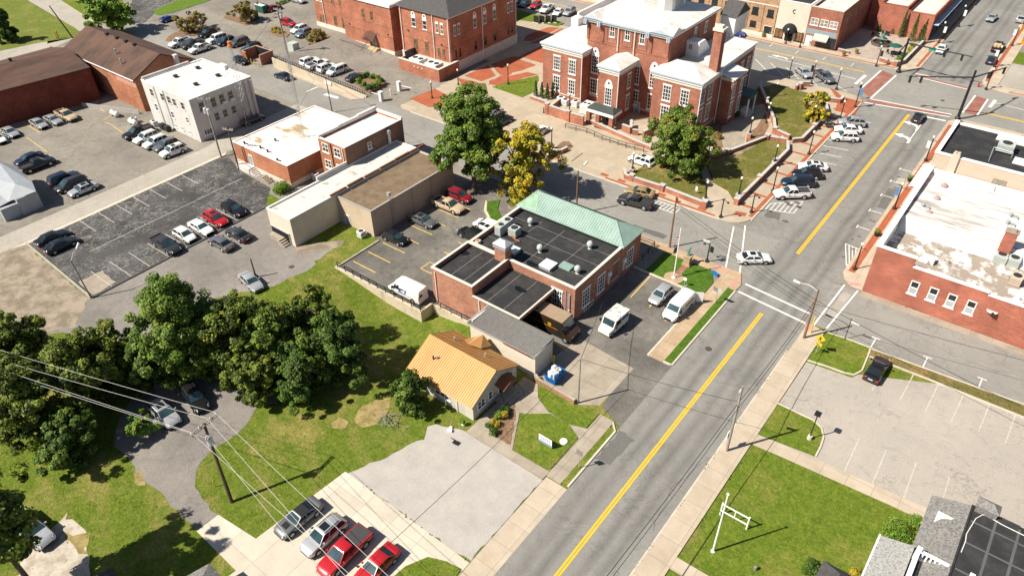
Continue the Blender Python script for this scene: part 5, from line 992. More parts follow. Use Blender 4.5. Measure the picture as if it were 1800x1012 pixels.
for i, q in enumerate(((-9.16,103.51,6.80), (0.95,107.91,6.70), (0.98,105.59,6.70))): tag(MB().lathe((q[0],q[1],6.65),[(.2,0),(.2,.5),(.3,.5),(.3,.65),(.1,.75)],10).box(q[0]+.3,q[1]-.3,6.65,q[0]+1.0,q[1]+.3,7.0).build('roof_vent', m_steel), ('grey turbine vent near the street parapet','grey box vent farther from the chimney','grey box vent closer to the chimney')[i], 'roof vent')
b = MB(); q = (-4.6,93.0); tag(MB().box(q[0]-.2,q[1]-.6,5.1,q[0],q[1]+.6,5.9).box(q[0]-1.8,q[1]-.5,5.1,q[0]-.7,q[1]+.5,5.25).build('roof_panel', m_hvacw), 'upright white panel standing on the peeling roof above the windows', 'panel')
r2_ = thing('black_roof_building', (6,121.5), 'building with a black flat roof and beige ribbed side wall', 'building')
b = MB(); b.box(-11.2,115.3,0,-10.9,128.6,9.6); b.box(-10.9,128.3,0,40,128.6,9.0); b.box(-10.9,115.3,0,40,115.6,9.6); b.build('wall', b_tan, r2_)
b = MB()
for i in range(170): x = -11.2+.3*i; b.box(x,115.2,6.5,x+.2,115.3,9.55)
b.box(-11.2,115.26,6.5,40,115.3,9.5); b.build('ribbed_siding', m_siding, r2_)
MB().rect(-10.92,115.58,40,128.32,9.2).build('roof', m_blackroof, r2_)
b = MB(); b.box(-11.3,115.15,9.6,40,115.75,9.72); b.box(-11.3,115.75,9.6,-10.7,128.6,9.72); b.box(-10.7,128.1,9.2,40,128.7,9.45); b.build('coping', m_trim, r2_)
b = MB(); b.box(-8.9,114.9,7,-7.9,115.15,10.3); b.lathe((-8.6,115.1,10.3),[(.22,0),(.22,.3)],10); b.lathe((-8.15,115.1,10.3),[(.22,0),(.22,.3)],10); b.build('wall_flue', m_siding, r2_)
b = MB(); b.box(-5.0,125.8,9.21,12,127.9,9.3); b.box(-1.6,119.0,9.21,8,121.4,9.27); b.build('white_roof_patch', m_whiteroof, r2_)
for x in (-2.0,2.6): win(r2_,'y',115.2,x,6.6,1.7,1.5,m_wood,m_blind,1,2,fw=.1)
for x, y, l in ((-3.2,122.4,'pale green rooftop unit on legs on the black flat roof'),): hvac(x,y,9.3,2.2,1.8,1.3,l,None,m_hvac,1)
tag(MB().path([(-4.6,120.9,9.2),(-4.6,120.9,10.1),(-2.0,120.6,10.1),(-2.0,120.6,9.2)],.05).path([(-4.6,120.9,10.1),(-4.4,117.6,9.25)],.05).build('roof_railing', m_steel), 'thin grey pipe frame beside the unit on the black roof', 'railing')
aw = thing('street_awning', (-12.3,120.6), 'white and grey striped awning over the right pavement', 'awning')
b = MB()
for i in range(14): b.face([(-11.15,116.2+.66*i,3.5),(-13.2,116.2+.66*i,2.7),(-13.2,116.2+.66*(i+1),2.7),(-11.15,116.2+.66*(i+1),3.5)][::-1], i % 2)
b.face([(-13.2,116.2,2.7),(-13.2,116.2,2.4),(-13.2,125.44,2.4),(-13.2,125.44,2.7)]); b.build('canvas', [m_trim, m_hvac], aw)
b = MB(); 
for y in (116.3,120.8,125.3): b.tube((-13.15,y,2.5),(-11.15,y,2.5),.03)
b.build('frame', m_steel, aw)
# ================================================================ shingled house, lower right corner
sg = thing('shingle_roof_house', (8,50), 'house with grey shingle eaves, black flat roofs and a white balustrade', 'house')
b = MB(); b.box(5.0,46,0,30,57.4,2.8); b.box(2.3,36,0,5.0,49.9,2.8); b.build('wall', m_whitewall, sg)
b = MB(); b.mesh([(4.6,42,2.8),(4.6,57.6,2.8),(7.7,56.9,4.55),(7.7,42,4.55),(9.4,57.9,2.8),(9.4,56.9,4.55)], [(1,0,3,2),(4,1,2,5)]); b.build('shingle_mansard', m_shingle, sg)
b = MB(); b.rect(7.7,40,30,56.9,4.5); b.box(7.6,40,4.4,7.75,56.95,4.62); b.box(7.75,56.8,4.4,30,56.95,4.62); b.build('black_roof', m_blackroof, sg)
b = MB()
for x in (9.6,11.4,13.2): b.rect(x,42,x+.22,56.7,4.506)
for y in (49.2,52.4,55): b.rect(7.9,y,30,y+.2,4.51)
b.build('roof_seams', mat('grey_roof_seam', (.10,.10,.105), .8), sg)
b = MB(); pp = [(7.95,51.2),(8.0,52.6),(7.9,53.4),(8.2,55.6),(8.6,56.4),(9.0,56.5),(10.2,56.3),(14,56.2)]; b.path([(x,y,4.54) for x, y in pp],.035,5); b.path([(5.6,48.8,3.3),(8.2,48.6,3.3),(9,48.2,3.3)],.03,5); b.build('roof_cable', m_trim, sg)
b = MB(); b.mesh([(5.45,53.9,2.95),(5.45,55.9,2.95),(6.7,54.9,4.0),(5.45,54.9,4.05)], [(0,3,1),(0,2,3),(3,2,1)]); b.build('eyebrow_gable', m_trim, sg)
for y in (49.9,53.0): b = MB(); b.mesh([(5.5,y,3.3),(7.3,y,4.35),(7.3,y+1.6,4.35),(5.5,y+1.6,3.3),(6.3,y+.2,4.2),(6.3,y+1.4,4.2)], [(0,1,4),(0,4,5,3),(2,3,5),(1,2,5,4)]); b.build('roof_dormer', m_shingle, sg) if y < 51 else b.build('roof_dormer', m_shingle, sg)
b = MB(); b.box(7.9,56.4,4.4,9.6,57.5,5.3); hip(b,7.8,56.3,9.7,57.6,5.3,5.8,'x',.7,.7); b.build('roof_monitor', m_shingle, sg)
b = MB(); b.mesh([(2.0,36,2.9),(2.0,50.1,2.9),(4.75,50.4,3.4),(4.75,36,3.4)],[(0,3,2,1)]); b.box(1.9,36,2.7,2.05,50.2,2.95,1); b.build('porch_shingle_roof', [patchy('pale_shingles', (.36,.355,.35), (.20,.195,.19), .42, .62, 6, .9), m_trim], sg)
MB().rect(5.0,36,30,49.3,3.3).build('terrace_roof', m_blackroof, sg)
b = MB(); 
b.box(5.0,49.2,3.2,20,49.5,3.4); b.box(5.0,49.2,4.3,20,49.5,4.42); b.box(4.9,36,3.2,5.2,49.5,3.4); b.box(4.9,36,4.3,5.2,49.2,4.42)
for i in range(34): x = 5.4+.34*i; b.box(x,49.27,3.4,x+.13,49.43,4.3)
for i in range(30): y = 38.8+.34*i; b.box(4.98,y,3.4,5.12,y+.13,4.3)
for x in (5.05,9.2,13.4): b.box(x-.2,49.15,3.2,x+.2,49.55,4.7)
b.build('white_balustrade', m_trim, sg)
gz = thing('slate_porch_roof', (.8,43), 'small dark slate pyramid porch roof at the bottom edge by the flowers', 'building'); b = MB(); hip(b,-1.2,40.6,2.0,44.8,2.6,4.2,'y',1.6,1.6); b.build('roof', m_slate, gz); MB().box(-.9,40.9,0,1.7,44.5,2.6).build('wall', m_whitewall, gz)
for i, (cx, cy, lab) in enumerate(((-49.6,4.6,'dark pointed roof top poking up at the bottom edge in tree shade'),(-42.9,10.2,'pale shingled roof peak at the bottom edge beside the driveway'))):
    o = thing('edge_house', (cx,cy), lab, 'house'); b = MB(); b.mesh([(cx-3,cy-4,2.6),(cx+3,cy-4,2.6),(cx+1.6,cy+1.2,2.6),(cx-1.6,cy+1.2,2.6),(cx,cy-4,4.4),(cx,cy-.4,3.6)], [(0,4,5,3),(4,1,2,5),(3,5,2)]); b.build('roof', m_slate if i == 0 else m_shingle, o); MB().box(cx-1.4,cy-4,0,cx+1.4,cy+.9,2.6).build('wall', m_whitewall, o)

# ---------------------------------------------------------------- vehicles
def cp(name, c, rough=.3, metal=0.0): return paint(name, c, rough, metal)
PAINT = dict(white=cp('white_car_paint',(.74,.74,.73)), silver=cp('silver_car_paint',(.46,.47,.49),.3,.4), grey=cp('grey_car_paint',(.16,.165,.175),.3,.4), black=cp('black_car_paint',(.010,.010,.012)),
  navy=cp('navy_car_paint',(.012,.022,.05)), red=cp('red_car_paint',(.40,.012,.018)), darkred=cp('dark_red_car_paint',(.20,.012,.02)), blue=cp('blue_car_paint',(.015,.045,.25)), tan=cp('sand_car_paint',(.50,.38,.26)), gold=cp('gold_car_paint',(.36,.26,.13),.35,.3),
  steel=cp('steel_blue_paint',(.22,.27,.35),.3,.4), brown=cp('delivery_brown_paint',(.035,.018,.009),.45), cream=cp('aged_white_paint',(.68,.67,.62),.4), charcoal=cp('charcoal_car_paint',(.045,.045,.05),.3,.3))
v_glass = glassy('car_glass', (.012,.016,.02), .05); v_wind = glassy('windshield_glass', (.030,.060,.072), .05); v_tyre = mat('tyre_rubber', (.016,.016,.017), .85, .15, 6); v_rim = mat('alloy_rim', (.50,.51,.53), .35, .05, 4, metal=.7)  # windshield teal is a sky reflection put into the base colour
v_trim = mat('black_plastic_trim', (.02,.02,.022), .6, .1, 5); v_head = mat('headlamp_lens', (.75,.78,.80), .12, .02, 4, spec=.6); v_tail = mat('tail_lamp_lens', (.38,.015,.015), .2, .05, 4, spec=.5)
v_plate = mat('number_plate', (.7,.7,.68), .5, .05, 9); v_bed = mat('pickup_bed_liner', (.035,.035,.037), .85, .2, 5); v_chrome = mat('chrome_bar', (.6,.6,.62), .2, .02, 5, metal=.9)
v_cover = mat('soft_bed_cover', (.05,.05,.052), .7, .1, 3)

def ring_loft(b, rings, m=0, cap=True):
    n = len(rings[0]); V = [p for r in rings for p in r]
    F = [(j*n+i, (j+1)*n+i, (j+1)*n+(i+1)%n, j*n+(i+1)%n) for j in range(len(rings)-1) for i in range(n)]
    if cap: F += [tuple(range(n)), tuple(range(len(V)-1, len(V)-n-1, -1))]
    return b.mesh(V, F, m)
def body_ring(x, w, z0, z1, c=.10, tum=.9):
    """rounded cross-section of the lower body at station x, half width w"""
    return [(x,-w*.90,z0),(x,-w,z0+.16),(x,-w*1.0,z1-.30),(x,-w*.975,z1-c),(x,-w*tum,z1-.015),(x,-w*.5,z1+.015),(x,w*.5,z1+.015),(x,w*tum,z1-.015),(x,w*.975,z1-c),(x,w*1.0,z1-.30),(x,w,z0+.16),(x,w*.90,z0)]
def glass_quad(b, a, bb, c, d, ins=.06, off=.012, m=0):
    a, bb, c, d = map(Vector, (a, bb, c, d)); n = (bb-a).cross(d-a).normalized(); k = (a+bb+c+d)/4
    q = [p+(k-p).normalized()*ins*1.2+n*off for p in (a, bb, c, d)]; b.face(q, m)
def make_car(kind):
    S = dict(  # L, half width, roof z, belt z, hood z, cab: base x0,x1 (rear..front at belt), roof x0,x1, deck z, wheel radius, axle x
        sedan=(4.85,.92,1.46,.98,.92,-1.75,1.05,-1.05,.30,1.02,.34,1.42), coupe=(4.9,.95,1.36,.98,.96,-1.85,.85,-1.0,.10,1.04,.36,1.48),
        hatchback=(4.2,.88,1.55,1.0,.94,-1.98,1.05,-1.55,.25,1.0,.33,1.25), suv=(4.75,.95,1.74,1.08,1.06,-2.22,1.05,-1.85,.30,1.08,.38,1.38),
        big_suv=(5.2,1.0,1.88,1.15,1.13,-2.45,1.15,-2.2,.5,1.15,.41,1.50), minivan=(5.1,.98,1.78,1.05,1.0,-2.4,1.55,-2.15,.55,1.05,.36,1.5), pickup=(5.8,.99,1.86,1.16,1.14,-.75,1.35,-.55,.55,1.10,.42,1.75))[kind]
    L, w, zr, zb, zh, c0, c1, r0, r1, zd, wr, ax = S
    t = thing({'suv':'sport_utility_vehicle','big_suv':'large_utility_vehicle','pickup':'pickup_truck'}.get(kind, kind), (0,0,0), 'car', 'car')
    b = MB(); h = L/2; z0 = .26 if kind != 'pickup' else .36
    rear = zd if kind in ('sedan','coupe','pickup') else zb
    st = [(-h,w*.86,z0+.18,rear-.12),(-h+.12,w*.95,z0+.02,rear-.03),(-h+.5,w,z0,rear),(c0,w,z0,zb if kind != 'pickup' else zd),(0,w,z0,zb),(c1,w,z0,zb-.01),(c1+.25,w*.99,z0,zh),(h-.55,w*.97,z0,zh-.06),(h-.2,w*.90,z0+.02,zh-.16),(h,w*.74,z0+.14,zh-.36)]
    st = sorted(st, key=lambda s: s[0])
    ring_loft(b, [body_ring(*s) for s in st])
    for sx in (-ax, ax):                                   # wheel arches: flat black faces painted in for wheel well shade
        for sy in (-1, 1):
            V = [(sx+(wr+.09)*math.cos(rad(a)), sy*(w+.006), wr+(wr+.09)*math.sin(rad(a))) for a in range(0, 181, 20)]
            b.face(V if sy < 0 else V[::-1], 1)
    b.box(-h+.1,-w*.93,z0-.04,h-.15,w*.93,z0+.10,1)
    b.box(h-.10,-w*.5,.46,h+.012,w*.5,.62,1)
    # cabin
    wb, wt = w*.93, w*.74; bot = [(c0,-wb),(c1,-wb),(c1,wb),(c0,wb)]; top = [(r0,-wt),(r1,-wt),(r1,wt),(r0,wt)]
    zs = zr-.07
    V = [(x,y,zb-.02) for x, y in bot]+[(x,y,zs) for x, y in top]+[(r0+.12,-wt+.14,zr),(r1-.12,-wt+.14,zr),(r1-.12,wt-.14,zr),(r0+.12,wt-.14,zr)]
    b.mesh(V, [(0,1,5,4),(1,2,6,5),(2,3,7,6),(3,0,4,7),(4,5,9,8),(5,6,10,9),(6,7,11,10),(7,4,8,11),(8,9,10,11)])
    if kind == 'pickup': bx0, bx1 = -h+.14, c0-.06; b.box(bx0,-w*.80,zd+.012,bx1,w*.80,zd+.03,2)
    for sy in (-1, 1):
        b.box(-.25,sy*(w+.004),zb-.22,.0,sy*(w+.03),zb-.18,1)
    bo = b.build('body', [PAINT['white'], v_trim, v_bed], t, sharp=38)
    if kind == 'pickup':
        r = MB(); bx0, bx1 = -h+.1, c0-.04
        r.box(bx0,-w*.96,zd-.02,bx1,-w*.82,zd+.17); r.box(bx0,w*.82,zd-.02,bx1,w*.96,zd+.17); r.box(bx0,-w*.82,zd-.02,bx0+.12,w*.82,zd+.17); r.build('bed_wall', [PAINT['white']], t)
    g = MB(); zw = zb+.02; lo = lambda k: V[k]
    def side(y):
        a, bb, c, d = ((c0,-wb,zw),(c1,-wb,zw),(r1,-wt,zs),(r0,-wt,zs)) if y < 0 else ((c1,wb,zw),(c0,wb,zw),(r0,wt,zs),(r1,wt,zs))
        n = 2 if kind in ('sedan','coupe','hatchback','pickup') else 3
        for i in range(n):
            f0, f1 = i/n, (i+1)/n; A = Vector(a).lerp(bb,f0); B = Vector(a).lerp(bb,f1); C_ = Vector(d).lerp(c,f1); D = Vector(d).lerp(c,f0)
            glass_quad(g, A, B, C_, D, .065)
    side(-1); g.build('side_window', v_glass, t); g = MB(); side(1); g.build('side_window', v_glass, t)
    g = MB(); glass_quad(g, (c1,-wb,zw), (c1,wb,zw), (r1,wt,zs), (r1,-wt,zs), .09); g.build('windshield', v_wind, t)
    g = MB(); glass_quad(g, (c0,wb,zw), (c0,-wb,zw), (r0,-wt,zs), (r0,wt,zs), .10); g.build('rear_window', v_glass, t)
    for sx in (-ax, ax):
        for sy in (-1, 1):
            wh_ = MB(); wh_.tube((sx,sy*(w-.22),wr),(sx,sy*(w+.015),wr),wr,n=18); wo = wh_.build('wheel', v_tyre, t)
            rm = MB(); rm.tube((sx,sy*(w+.0),wr),(sx,sy*(w+.03),wr),wr*.66,wr*.60,n=14); rm.build('rim', v_rim, wo)
    for sy in (-1, 1):
        l = MB(); l.mesh([(h-.30,sy*w*.89,zh-.32),(h-.02,sy*w*.66,zh-.36),(h-.10,sy*w*.60,zh-.19),(h-.42,sy*w*.84,zh-.14),(h-.28,sy*(w*.93),zh-.32),(h+.02,sy*w*.68,zh-.38),(h-.08,sy*w*.62,zh-.17),(h-.40,sy*w*.88,zh-.12)], [(4,5,6,7),(0,1,5,4),(1,2,6,5),(2,3,7,6),(3,0,4,7)]); l.build('headlight', v_head, t)
        l = MB(); l.box(-h-.005,sy*w*.60,rear-.32,-h+.22,sy*w*.955,rear-.13); l.build('taillight', v_tail, t)
        m_ = MB(); m_.obox((c1-.35,sy*(w+.10)),.14,.22,zb+.0,zb+.16,0); m_.build('mirror', PAINT['white'], t)
    pl = MB(); pl.box(-h-.012,-.26,rear-.36,-h+.1,.26,rear-.24); pl.build('number_plate', v_plate, t)
    if kind in ('suv','big_suv','minivan'):
        r = MB()
        for sy in (-1, 1): r.tube((r0+.25,sy*(wt-.12),zr+.05),(r1-.2,sy*(wt-.12),zr+.05),.025,n=5)
        r.build('roof_rail', v_trim, t)
    return t
PROTO = {}; USED = set()
GLASSY = {}
def recolour(root, p):
    for k in KIDS.get(root.name, []):
        if k.name.split('.')[0] in ('body','mirror','bed_wall','lid','cab_body'):
            s = k.material_slots[0]; s.link = 'OBJECT'; s.material = p
def place(kind, colour, pos, head, label, group=None, cat=None, sunroof=False, cover=False, dz=0):
    if kind not in PROTO: PROTO[kind] = make_car(kind)
    o = PROTO[kind]
    if kind in USED: o = copy_tree(o)
    USED.add(kind)
    if isinstance(head, tuple):                           # pos is the front, head the rear point on the ground
        a, c = Vector(pos[:2]), Vector(head[:2]); d = a-c; ang = math.atan2(d.y, d.x); mid = (a+c)/2; o.location = (mid.x, mid.y, pos[2] if len(pos) > 2 else .02); o.rotation_euler = (0,0,ang)
    else: o.location = (pos[0], pos[1], .02+dz); o.rotation_euler = (0,0,rad(head))
    o['label'] = label; o['category'] = cat or {'pickup':'pickup truck','suv':'suv','big_suv':'suv','minivan':'minivan'}.get(kind,'car')
    if group: o['group'] = group
    elif 'group' in o: del o['group']
    recolour(o, PAINT[colour])
    if sunroof:
        s = MB(); zr = dict(sedan=1.46,suv=1.74,hatchback=1.55,coupe=1.36,minivan=1.78,big_suv=1.88,pickup=1.86)[kind]
        s.box(-.75,-.42,zr+.001,.05,.42,zr+.012); so_ = s.build('sunroof', v_glass); so_.parent = o
    if cover:
        s = MB(); s.box(-2.72,-.84,1.2,-.82,.84,1.30); so_ = s.build('bed_cover', v_cover); so_.parent = o
    return o
G1 = 'cars along the brown shed wall'
place('sedan','white',(-154.30,39.12,0.70),0,'white sedan cut off by the left edge beside the brown shed',G1)
place('sedan','silver',(-155.01,41.76,0.70),0,'pale sedan second from the left edge in front of the brown shed',G1)
place('sedan','silver',(-154.31,46.84,0.70),0,'silver sedan left of the middle pair by the brown shed wall',G1)
place('sedan','silver',(-153.70,49.37,0.70),2,'silver sedan between another silver sedan and the beige pickup',G1)
place('pickup','tan',(-153.38,51.80,0.80),2,'beige white pickup rightmost of the cars by the brown shed',G1)
G2 = 'cars nosing out from the white block'
place('pickup','black',(-134.62,56.27,0.80),-92,'black pickup with a silver bed nearest the white block corner',G2)
place('suv','white',(-131.35,55.91,0.80),-90,'white suv next to the black pickup on the shared lot',G2)
place('suv','white',(-128.16,55.94,0.80),-90,'white suv between another white suv and a grey one',G2)
place('suv','grey',(-125.41,56.43,0.80),-92,'dark grey suv among white ones near the white block',G2)
place('suv','white',(-122.40,55.87,0.80),-94,'white suv at the right end of the row of five',G2,sunroof=True)
G3 = 'cars beside the small grey house'
place('sedan','navy',(-141.10,38.91,0.70),-92,'navy sedan side by side with a black pickup near the lot edge',G3)
place('pickup','black',(-137.41,38.75,0.80),88,'black pickup with its tail to the small grey house',G3)
place('big_suv','navy',(-128.49,39.11,0.80),88,'dark blue suv showing its red tail light beside the lot edge',G3)
place('minivan','charcoal',(-125.62,38.83,0.80),-92,'dark van with pale hood between a dark suv and a beige sedan',G3)
place('sedan','silver',(-122.55,39.26,0.70),-92,'silver beige sedan with a sunroof closest to the alley',G3,sunroof=True)
G4 = 'cars on the sealed black lot'
place('sedan','black',(-112.21,29.18,0.70),90,'long black sedan farther of two by the lot corner',G4)
place('sedan','black',(-109.18,29.03,0.70),90,'long black sedan nearer of two by the lot corner',G4)
place('pickup','charcoal',(-96.23,38.43,0.80),0,'black pickup with an open bed at the left of the lot row',G4)
place('hatchback','white',(-96.39,41.64,0.70),0,'white suv next to the open black pickup',G4)
place('sedan','white',(-96.27,44.33,0.70),0,'white sedan between a white suv and a red car',G4)
place('suv','red',(-96.41,47.11,0.80),0,'red suv with a dark sunroof on the black lot',G4,sunroof=True)
place('suv','black',(-96.52,50.49,0.80),0,'black suv at the right end of the lot row',G4)
G5 = 'cars below the black lot kerb'
place('sedan','grey',(-90.18,43.70,0.70),180,'dark grey sedan with red tail lights below the lot kerb',G5)
place('sedan','charcoal',(-90.09,46.67,0.70),180,'dark sedan below the kerb nearest the stucco warehouse',G5)
place('sedan','silver',(-78.65,40.56,0.70),-10,'silver car peeping out above the treetops on the lane')
place('hatchback','grey',(-78.62,22.34,0.70),-40,'grey car in deep shade between the trees')
place('suv','silver',(-63.42,19.44),(-68.64,19.79),'silver suv with white roof bars on the tree shaded driveway',sunroof=True)
place('suv','black',(-62.95,22.61),(-67.86,23.58),'black suv in the shade at the top of the driveway')
place('pickup','silver',(-60.67,3.60),(-65.00,3.22),'silver white truck half under the tree at the left edge')
G6 = 'vehicles on the pale concrete lot'
place('coupe','grey',(-43.24,20.00,0.65),-92,'grey muscle coupe with a black roof farthest left on the concrete',G6)
place('suv','silver',(-39.73,20.16,0.80),-91,'silver suv with a sunroof between the coupe and the red pickup',G6,sunroof=True)
place('pickup','red',(-36.80,20.20,0.85),-89,'red crew cab pickup with a covered bed on pale concrete',G6,cover=True)
place('sedan','red',(-33.45,21.02,0.70),-90,'shiny red sedan nearest the road at the bottom edge',G6)
G7 = 'cars in the post office side lot'
place('hatchback','black',(-70.15,60.14,0.70),2,'black car at the left end of the post office row',G7)
place('sedan','grey',(-70.16,66.11,0.70),2,'grey sedan beside the beige wall in the post office row',G7,sunroof=True)
place('pickup','tan',(-69.76,71.59,0.80),2,'sand coloured pickup next to the red suv',G7)
place('suv','darkred',(-70.31,74.80,0.80),2,'old red suv under the big tree by the beige wall',G7)
place('suv','black',(-61.52,67.59,0.80),180,'black suv peeking out behind the post office parapet')
place('minivan','white',(-60.89,70.76,0.80),180,'white van half hidden by the post office parapet')
place('hatchback','silver',(-31.93,71.65,0.70),-92,'silver hatchback in the post office yard')
place('sedan','white',(-25.39,86.89,0.70),38,'white sedan crossing the middle of the junction',sunroof=True)
place('pickup','charcoal',(-49.01,89.65),(-44.15,90.49),'dark grey pickup parked on the cross street')
place('sedan','gold',(-49.66,92.58),(-45.49,93.68),'gold sedan parked against the courthouse kerb')
place('suv','white',(-52.59,102.42,0.80),178,'white suv half hidden by the courthouse tree',sunroof=True)
place('sedan','navy',(-81.82,100.48,0.80),-92,'dark sedan right of the big green tree')
place('sedan','silver',(-85.56,102.14,0.80),-92,'grey car mostly hidden behind the big green tree')
place('sedan','white',(-73.63,100.85,0.80),-92,'white car behind the yellow tree on the plaza')
G8 = 'cars angled along the courthouse kerb'
place('pickup','white',(-30.12,104.97),(-25.41,108.91),'white pickup with a covered bed by the hatched corner',G8,cover=True)
place('big_suv','navy',(-30.27,109.55),(-26.38,112.40),'navy suv beside the white pickup',G8)
place('suv','black',(-30.17,113.40),(-26.01,115.76),'black suv beside a white sedan',G8)
place('sedan','white',(-30.44,116.52),(-26.14,118.85),'white sedan with a sunroof next to the black suv',G8,sunroof=True)
place('suv','white',(-29.53,130.51),(-25.63,132.74),'white suv nearest of the three by the lamp post',G8)
place('sedan','white',(-30.20,134.12),(-26.04,136.18),'white sedan between a white suv and a silver one',G8)
place('suv','silver',(-30.24,137.55),(-26.76,139.21),'silver suv nearest the junction along the kerb',G8)
place('hatchback','black',(-19.19,147.86,0.70),90,'black car with red tail lights waiting at the junction')
place('hatchback','navy',(-14.22,186.81,0.70),92,'dark blue car with red lamps on the far right of the street')
lp = place('pickup','black',(-14.64,195.95,0.80),90,'black pickup carrying pale sacks in its bed up the street')
b = MB()
for x, y, s in ((-1.2,-.35,.5),(-1.3,.4,.48),(-1.9,-.3,.5),(-2.0,.35,.46),(-1.6,0,.5)): b.lathe((x,y,1.05),[(s*.7,0),(s,.25),(s*.9,.6),(s*.3,.85)],9)
lo_ = b.build('load', mat('pale_load_sacks', (.42,.30,.18), .9, .25, 3)); lo_.parent = lp
place('sedan','silver',(-19.87,216.84,0.70),-92,'silver car far up the street coming down')
place('suv','silver',(-13.94,220.03,0.80),90,'silver suv at the top right edge going up')
place('sedan','white',(-24.57,187.61,0.70),-88,'white car stopped beside the fountain court')
place('sedan','silver',(-42.44,154.79),(-46.38,158.34),'silver car parked diagonally behind the lamp posts')
place('pickup','grey',(-37.49,154.66),(-42.46,158.55),'dark grey pickup parked diagonally on the far street')
place('sedan','blue',(-66.36,171.12,0.70),2,'blue car behind the courthouse chimney')
G9 = 'cars nosed in beyond the memorial lawn'
place('hatchback','red',(-118.24,160.67,0.70),-80,'bright red car in the row beyond the memorial lawn',G9)
place('pickup','white',(-113.93,159.67,0.80),-80,'white pickup in the row beyond the memorial lawn',G9)
place('sedan','white',(-110.08,159.36,0.70),-75,'white sedan in the row beyond the memorial lawn',G9)
place('suv','silver',(-107.74,160.98,0.80),-82,'silver suv at the right end of the row beyond the lawn',G9)
place('sedan','navy',(-121.45,160.01,0.70),-82,'dark car left of the bright red one beyond the lawn',G9)
place('suv','black',(-123.84,159.67,0.70),-82,'black car beside the civic building corner',G9)
G10 = 'cars behind the concrete wall'
place('suv','white',(-133.64,97.17,2.00),88,'white suv first behind the concrete retaining wall',G10,dz=1.20)
place('pickup','white',(-131.00,97.24,1.85),88,'white pickup with an open black bed behind the wall',G10,dz=1.05)
place('suv','white',(-128.29,97.40,1.70),88,'white suv with a dark rear window behind the wall',G10,dz=0.90)
place('minivan','white',(-125.47,97.80,1.65),-92,'white passenger van behind the wall',G10,dz=0.75)
place('sedan','navy',(-120.17,98.35,1.15),88,'dark sedan next to the ring of shrubs',G10,dz=0.45)
b_ = place('sedan','navy',(-134.45,90.13),180,'dark blue police style car on the street below the wall')
place('hatchback','black',(-149.54,90.16),0,'black car with red markings beside the white block')
G11 = 'cars in the civic building car park'
place('minivan','grey',(-159.88,97.06),-92,'grey van nearest the brick bin store',G11)
place('big_suv','black',(-153.83,96.11),-92,'black suv beside the brick bin store',G11)
place('suv','navy',(-163.07,95.59,0.80),-92,'dark blue suv between a white suv and a grey van',G11)
place('big_suv','white',(-166.22,95.17,0.80),-92,'white long suv in the civic car park',G11)
place('suv','black',(-171.71,96.32,0.80),-92,'black suv in the shade of the small island tree',G11)
place('pickup','white',(-171.54,88.57,0.80),-88,'white work pickup with a ladder rack at the row end',G11)
place('pickup','charcoal',(-168.27,89.82,0.80),-88,'black pickup between two pale pickups',G11)
place('pickup','white',(-163.98,89.06,0.80),-88,'white pickup closest to the white block roof',G11)
place('coupe','blue',(-190.35,97.26,0.70),90,'bright blue rounded car parked on the side road')
place('suv','red',(-161.40,113.03),0,'red suv beside the small flower island')
place('suv','white',(-155.18,111.44),-88,'white suv behind the flower island',G11)
place('suv','steel',(-152.01,110.30),-88,'silver blue suv beside the shrub bank',G11)
place('suv','silver',(-174.37,126.87),0,'silver suv at the top edge near the hedge dots')
place('sedan','darkred',(-174.58,118.57),90,'dark red car beside the green bins')
place('sedan','charcoal',(-121.79,72.72,0.70),90,'dark sedan in the shadow of the white block')
place('sedan','black',(-4.89,74.54,0.70),88,'black sedan alone in the pale lot by the grass strip')
# grey coupe's black roof and stripes; truck's ladder rack
for o in COL.objects:
    if o.get('label','').startswith('grey muscle coupe'): s = MB(); s.box(-1.0,-.62,1.362,.0,.62,1.372); q = s.build('roof_panel', v_trim); q.parent = o; s = MB(); s.box(1.1,-.35,.985,1.7,.35,1.0); q = s.build('hood_scoop', v_trim); q.parent = o
    if o.get('label','').startswith('white work pickup'): s = MB(); [s.path([(x,-.9,1.2),(x,-.9,2.1),(x,.9,2.1),(x,.9,1.2)],.04) for x in (-2.5,.2)]; [s.path([(-2.7,y,2.12),(.6,y,2.12)],.04) for y in (-.9,.9)]; q = s.build('ladder_rack', v_chrome); q.parent = o
# ---------------------------------------------------------------- vans and trucks, each its own build
def wheels(t, axles, w, r, twin=False):
    for sx in axles:
        for sy in (-1, 1):
            m = MB(); m.tube((sx,sy*(w-.24),r),(sx,sy*(w+.015),r),r,n=18); o = m.build('wheel', v_tyre, t)
            m = MB(); m.tube((sx,sy*w,r),(sx,sy*(w+.03),r),r*.6,r*.5,n=12); m.build('rim', v_rim, o)
def text_part(s, size, m, parent, mtx, name='lettering'):
    c = bpy.data.curves.new(name, 'FONT'); c.body = s; c.size = size; c.align_x = 'CENTER'; c.align_y = 'CENTER'; c.extrude = .004
    o = bpy.data.objects.new('tmp', c); COL.objects.link(o); dg = bpy.context.evaluated_depsgraph_get(); me = bpy.data.meshes.new_from_object(o.evaluated_get(dg)); bpy.data.objects.remove(o); me.transform(mtx); me.materials.clear(); me.materials.append(m)
    q = bpy.data.objects.new(name, me); COL.objects.link(q); q.parent = parent; return q
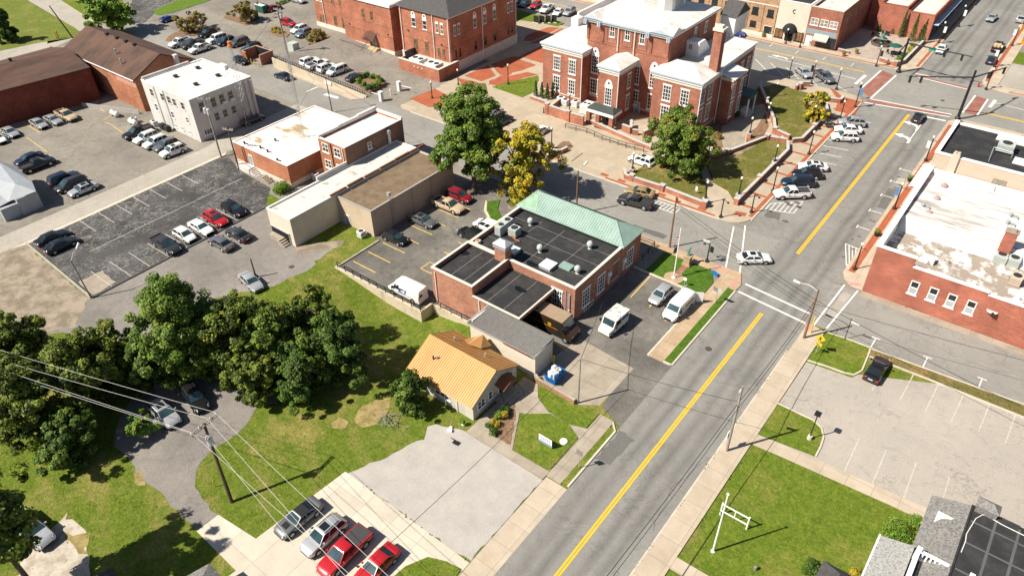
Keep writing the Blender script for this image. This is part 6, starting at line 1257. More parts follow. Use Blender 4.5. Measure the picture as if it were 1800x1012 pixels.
def cargo_van(pos, head, label, L=5.8, H=2.45, w=1.0, doors=False, postal=False):
    t = thing('cargo_van', (0,0,0), label, 'van'); b = MB(); h = L/2
    def rg(x, hw, z0, zb, zt, tw): return [(x,-hw*.95,z0),(x,-hw,z0+.2),(x,-hw,zb),(x,-tw,zt-.12),(x,-tw+.2,zt),(x,tw-.2,zt),(x,tw,zt-.12),(x,hw,zb),(x,hw,z0+.2),(x,hw*.95,z0)]
    ring_loft(b, [rg(-h,w*.96,.4,1.3,H-.08,w*.84), rg(-h+.2,w,.32,1.3,H,w*.88), rg(h-2.0,w,.32,1.3,H,w*.88), rg(h-1.55,w,.32,1.3,H-.06,w*.84), rg(h-.85,w*.98,.32,1.18,1.30,w*.86), rg(h-.25,w*.92,.34,.9,1.02,w*.75), rg(h,w*.74,.42,.7,.80,w*.6)])
    for sx in (-h+1.15,h-1.05):
        for sy in (-1,1):
            V = [(sx+.46*math.cos(rad(a)), sy*(w+.006), .36+.46*math.sin(rad(a))) for a in range(0,181,20)]; b.face(V if sy < 0 else V[::-1], 1)  # black arch faces stand in for the shaded wheel wells
    b.box(-h+.1,-w*.92,.26,h-.1,w*.92,.40,1); b.box(h-.12,-w*.5,.45,h+.02,w*.5,.66,1)
    b.build('body', [PAINT['white'], v_trim], t, sharp=38)
    g = MB(); glass_quad(g,(h-.87,-w*.84,1.31),(h-.87,w*.84,1.31),(h-1.52,w*.80,H-.13),(h-1.52,-w*.80,H-.13),.08,.02); g.build('windshield', v_wind, t)
    for sy in (-1,1):
        g = MB(); q = [(h-2.3,sy*(w+.008),1.32),(h-1.15,sy*(w+.008),1.28),(h-1.62,sy*(w*.90),H-.42),(h-2.3,sy*(w*.92),H-.42)]; g.face(q if sy < 0 else q[::-1])
        if not postal: q = [(-h+.5,sy*(w+.006),1.36),(h-2.5,sy*(w+.006),1.36),(h-2.5,sy*(w*.925),H-.45),(-h+.5,sy*(w*.925),H-.45)]; g.face(q if sy < 0 else q[::-1])
        g.build('side_window', v_glass, t)
        m_ = MB(); m_.obox((h-1.2,sy*(w+.14)),.16,.24,1.25,1.6,0); m_.build('mirror', v_trim, t)
        l = MB(); l.box(h-.42,sy*w*.62,.82,h-.16,sy*w*.90,1.0); l.build('headlight', v_head, t)
        l = MB(); l.box(-h-.02,sy*w*.84,.9,-h+.05,sy*w*.97,1.5); l.build('taillight', v_tail, t)
    wheels(t, (-h+1.15,h-1.05), w, .36)
    if doors:
        for sy in (-1,1):
            d = MB(); d.obox((-h-.25 if sy < 0 else -h-.42,sy*(w+.32 if sy > 0 else w*.96)),.95,.06,.45,H-.25,rad(20*sy if sy < 0 else -60)); d.build('rear_door', [PAINT['white']], t)
        d = MB(); d.box(-h-.01,-w*.85,.5,-h+.02,w*.85,H-.3); d.build('load_space', m_darkopen, t)
    else:
        g = MB(); g.box(-h-.015,-w*.72,1.45,-h+.1,-.06,H-.4); g.box(-h-.015,.06,1.45,-h+.1,w*.72,H-.4); g.build('rear_window', v_glass if not postal else PAINT['white'], t)
        pl = MB(); pl.box(-h-.03,-.26,.6,-h,.26,.72); pl.build('number_plate', v_plate, t)
    if postal:
        for sy in (-1,1):
            e = MB(); y = sy*(w+.009); e.mesh([(-.55,y,1.0),(.75,y,1.0),(.55,y,1.72),(-.75,y,1.72)], [(0,1,2,3) if sy < 0 else (3,2,1,0)], 0); y = sy*(w+.014)
            e.mesh([(-.35,y,1.1),(.45,y,1.32),(-.5,y,1.6)], [(0,1,2) if sy < 0 else (2,1,0)], 1); e.build('emblem', [mat('emblem_blue', (.02,.05,.22), .5), m_trim], t)
        e = MB(); e.box(-h-.03,.2,1.3,-h-.016,.8,1.75); e.build('rear_emblem', bpy.data.materials['emblem_blue'], t); s = MB(); s.box(-2.0,-w-.012,.82,1.4,-w-.004,.88); s.box(-2.0,w+.004,.82,1.4,w+.012,.88); s.build('blue_stripe', bpy.data.materials['emblem_blue'], t)
    t.location = (pos[0], pos[1], .02); t.rotation_euler = (0,0,rad(head)); return t
cargo_van((-59.54,51.91,1.00), 182, 'white postal van with a blue emblem on its side by the retaining wall', postal=True)
cargo_van((-28.75,70.58,1.00), -92, 'white van with its rear doors open in the post office yard', L=5.4, H=2.2, doors=True)
# boxy old mail truck
t = thing('mail_truck', (0,0,0), 'boxy old white mail truck with a dirty roof in the post office yard', 'mail truck'); b = MB()
b.box(-2.1,-.95,.45,.75,.95,2.2); b.mesh([(.75,-.95,.45),(2.05,-.86,.45),(2.05,.86,.45),(.75,.95,.45),(.75,-.95,1.35),(1.25,-.93,1.28),(2.05,-.80,1.0),(2.05,.80,1.0),(1.25,.93,1.28),(.75,.95,1.35)], [(0,1,6,5,4),(1,2,7,6),(2,3,9,8,7),(4,5,8,9),(5,6,7,8)]); b.mesh([(.75,-.95,1.35),(1.25,-.93,1.28),(1.25,.93,1.28),(.75,.95,1.35),(.80,-.95,2.2),(.80,.95,2.2)], [(0,1,4),(1,2,5,4),(2,3,5)])
b.box(-2.1,-.9,.32,2.0,.9,.46,1); b.build('body', [PAINT['cream'], v_trim], t)
b = MB(); b.box(-2.15,-1.0,2.2,.85,1.0,2.3); b.build('roof', patchy('dirty_van_roof', (.62,.60,.56), (.20,.19,.18), .52, .62, 1.6, .8, streak=(1,3,1)), t)
b = MB(); glass_quad(b,(1.25,-.88,1.32),(1.25,.88,1.32),(.82,.88,2.15),(.82,-.88,2.15),.06,.015); b.build('windshield', v_wind, t)
for sy in (-1,1):
    b = MB(); b.box(-.35,sy*.952,1.25,.68,sy*.962,2.0); b.build('side_window', v_glass, t); b = MB(); b.box(-1.9,sy*.952,1.45,-.5,sy*.964,1.95); b.build('emblem', bpy.data.materials['emblem_blue'], t); b = MB(); b.obox((1.1,sy*1.2),.14,.26,1.4,1.8,0); b.build('mirror', v_trim, t)
    b = MB(); b.lathe((1.95,sy*.6,.75),[(.14,0),(.14,.2)],10); b.build('headlight', v_head, t); b = MB(); b.box(-2.13,sy*.75,.8,-2.08,sy*.9,1.2); b.build('taillight', v_tail, t)
wheels(t,(-1.3,1.35),.93,.34); p = (-33.83,62.68,0.90); t.location = (p[0],p[1],.02); t.rotation_euler = (0,0,rad(-93))
# brown delivery truck
t = thing('delivery_truck', (0,0,0), 'dark brown delivery truck with a tan roof backed up to the loading dock', 'delivery truck'); b = MB()
b.box(-3.6,-1.15,.75,1.6,1.15,3.0); b.mesh([(1.6,-1.15,.75),(3.0,-1.05,.75),(3.0,1.05,.75),(1.6,1.15,.75),(1.6,-1.15,1.75),(2.0,-1.12,1.68),(3.0,-.98,1.45),(3.0,.98,1.45),(2.0,1.12,1.68),(1.6,1.15,1.75)], [(0,1,6,5,4),(1,2,7,6),(2,3,9,8,7),(4,5,8,9),(5,6,7,8)]); b.mesh([(1.6,-1.15,1.75),(2.0,-1.12,1.68),(2.0,1.12,1.68),(1.6,1.15,1.75),(1.65,-1.1,3.0),(1.65,1.1,3.0)], [(0,1,4),(1,2,5,4),(2,3,5)]); b.box(-3.6,-1.05,.5,2.9,1.05,.76,1); b.build('body', [PAINT['brown'], v_trim], t)
b = MB(); b.box(-3.55,-1.1,3.0,1.6,1.1,3.07); b.build('roof', mat('tan_translucent_roof', (.30,.22,.15), .7, .1, 1), t)
b = MB(); glass_quad(b,(2.0,-1.05,1.72),(2.0,1.05,1.72),(1.67,1.05,2.9),(1.67,-1.05,2.9),.06,.015); b.build('windshield', v_wind, t)
y_ = mat('gold_marking', (.50,.28,.02), .5, .05, 3)
for sy in (-1,1):
    b = MB(); b.box(-3.5,sy*1.152,1.62,1.0,sy*1.162,1.68); b.build('gold_stripe', y_, t)
    b = MB(); V = [(-.5,2.25),(.0,2.25),(.0,1.95),(-.08,1.82),(-.25,1.72),(-.42,1.82),(-.5,1.95)]; V = [(x, sy*1.165, z) for x, z in V]; b.face(V if sy < 0 else V[::-1]); em = b.build('shield_emblem', y_, t)
    if sy < 0: text_part('ups', .22, PAINT['brown'], em, Matrix.Translation((-.25,-1.168,2.0)) @ Matrix.Rotation(rad(90),4,'X'))
    b = MB(); b.box(.75,sy*1.152,.9,1.5,sy*1.16,2.8); b.build('side_door', m_darkopen, t); b = MB(); b.obox((1.9,sy*1.4),.16,.3,1.9,2.5,0); b.build('mirror', v_trim, t); b = MB(); b.lathe((2.9,sy*.75,1.1),[(.14,0),(.14,.22)],10); b.build('headlight', v_head, t); b = MB(); b.box(-3.64,sy*.9,1.0,-3.58,sy*1.1,1.3); b.build('taillight', v_tail, t)
b = MB(); b.box(2.96,-.9,.55,3.1,.9,.8); b.build('bumper', v_trim, t)
wheels(t,(-2.3,2.1),1.12,.45); p = (-39.18,57.82,1.50); t.location = (p[0],p[1],.03); t.rotation_euler = (0,0,rad(0))

# ---------------------------------------------------------------- poles, wires and lamps
m_polewood = patchy('utility_pole_wood', (.27,.16,.085), (.13,.085,.055), .42, .6, 2.5, .9, streak=(3,3,.3))
m_poledark = patchy('dark_pole_wood', (.07,.05,.035), (.11,.08,.055), .42, .6, 2.5, .9, streak=(3,3,.3))
m_polegrey = patchy('grey_pole_wood', (.34,.31,.28), (.22,.19,.165), .42, .6, 2.5, .9, streak=(3,3,.3))
m_globe = mat('lamp_globe', (.80,.74,.58), .3, .03, 2)
m_porc = mat('insulator_grey', (.48,.50,.52), .4, .06, 4); m_wire = mat('pale_wire', (.50,.49,.47), .5, .04, 2); m_wired = mat('black_cable', (.02,.02,.022), .6)
m_yel = mat('safety_yellow', (.62,.45,.03), .55, .08, 3); m_red = mat('hydrant_red', (.45,.03,.03), .5, .06, 3); m_bluep = mat('bin_blue', (.01,.14,.42), .45, .08, 3)
m_signg = mat('street_sign_green', (.02,.30,.22), .5, .04, 3); m_bannb = mat('banner_blue', (.10,.20,.42), .7, .1, 3); m_verd = mat('verdigris_bronze', (.12,.24,.20), .6, .25, 3)
def pole(base, top, label, m=None, r=.15, arms=(), lamp=None, cans=(), cat='utility pole', name='utility_pole', group=None, base_z=0.0):
    """arms: (height fraction, half length, direction angle); lamp: tip point"""
    base = Vector((base[0], base[1], base_z)); top = Vector(top); o = thing(name, base, label, cat, group)
    MB().tube(base, top, r, r*.68, n=12).build('pole', m or m_polewood, o)
    for f, hl, a in arms:
        c = base.lerp(top, f); d = Vector((math.cos(rad(a)), math.sin(rad(a)), 0)); n = Vector((-d.y, d.x, 0))
        for k in (-.12, .12):
            b = MB(); b.obox((c.x+n.x*k, c.y+n.y*k), hl*2, .1, c.z-.06, c.z+.06, rad(a)); b.build('crossarm', m_polegrey, o)
        for t in (-.92,-.35,.5,.92):
            p = c+d*hl*t; MB().lathe((p.x,p.y,c.z+.06),[(.04,0),(.09,.06),(.05,.12),(.09,.18),(.03,.26)],8).build('insulator', m_porc, o)
    for f, dx, dy, s in cans:
        c = base.lerp(top, f); MB().lathe((c.x+dx,c.y+dy,c.z-.5*s),[(.24*s,0),(.27*s,.05),(.27*s,.85*s),(.22*s,.95*s),(.06,1.0*s)],12).tube((c.x,c.y,c.z),(c.x+dx,c.y+dy,c.z),.05).build('transformer', m_porc, o)
    if lamp:
        p = Vector(lamp); q = base.lerp(top, .96); d = p-q; mid = q+d*.55+Vector((0,0,.35)); MB().path([q, q+d*.25+Vector((0,0,.22)), mid, p],.045,6).build('lamp_arm', m_porc, o)
        e = d.normalized(); b = MB(); b.tube(p-e*.1, p+e*.75, .13, .17, n=8); b.build('lamp_head', m_hvacw, o)
    return o
pole((-13.8,75.3),(-13.8,75.3,7.75),'brown utility pole with a curved white lamp arm at the crosswalk corner',m_polewood,.16,lamp=(-16.21,75.84,7.30))
pole((-13.8,53.1),(-13.8,53.1,9.8),'grey utility pole on the right sidewalk by the small lawn',m_polegrey,.15,lamp=(-13.90,53.33,9.00))
tag(MB().box(-14.1,52.85,2.0,-14.0,53.35,2.9).build('pole_notice', m_hvacw),'white notice board fixed to the right sidewalk pole','notice')
pole((-36.6,82.9),(-36.6,82.9,8.6),'tall brown utility pole on the pavement beside the post office lawn',m_polewood,.15,arms=())
pole((-52.7,82.5),(-52.7,82.5,7.6),'utility pole rising behind the green copper roof with a white lamp',m_polewood,.15,lamp=(-52.63,83.99,7.90))
pole((-50.5,17.3),(-51.7,18.1,10.2),'black foreground utility pole with double crossarm and grey transformer',m_poledark,.19,arms=((.985,1.55,97),),cans=((.83,.38,-.15,1.15),),)
pole((-30.2,49.4),(-30.2,49.4,6.95),'thin weathered pole at the end of the low brick wall',m_polegrey,.11)
pole((-114.7,60.5),(-114.9,60.6,11.2),'grey pole with twin transformers in front of the white block',m_polegrey,.16,arms=((.97,1.1,35),),cans=((.78,.42,-.1,1.1),(.78,-.4,-.2,1.1)))
pole((-108.1,59.6),(-108.1,59.6,8.1),'black utility pole at the orange brick building corner',m_poledark,.15,arms=((.93,1.0,20),))
pole((-142.4,97.8),(-142.6,97.8,11.6),'thick pale utility pole crowded with hardware near the bin store',m_polegrey,.22,arms=((.97,1.1,10),(.90,.9,60)),cans=((.86,.5,.2,1.0),))
pole((-112.5,84.8),(-112.7,84.8,7.3),'slim dark pole with a lamp beside the street below the wall',m_poledark,.11,lamp=(-112.35,85.87,7.50))
pole((-198.7,75.7),(-199.6,73.6,8.2),'black leaning utility pole at the grassy road corner',m_poledark,.18)
pole((-196.9,89.9),(-198.0,88.8,9.0),'brown pole beside the big roadside tree',m_poledark,.16)
pole((-79.7,42.0),(-79.7,42.0,3.2),'short dark post standing alone on the lane',m_poledark,.12,cat='post',name='lane_post')
pole((-94.0,25.5),(-94.4,25.3,6.3),'wooden lamp pole with a white bent arm at the black lot corner',m_polegrey,.12,lamp=(-94.79,26.75,7.30),cat='lamp post',name='lot_lamp_pole')
# aerial wires
def wire(pts, r, m, label, sag=.4, group=None):
    P_ = [Vector(p) for p in pts]; out = []
    for a, b in zip(P_[:-1], P_[1:]):
        for i in range(11): t = i/10; q = a.lerp(b, t); q.z -= sag*4*t*(1-t); out.append(q)
    return tag(MB().path(out, r, 5).build('aerial_wire', m), label, 'wire', group)
cT = Vector((-51.7,18.1,10.2)); dA = Vector((math.cos(rad(97)), math.sin(rad(97)), 0))
def far(a, b, k): a, b = Vector(a), Vector(b); return b+(b-a)*k
for i, (t, L_, R_, lab) in enumerate(((1.4,(-78.09,11.12,10.20),(-26.87,17.84,10.00),'white wire from the far end of the foreground crossarm'),(.5,(-76.43,10.41,10.20),(-30.13,15.89,10.00),'white wire second from the far end of the foreground crossarm'),(-1.4,(-75.08,9.84,10.20),(-35.56,16.32,10.00),'white wire from the near end of the foreground crossarm'),(None,(-76.28,9.83,9.00),(-38.57,15.95,8.80),'lowest white wire tied below the foreground transformer'))):
    c = cT+dA*t+Vector((0,0,.2)) if t is not None else Vector((-51.5,17.9,8.4))
    wire([far(c, L_, .6), c, far(c, R_, .8)], .018, m_wire, lab, .25, 'white wires over the left lawn')
wire([(-13.9,75.3,5.8),(-13.9,53.1,7.2),(-14.6,20,7.6),(-15,-12,8)],.03,m_wired,'black cable running along the right sidewalk poles',.5)
wire([(-13.7,75.3,5.4),(-13.7,53.1,6.8),(-14.3,20,7.2),(-14.6,-12,7.6)],.025,m_wired,'thinner black cable just under the right sidewalk cable',.5)
wire([(-36.6,82.9,7.8),(-13.8,75.3,6.2),(12,70,6.5)],.03,m_wired,'black cable crossing the junction from the post office pole',.4)
wire([(-36.6,82.9,7.2),(-13.8,75.3,5.6),(30,84,6)],.025,m_wired,'lower black cable crossing the junction',.4)
wire([(-30.2,49.4,6.9),(-13.8,53.1,7.6)],.025,m_wired,'black service cable over the road from the low wall pole',.3)
wire([(-30.2,49.4,6.8),(-34.5,60.8,5.2)],.03,m_wired,'black drop cable from the thin pole to the post office yard',.2) 
wire([(-30.2,49.4,6.85),(-30.6,20,7.0),(-30,-8,7.2)],.025,m_wired,'black cable running down over the near road',.5)
wire([(-114.9,60.6,10.6),(-108.1,59.6,7.6),(-98,64,4.3)],.025,m_wired,'black cable from the twin transformer pole to the stained roof',.3)
wire([(-114.9,60.6,10.9),(-142.6,97.8,11.2)],.025,m_wired,'black cable from the transformer pole past the white block',.6)
wire([(-112.7,84.8,7.0),(-90.5,79,8.3)],.025,m_wired,'black cable from the slim lamp pole to the stepped parapet',.3)
wire([(-199.6,73.6,8.0),(-260,150,9)],.03,m_wire,'pale wire over the far left side road',.5)
# lattice masts
def mast(base, top, s0, s1, label, tipm):
    o = thing('radio_mast', base, label, 'radio mast'); b = MB(); base, top = Vector(base), Vector(top); n = 14
    P_ = [[base.lerp(top,i/n)+Vector((math.cos(rad(90+120*k)),math.sin(rad(90+120*k)),0))*(s0+(s1-s0)*i/n) for k in range(3)] for i in range(n+1)]
    for i in range(n):
        for k in range(3): b.tube(P_[i][k],P_[i+1][k],.035,n=4,cap=False); b.tube(P_[i][k],P_[i+1][(k+1)%3],.022,n=4,cap=False); b.tube(P_[i+1][k],P_[i+1][(k+1)%3],.022,n=4,cap=False)
    b.build('lattice', m_steel, o); a = MB(); a.tube(top, top+Vector((0,0,2.5)),.03); a.build('antenna', tipm, o); return o
mast((-101.7,69.5,4.05),(-100.9,69.3,19.5),.32,.22,'slim grey lattice radio mast standing on the stained roof',m_steel)
o = mast((-121.2,70.8,0),(-121.6,71.9,15.0),1.3,.2,'tapering lattice tower with an orange lamp beside the white block',m_steel); MB().lathe((-121.6,71.9,15),[(.1,0),(.5,.2),(.5,.5),(.2,.6),(.4,.8),(.4,1.1),(.1,1.2)],10).build('tower_lamp', mat('orange_beacon', (.55,.18,.06), .5), o)
# globe lamps and banner lamps round the courthouse
def globe_lamp(p, h, label, z=.12, lit='globe', group='black globe lamps round the courthouse square', pier=0.0):
    o = thing('street_lamp', (p[0],p[1],z), label, 'street lamp', group)
    if pier: MB().box(p[0]-.35,p[1]-.35,z,p[0]+.35,p[1]+.35,z+pier).build('brick_pier', b_wall, o); MB().box(p[0]-.42,p[1]-.42,z+pier,p[0]+.42,p[1]+.42,z+pier+.12).build('pier_cap', m_cap, o)
    b = z+pier+(.12 if pier else 0); MB().lathe((p[0],p[1],b),[(.24,0),(.24,.2),(.15,.35),(.10,.5),(.08,h-.3),(.13,h-.2),(.14,h)],10).build('post', m_blackmetal, o)
    MB().lathe((p[0],p[1],b+h),[(.10,0),(.18,.10),(.21,.24),(.17,.38),(.06,.5)],12).build('globe', m_globe, o, smooth=True)
    return o
def banner_lamp(p, h, label, ang=0, z=.13, banner=None, group='tall black lamps along the kerbs', globe=True):
    o = thing('street_lamp', (p[0],p[1],z), label, 'street lamp', group); d = Vector((math.cos(rad(ang)),math.sin(rad(ang)),0)); c = Vector((p[0],p[1],z))
    MB().lathe(c,[(.28,0),(.28,.25),(.16,.45),(.105,.6),(.08,h)],10).build('post', m_blackmetal, o)
    MB().path([c+Vector((0,0,h*.86)), c+d*.35+Vector((0,0,h*.93)), c+d*.75+Vector((0,0,h*.88))],.035).build('arm', m_blackmetal, o)
    if globe: MB().lathe(c+Vector((0,0,h)),[(.10,0),(.18,.10),(.21,.24),(.17,.38),(.06,.5)],12).build('globe', m_globe, o, smooth=True)
    else: e = c+d*.75+Vector((0,0,h*.88)); MB().lathe(e,[(.2,-.1),(.16,.05),(.05,.12)],10).build('shade', m_blackmetal, o)
    if banner is not None: q = c-d*.42; MB().obox((q.x,q.y),.55,.03,z+h*.55,z+h*.86,rad(ang)).build('banner', banner, o)
    return o
GL = [((-34.22,101.17,0.50),2.6,'globe lamp on the wall pier at the corner of the nearer lawn',.9),((-33.87,114.72,0.90),2.6,'globe lamp on the long wall by the nearer lawn far end',.9),((-41.62,122.32,0.90),2.6,'globe lamp at the garden steps between the two lawns',.9),((-34.29,133.75,0.90),2.6,'globe lamp inside the yellowing tree by the far lawn wall',.9),
 ((-37.93,96.91,0.90),2.6,'globe lamp on the wall pier under the big courthouse tree',.9),((-44.69,112.19,0.30),2.7,'globe lamp beside the shaded courthouse path',.0),((-41.55,129.95,0.60),2.9,'globe lamp in the shadow next to the courthouse side door',.0),
 ((-44.55,141.55,0.50),2.9,'globe lamp standing in the shaded end of the far lawn',.0),((-42.06,132.03,0.30),2.8,'globe lamp near the curved walk by the steps',.0),((-68.20,97.57,0.12),2.9,'globe lamp on the small planter wall by the driveway island',.8),
 ((-90.78,126.79,0.12),2.7,'globe lamp on a brick pier beside the left courthouse wing',.9),((-100.92,109.58,0.12),3.0,'globe lamp standing among the brick walks by the civic building',.0),((-100.76,101.27,0.12),3.2,'globe lamp on the brick corner behind the big green tree',.0),((-52.00,98.34,0.12),2.6,'globe lamp on the pier beside the yellow hatched bay',.9),
 ((-72.09,108.80,0.12),5.2,'tall globe lamp rising from the brick cooling yard wall',.0)]
for p, h, l, pr in GL: globe_lamp(p, h, l, .12, pier=pr)
TL = [((-30.65,122.53),4.0,'tall kerb lamp opposite the gap between the parked white cars',180),((-30.73,106.71),4.0,'tall kerb lamp beside the nose of the white pickup',180),((-30.60,138.08),4.0,'tall kerb lamp in front of the silver suv',180),((-30.93,98.74),3.4,'kerb lamp nearest the rounded corner facing the junction',0),((-34.13,94.67),3.3,'dark lamp with a short arm at the cross street corner',0)]
for p, h, l, a in TL: banner_lamp(p, h, l, a, globe=h > 3.5)
for p, h, l in (((-46.29,153.12),4.0,'kerb lamp farthest left along the far street bays'),((-41.40,153.07),4.4,'kerb lamp with a dark rolled banner between two parked vehicles'),((-36.21,153.04),4.0,'kerb lamp just right of the diagonal dark pickup')): banner_lamp(p, h, l, 20, z=.13, banner=m_blackcanvas if 'banner' in l else None)
for p, h, l, bn in (((-30.42,146.65),4.6,'corner lamp with blue and white banners at the crosswalk',m_bannb),((-13.78,131.88),4.2,'lamp with a white banner by the beige siding wall',m_hvacw),((-13.58,112.79),4.2,'lamp with a blue banner beside the striped awning kerb',m_bannb),((-13.43,93.33),4.0,'plain lamp at the red wall corner of the pavement',None),
 ((-33.51,170.40),4.0,'lamp with a dark banner in front of the fountain court',m_blackcanvas),((-11.94,170.43),4.0,'lamp with a dark sign at the vacant lot corner',m_blackcanvas),((-13.02,184.10),4.2,'lamp with a pale banner nearest the dark blue car',m_hvacw),((-12.38,200.24),4.2,'lamp with a pale banner farther up past the sack laden pickup',m_hvacw),((-25.13,207.25),4.6,'lamp with a long white banner in the shade of the shop row',m_hvacw),((-26.19,192.78),4.4,'lamp with a white banner by the shop row corner',m_hvacw),((-50.94,171.82),3.4,'lamp in front of the stucco shop corner',None),((-54.51,172.29),3.0,'lamp in front of the black dome awning',None),((-92.40,115.82),4.0,'lamp beside the memorial lawn walk',None)):
    banner_lamp(p, h, l, 180 if p[0] < -16 else 0, banner=bn)
p = (-30.64,82.81); banner_lamp(p, 3.2, 'black post with a furled dark banner and white street plate', 180, banner=m_blackcanvas, globe=False, group=None)
p = (-30.60,82.85); tag(MB().box(p[0]-1.1,p[1]-.02,3.35,p[0]-.1,p[1]+.02,3.55).build('street_name_plate', m_hvacw),'white street name plate on top of the banner post','sign')
# traffic signals on mast arms
def signal(o, p, d):
    b = MB(); b.box(p.x-.2,p.y-.15,p.z-1.1,p.x+.2,p.y+.15,p.z); s = b.build('signal_head', m_blackmetal, o)
    for i, c in enumerate(((.35,.02,.02),(.35,.22,.02),(.02,.25,.12))):
        nm = 'signal_lens_%d' % i; m = bpy.data.materials.get(nm) or mat(nm, c, .3)
        MB().tube((p.x,p.y+d*.16,p.z-.2-.34*i),(p.x,p.y+d*.2,p.z-.2-.34*i),.12,n=10).build('lens', m, s)
def mast_arm(base, h, arm, label, heads, sgn=None, arm2=None, head2=()):
    o = thing('traffic_signal', (base[0],base[1],.13), label, 'traffic signal'); c = Vector((base[0],base[1],.13))
    MB().lathe(c,[(.5,0),(.5,.3),(.32,.5),(.27,.7),(.19,h)],12).build('mast', m_blackmetal, o); t = c+Vector((0,0,h*.86)); e = Vector(arm)
    MB().tube(t,e,.16,.10,n=8).build('mast_arm', m_blackmetal, o)
    for f in heads: signal(o, t.lerp(e,f)+Vector((0,0,-.1)), 1)
    if arm2: e2 = Vector(arm2); MB().tube(t,e2,.15,.10,n=8).build('mast_arm', m_blackmetal, o); [signal(o, t.lerp(e2,f)+Vector((0,0,-.1)), 1) for f in head2]
    if sgn is not None: q = t.lerp(e,sgn); MB().box(q.x-.7,q.y-.04,q.z-.55,q.x+.7,q.y+.04,q.z-.1).build('street_name_sign', m_signg, o)
    return o
mast_arm((-13.3,152.6),9.4,(-23.26,150.45,6.80),'black traffic signal mast at the near right corner of the far junction',(.80,.98),None,(-9.6,165,7.0),(.55,.95))
mast_arm((-28.7,169.7),7.2,(-16.23,169.20,6.30),'black traffic signal mast beside the fountain court wall',(.60,.86),.40,(-29.03,164.14,5.60),())
for q, l in (((-31.21,150.66),'small crossing signal on the brick corner by the blue banners'),): 
    o = thing('crossing_signal', (q[0],q[1],.13), l, 'crossing signal'); MB().tube((q[0],q[1],.13),(q[0],q[1],3.2),.06).build('post', m_blackmetal, o); MB().box(q[0]-.2,q[1]-.15,2.5,q[0]+.2,q[1]+.15,3.0).build('signal_box', m_blackmetal, o)
# flagpole with two flags
fp = (-32.63,76.71); o = thing('flagpole', (fp[0],fp[1],.1), 'white flagpole with a striped flag above a black flag', 'flagpole')
MB().lathe((fp[0],fp[1],.1),[(.3,0),(.28,.12),(.09,.2),(.085,3),(.05,8.0),(.09,8.05),(.02,8.2)],12).build('pole', m_trim, o)
f = MB(); hz = 6.9
for i in range(7): f.mesh([(fp[0]-.05-.04*i,fp[1]-.08*(i%2),hz-.2*i),(fp[0]-.35-.02*i,fp[1]-.25+.1*(i%2),hz-.2*i-.1),(fp[0]-.35-.02*i,fp[1]-.25+.1*(i%2),hz-.2*i-.3),(fp[0]-.05-.04*i,fp[1]-.08*(i%2),hz-.2*i-.2)], [(0,1,2,3)], i % 2)
f.build('striped_flag', [mat('flag_red', (.45,.03,.05), .8), m_trim], o); f = MB(); f.mesh([(fp[0]-.04,fp[1],5.3),(fp[0]-.45,fp[1]-.15,5.0),(fp[0]-.6,fp[1]-.05,3.9),(fp[0]-.25,fp[1]-.1,4.2),(fp[0]-.05,fp[1],4.3)], [(0,1,2,3,4)]); f.build('black_flag', m_blackcanvas, o)
slabs('flagpole_base', [arc((fp[0],fp[1]),1.35,0,345,23)], 0, .12, m_walk2); sheet('brick_inlay', [[(fp[0]-.4,fp[1]+1.0),(fp[0]+.4,fp[1]+1.0),(fp[0]+.5,fp[1]+4.0),(fp[0]-.3,fp[1]+4.0)]], .125, m_redwalk)
sp = (-32.60,80.62); o = thing('statue', (sp[0],sp[1],.1), 'small green bronze figure on a square stone pedestal by the lawn', 'statue')
MB().box(sp[0]-.45,sp[1]-.45,.1,sp[0]+.45,sp[1]+.45,1.5).box(sp[0]-.55,sp[1]-.55,1.5,sp[0]+.55,sp[1]+.55,1.65).box(sp[0]-.6,sp[1]-.6,.1,sp[0]+.6,sp[1]+.6,.35).build('pedestal', m_walk2, o)
b = MB(); z = 1.65; x, y = sp[0], sp[1]; b.lathe((x,y,z),[(.26,0),(.26,.1),(.1,.12)],10); b.tube((x-.1,y,z+.1),(x-.06,y,z+.62),.07,.09); b.tube((x+.16,y-.05,z+.1),(x+.05,y,z+.62),.07,.09); b.lathe((x,y,z+.58),[(.15,0),(.16,.1),(.19,.4),(.15,.5),(.06,.54)],10); b.lathe((x,y,z+1.1),[(.05,0),(.1,.07),(.11,.16),(.16,.18),(.08,.27),(.02,.29)],10)
b.tube((x+.17,y,z+1.02),(x+.32,y-.05,z+1.35),.055,.05); b.tube((x+.32,y-.05,z+1.35),(x+.3,y-.08,z+1.6),.05,.04); b.tube((x-.18,y,z+1.02),(x-.28,y-.1,z+.72),.055,.045); b.tube((x-.28,y-.1,z+.72),(x-.2,y-.25,z+.66),.045,.04); b.build('figure', m_verd, o)
# signs
def signpost(p, h, label, plates, m=None, cat='sign', z=.1):
    o = thing('road_sign', (p[0],p[1],z), label, cat); MB().tube((p[0],p[1],z),(p[0],p[1],z+h),.045).build('post', m or m_steel, o)
    for pts, mm, nm in plates:
        b = MB(); n = len(pts); F = [(p[0]+u[0], p[1]-.06, z+u[1]) for u in pts]; B = [(a, c+.03, e) for a, c, e in F]; b.mesh(F+B, [tuple(range(n)), tuple(range(2*n-1,n-1,-1))]+[(i,n+i,n+(i+1)%n,(i+1)%n) for i in range(n)]); b.build(nm, mm, o)
    return o
def rc(w_, z0, z1, cx=0): return [(cx-w_/2,z0),(cx+w_/2,z0),(cx+w_/2,z1),(cx-w_/2,z1)]
q = (-11.63,73.39); o = signpost(q, 3.3, 'yellow diamond pedestrian crossing sign on the small corner lawn', [([(0,1.9),(.62,2.52),(0,3.14),(-.62,2.52)], m_yel, 'diamond_plate'), (rc(.8,1.3,1.8), m_yel, 'arrow_plate')])
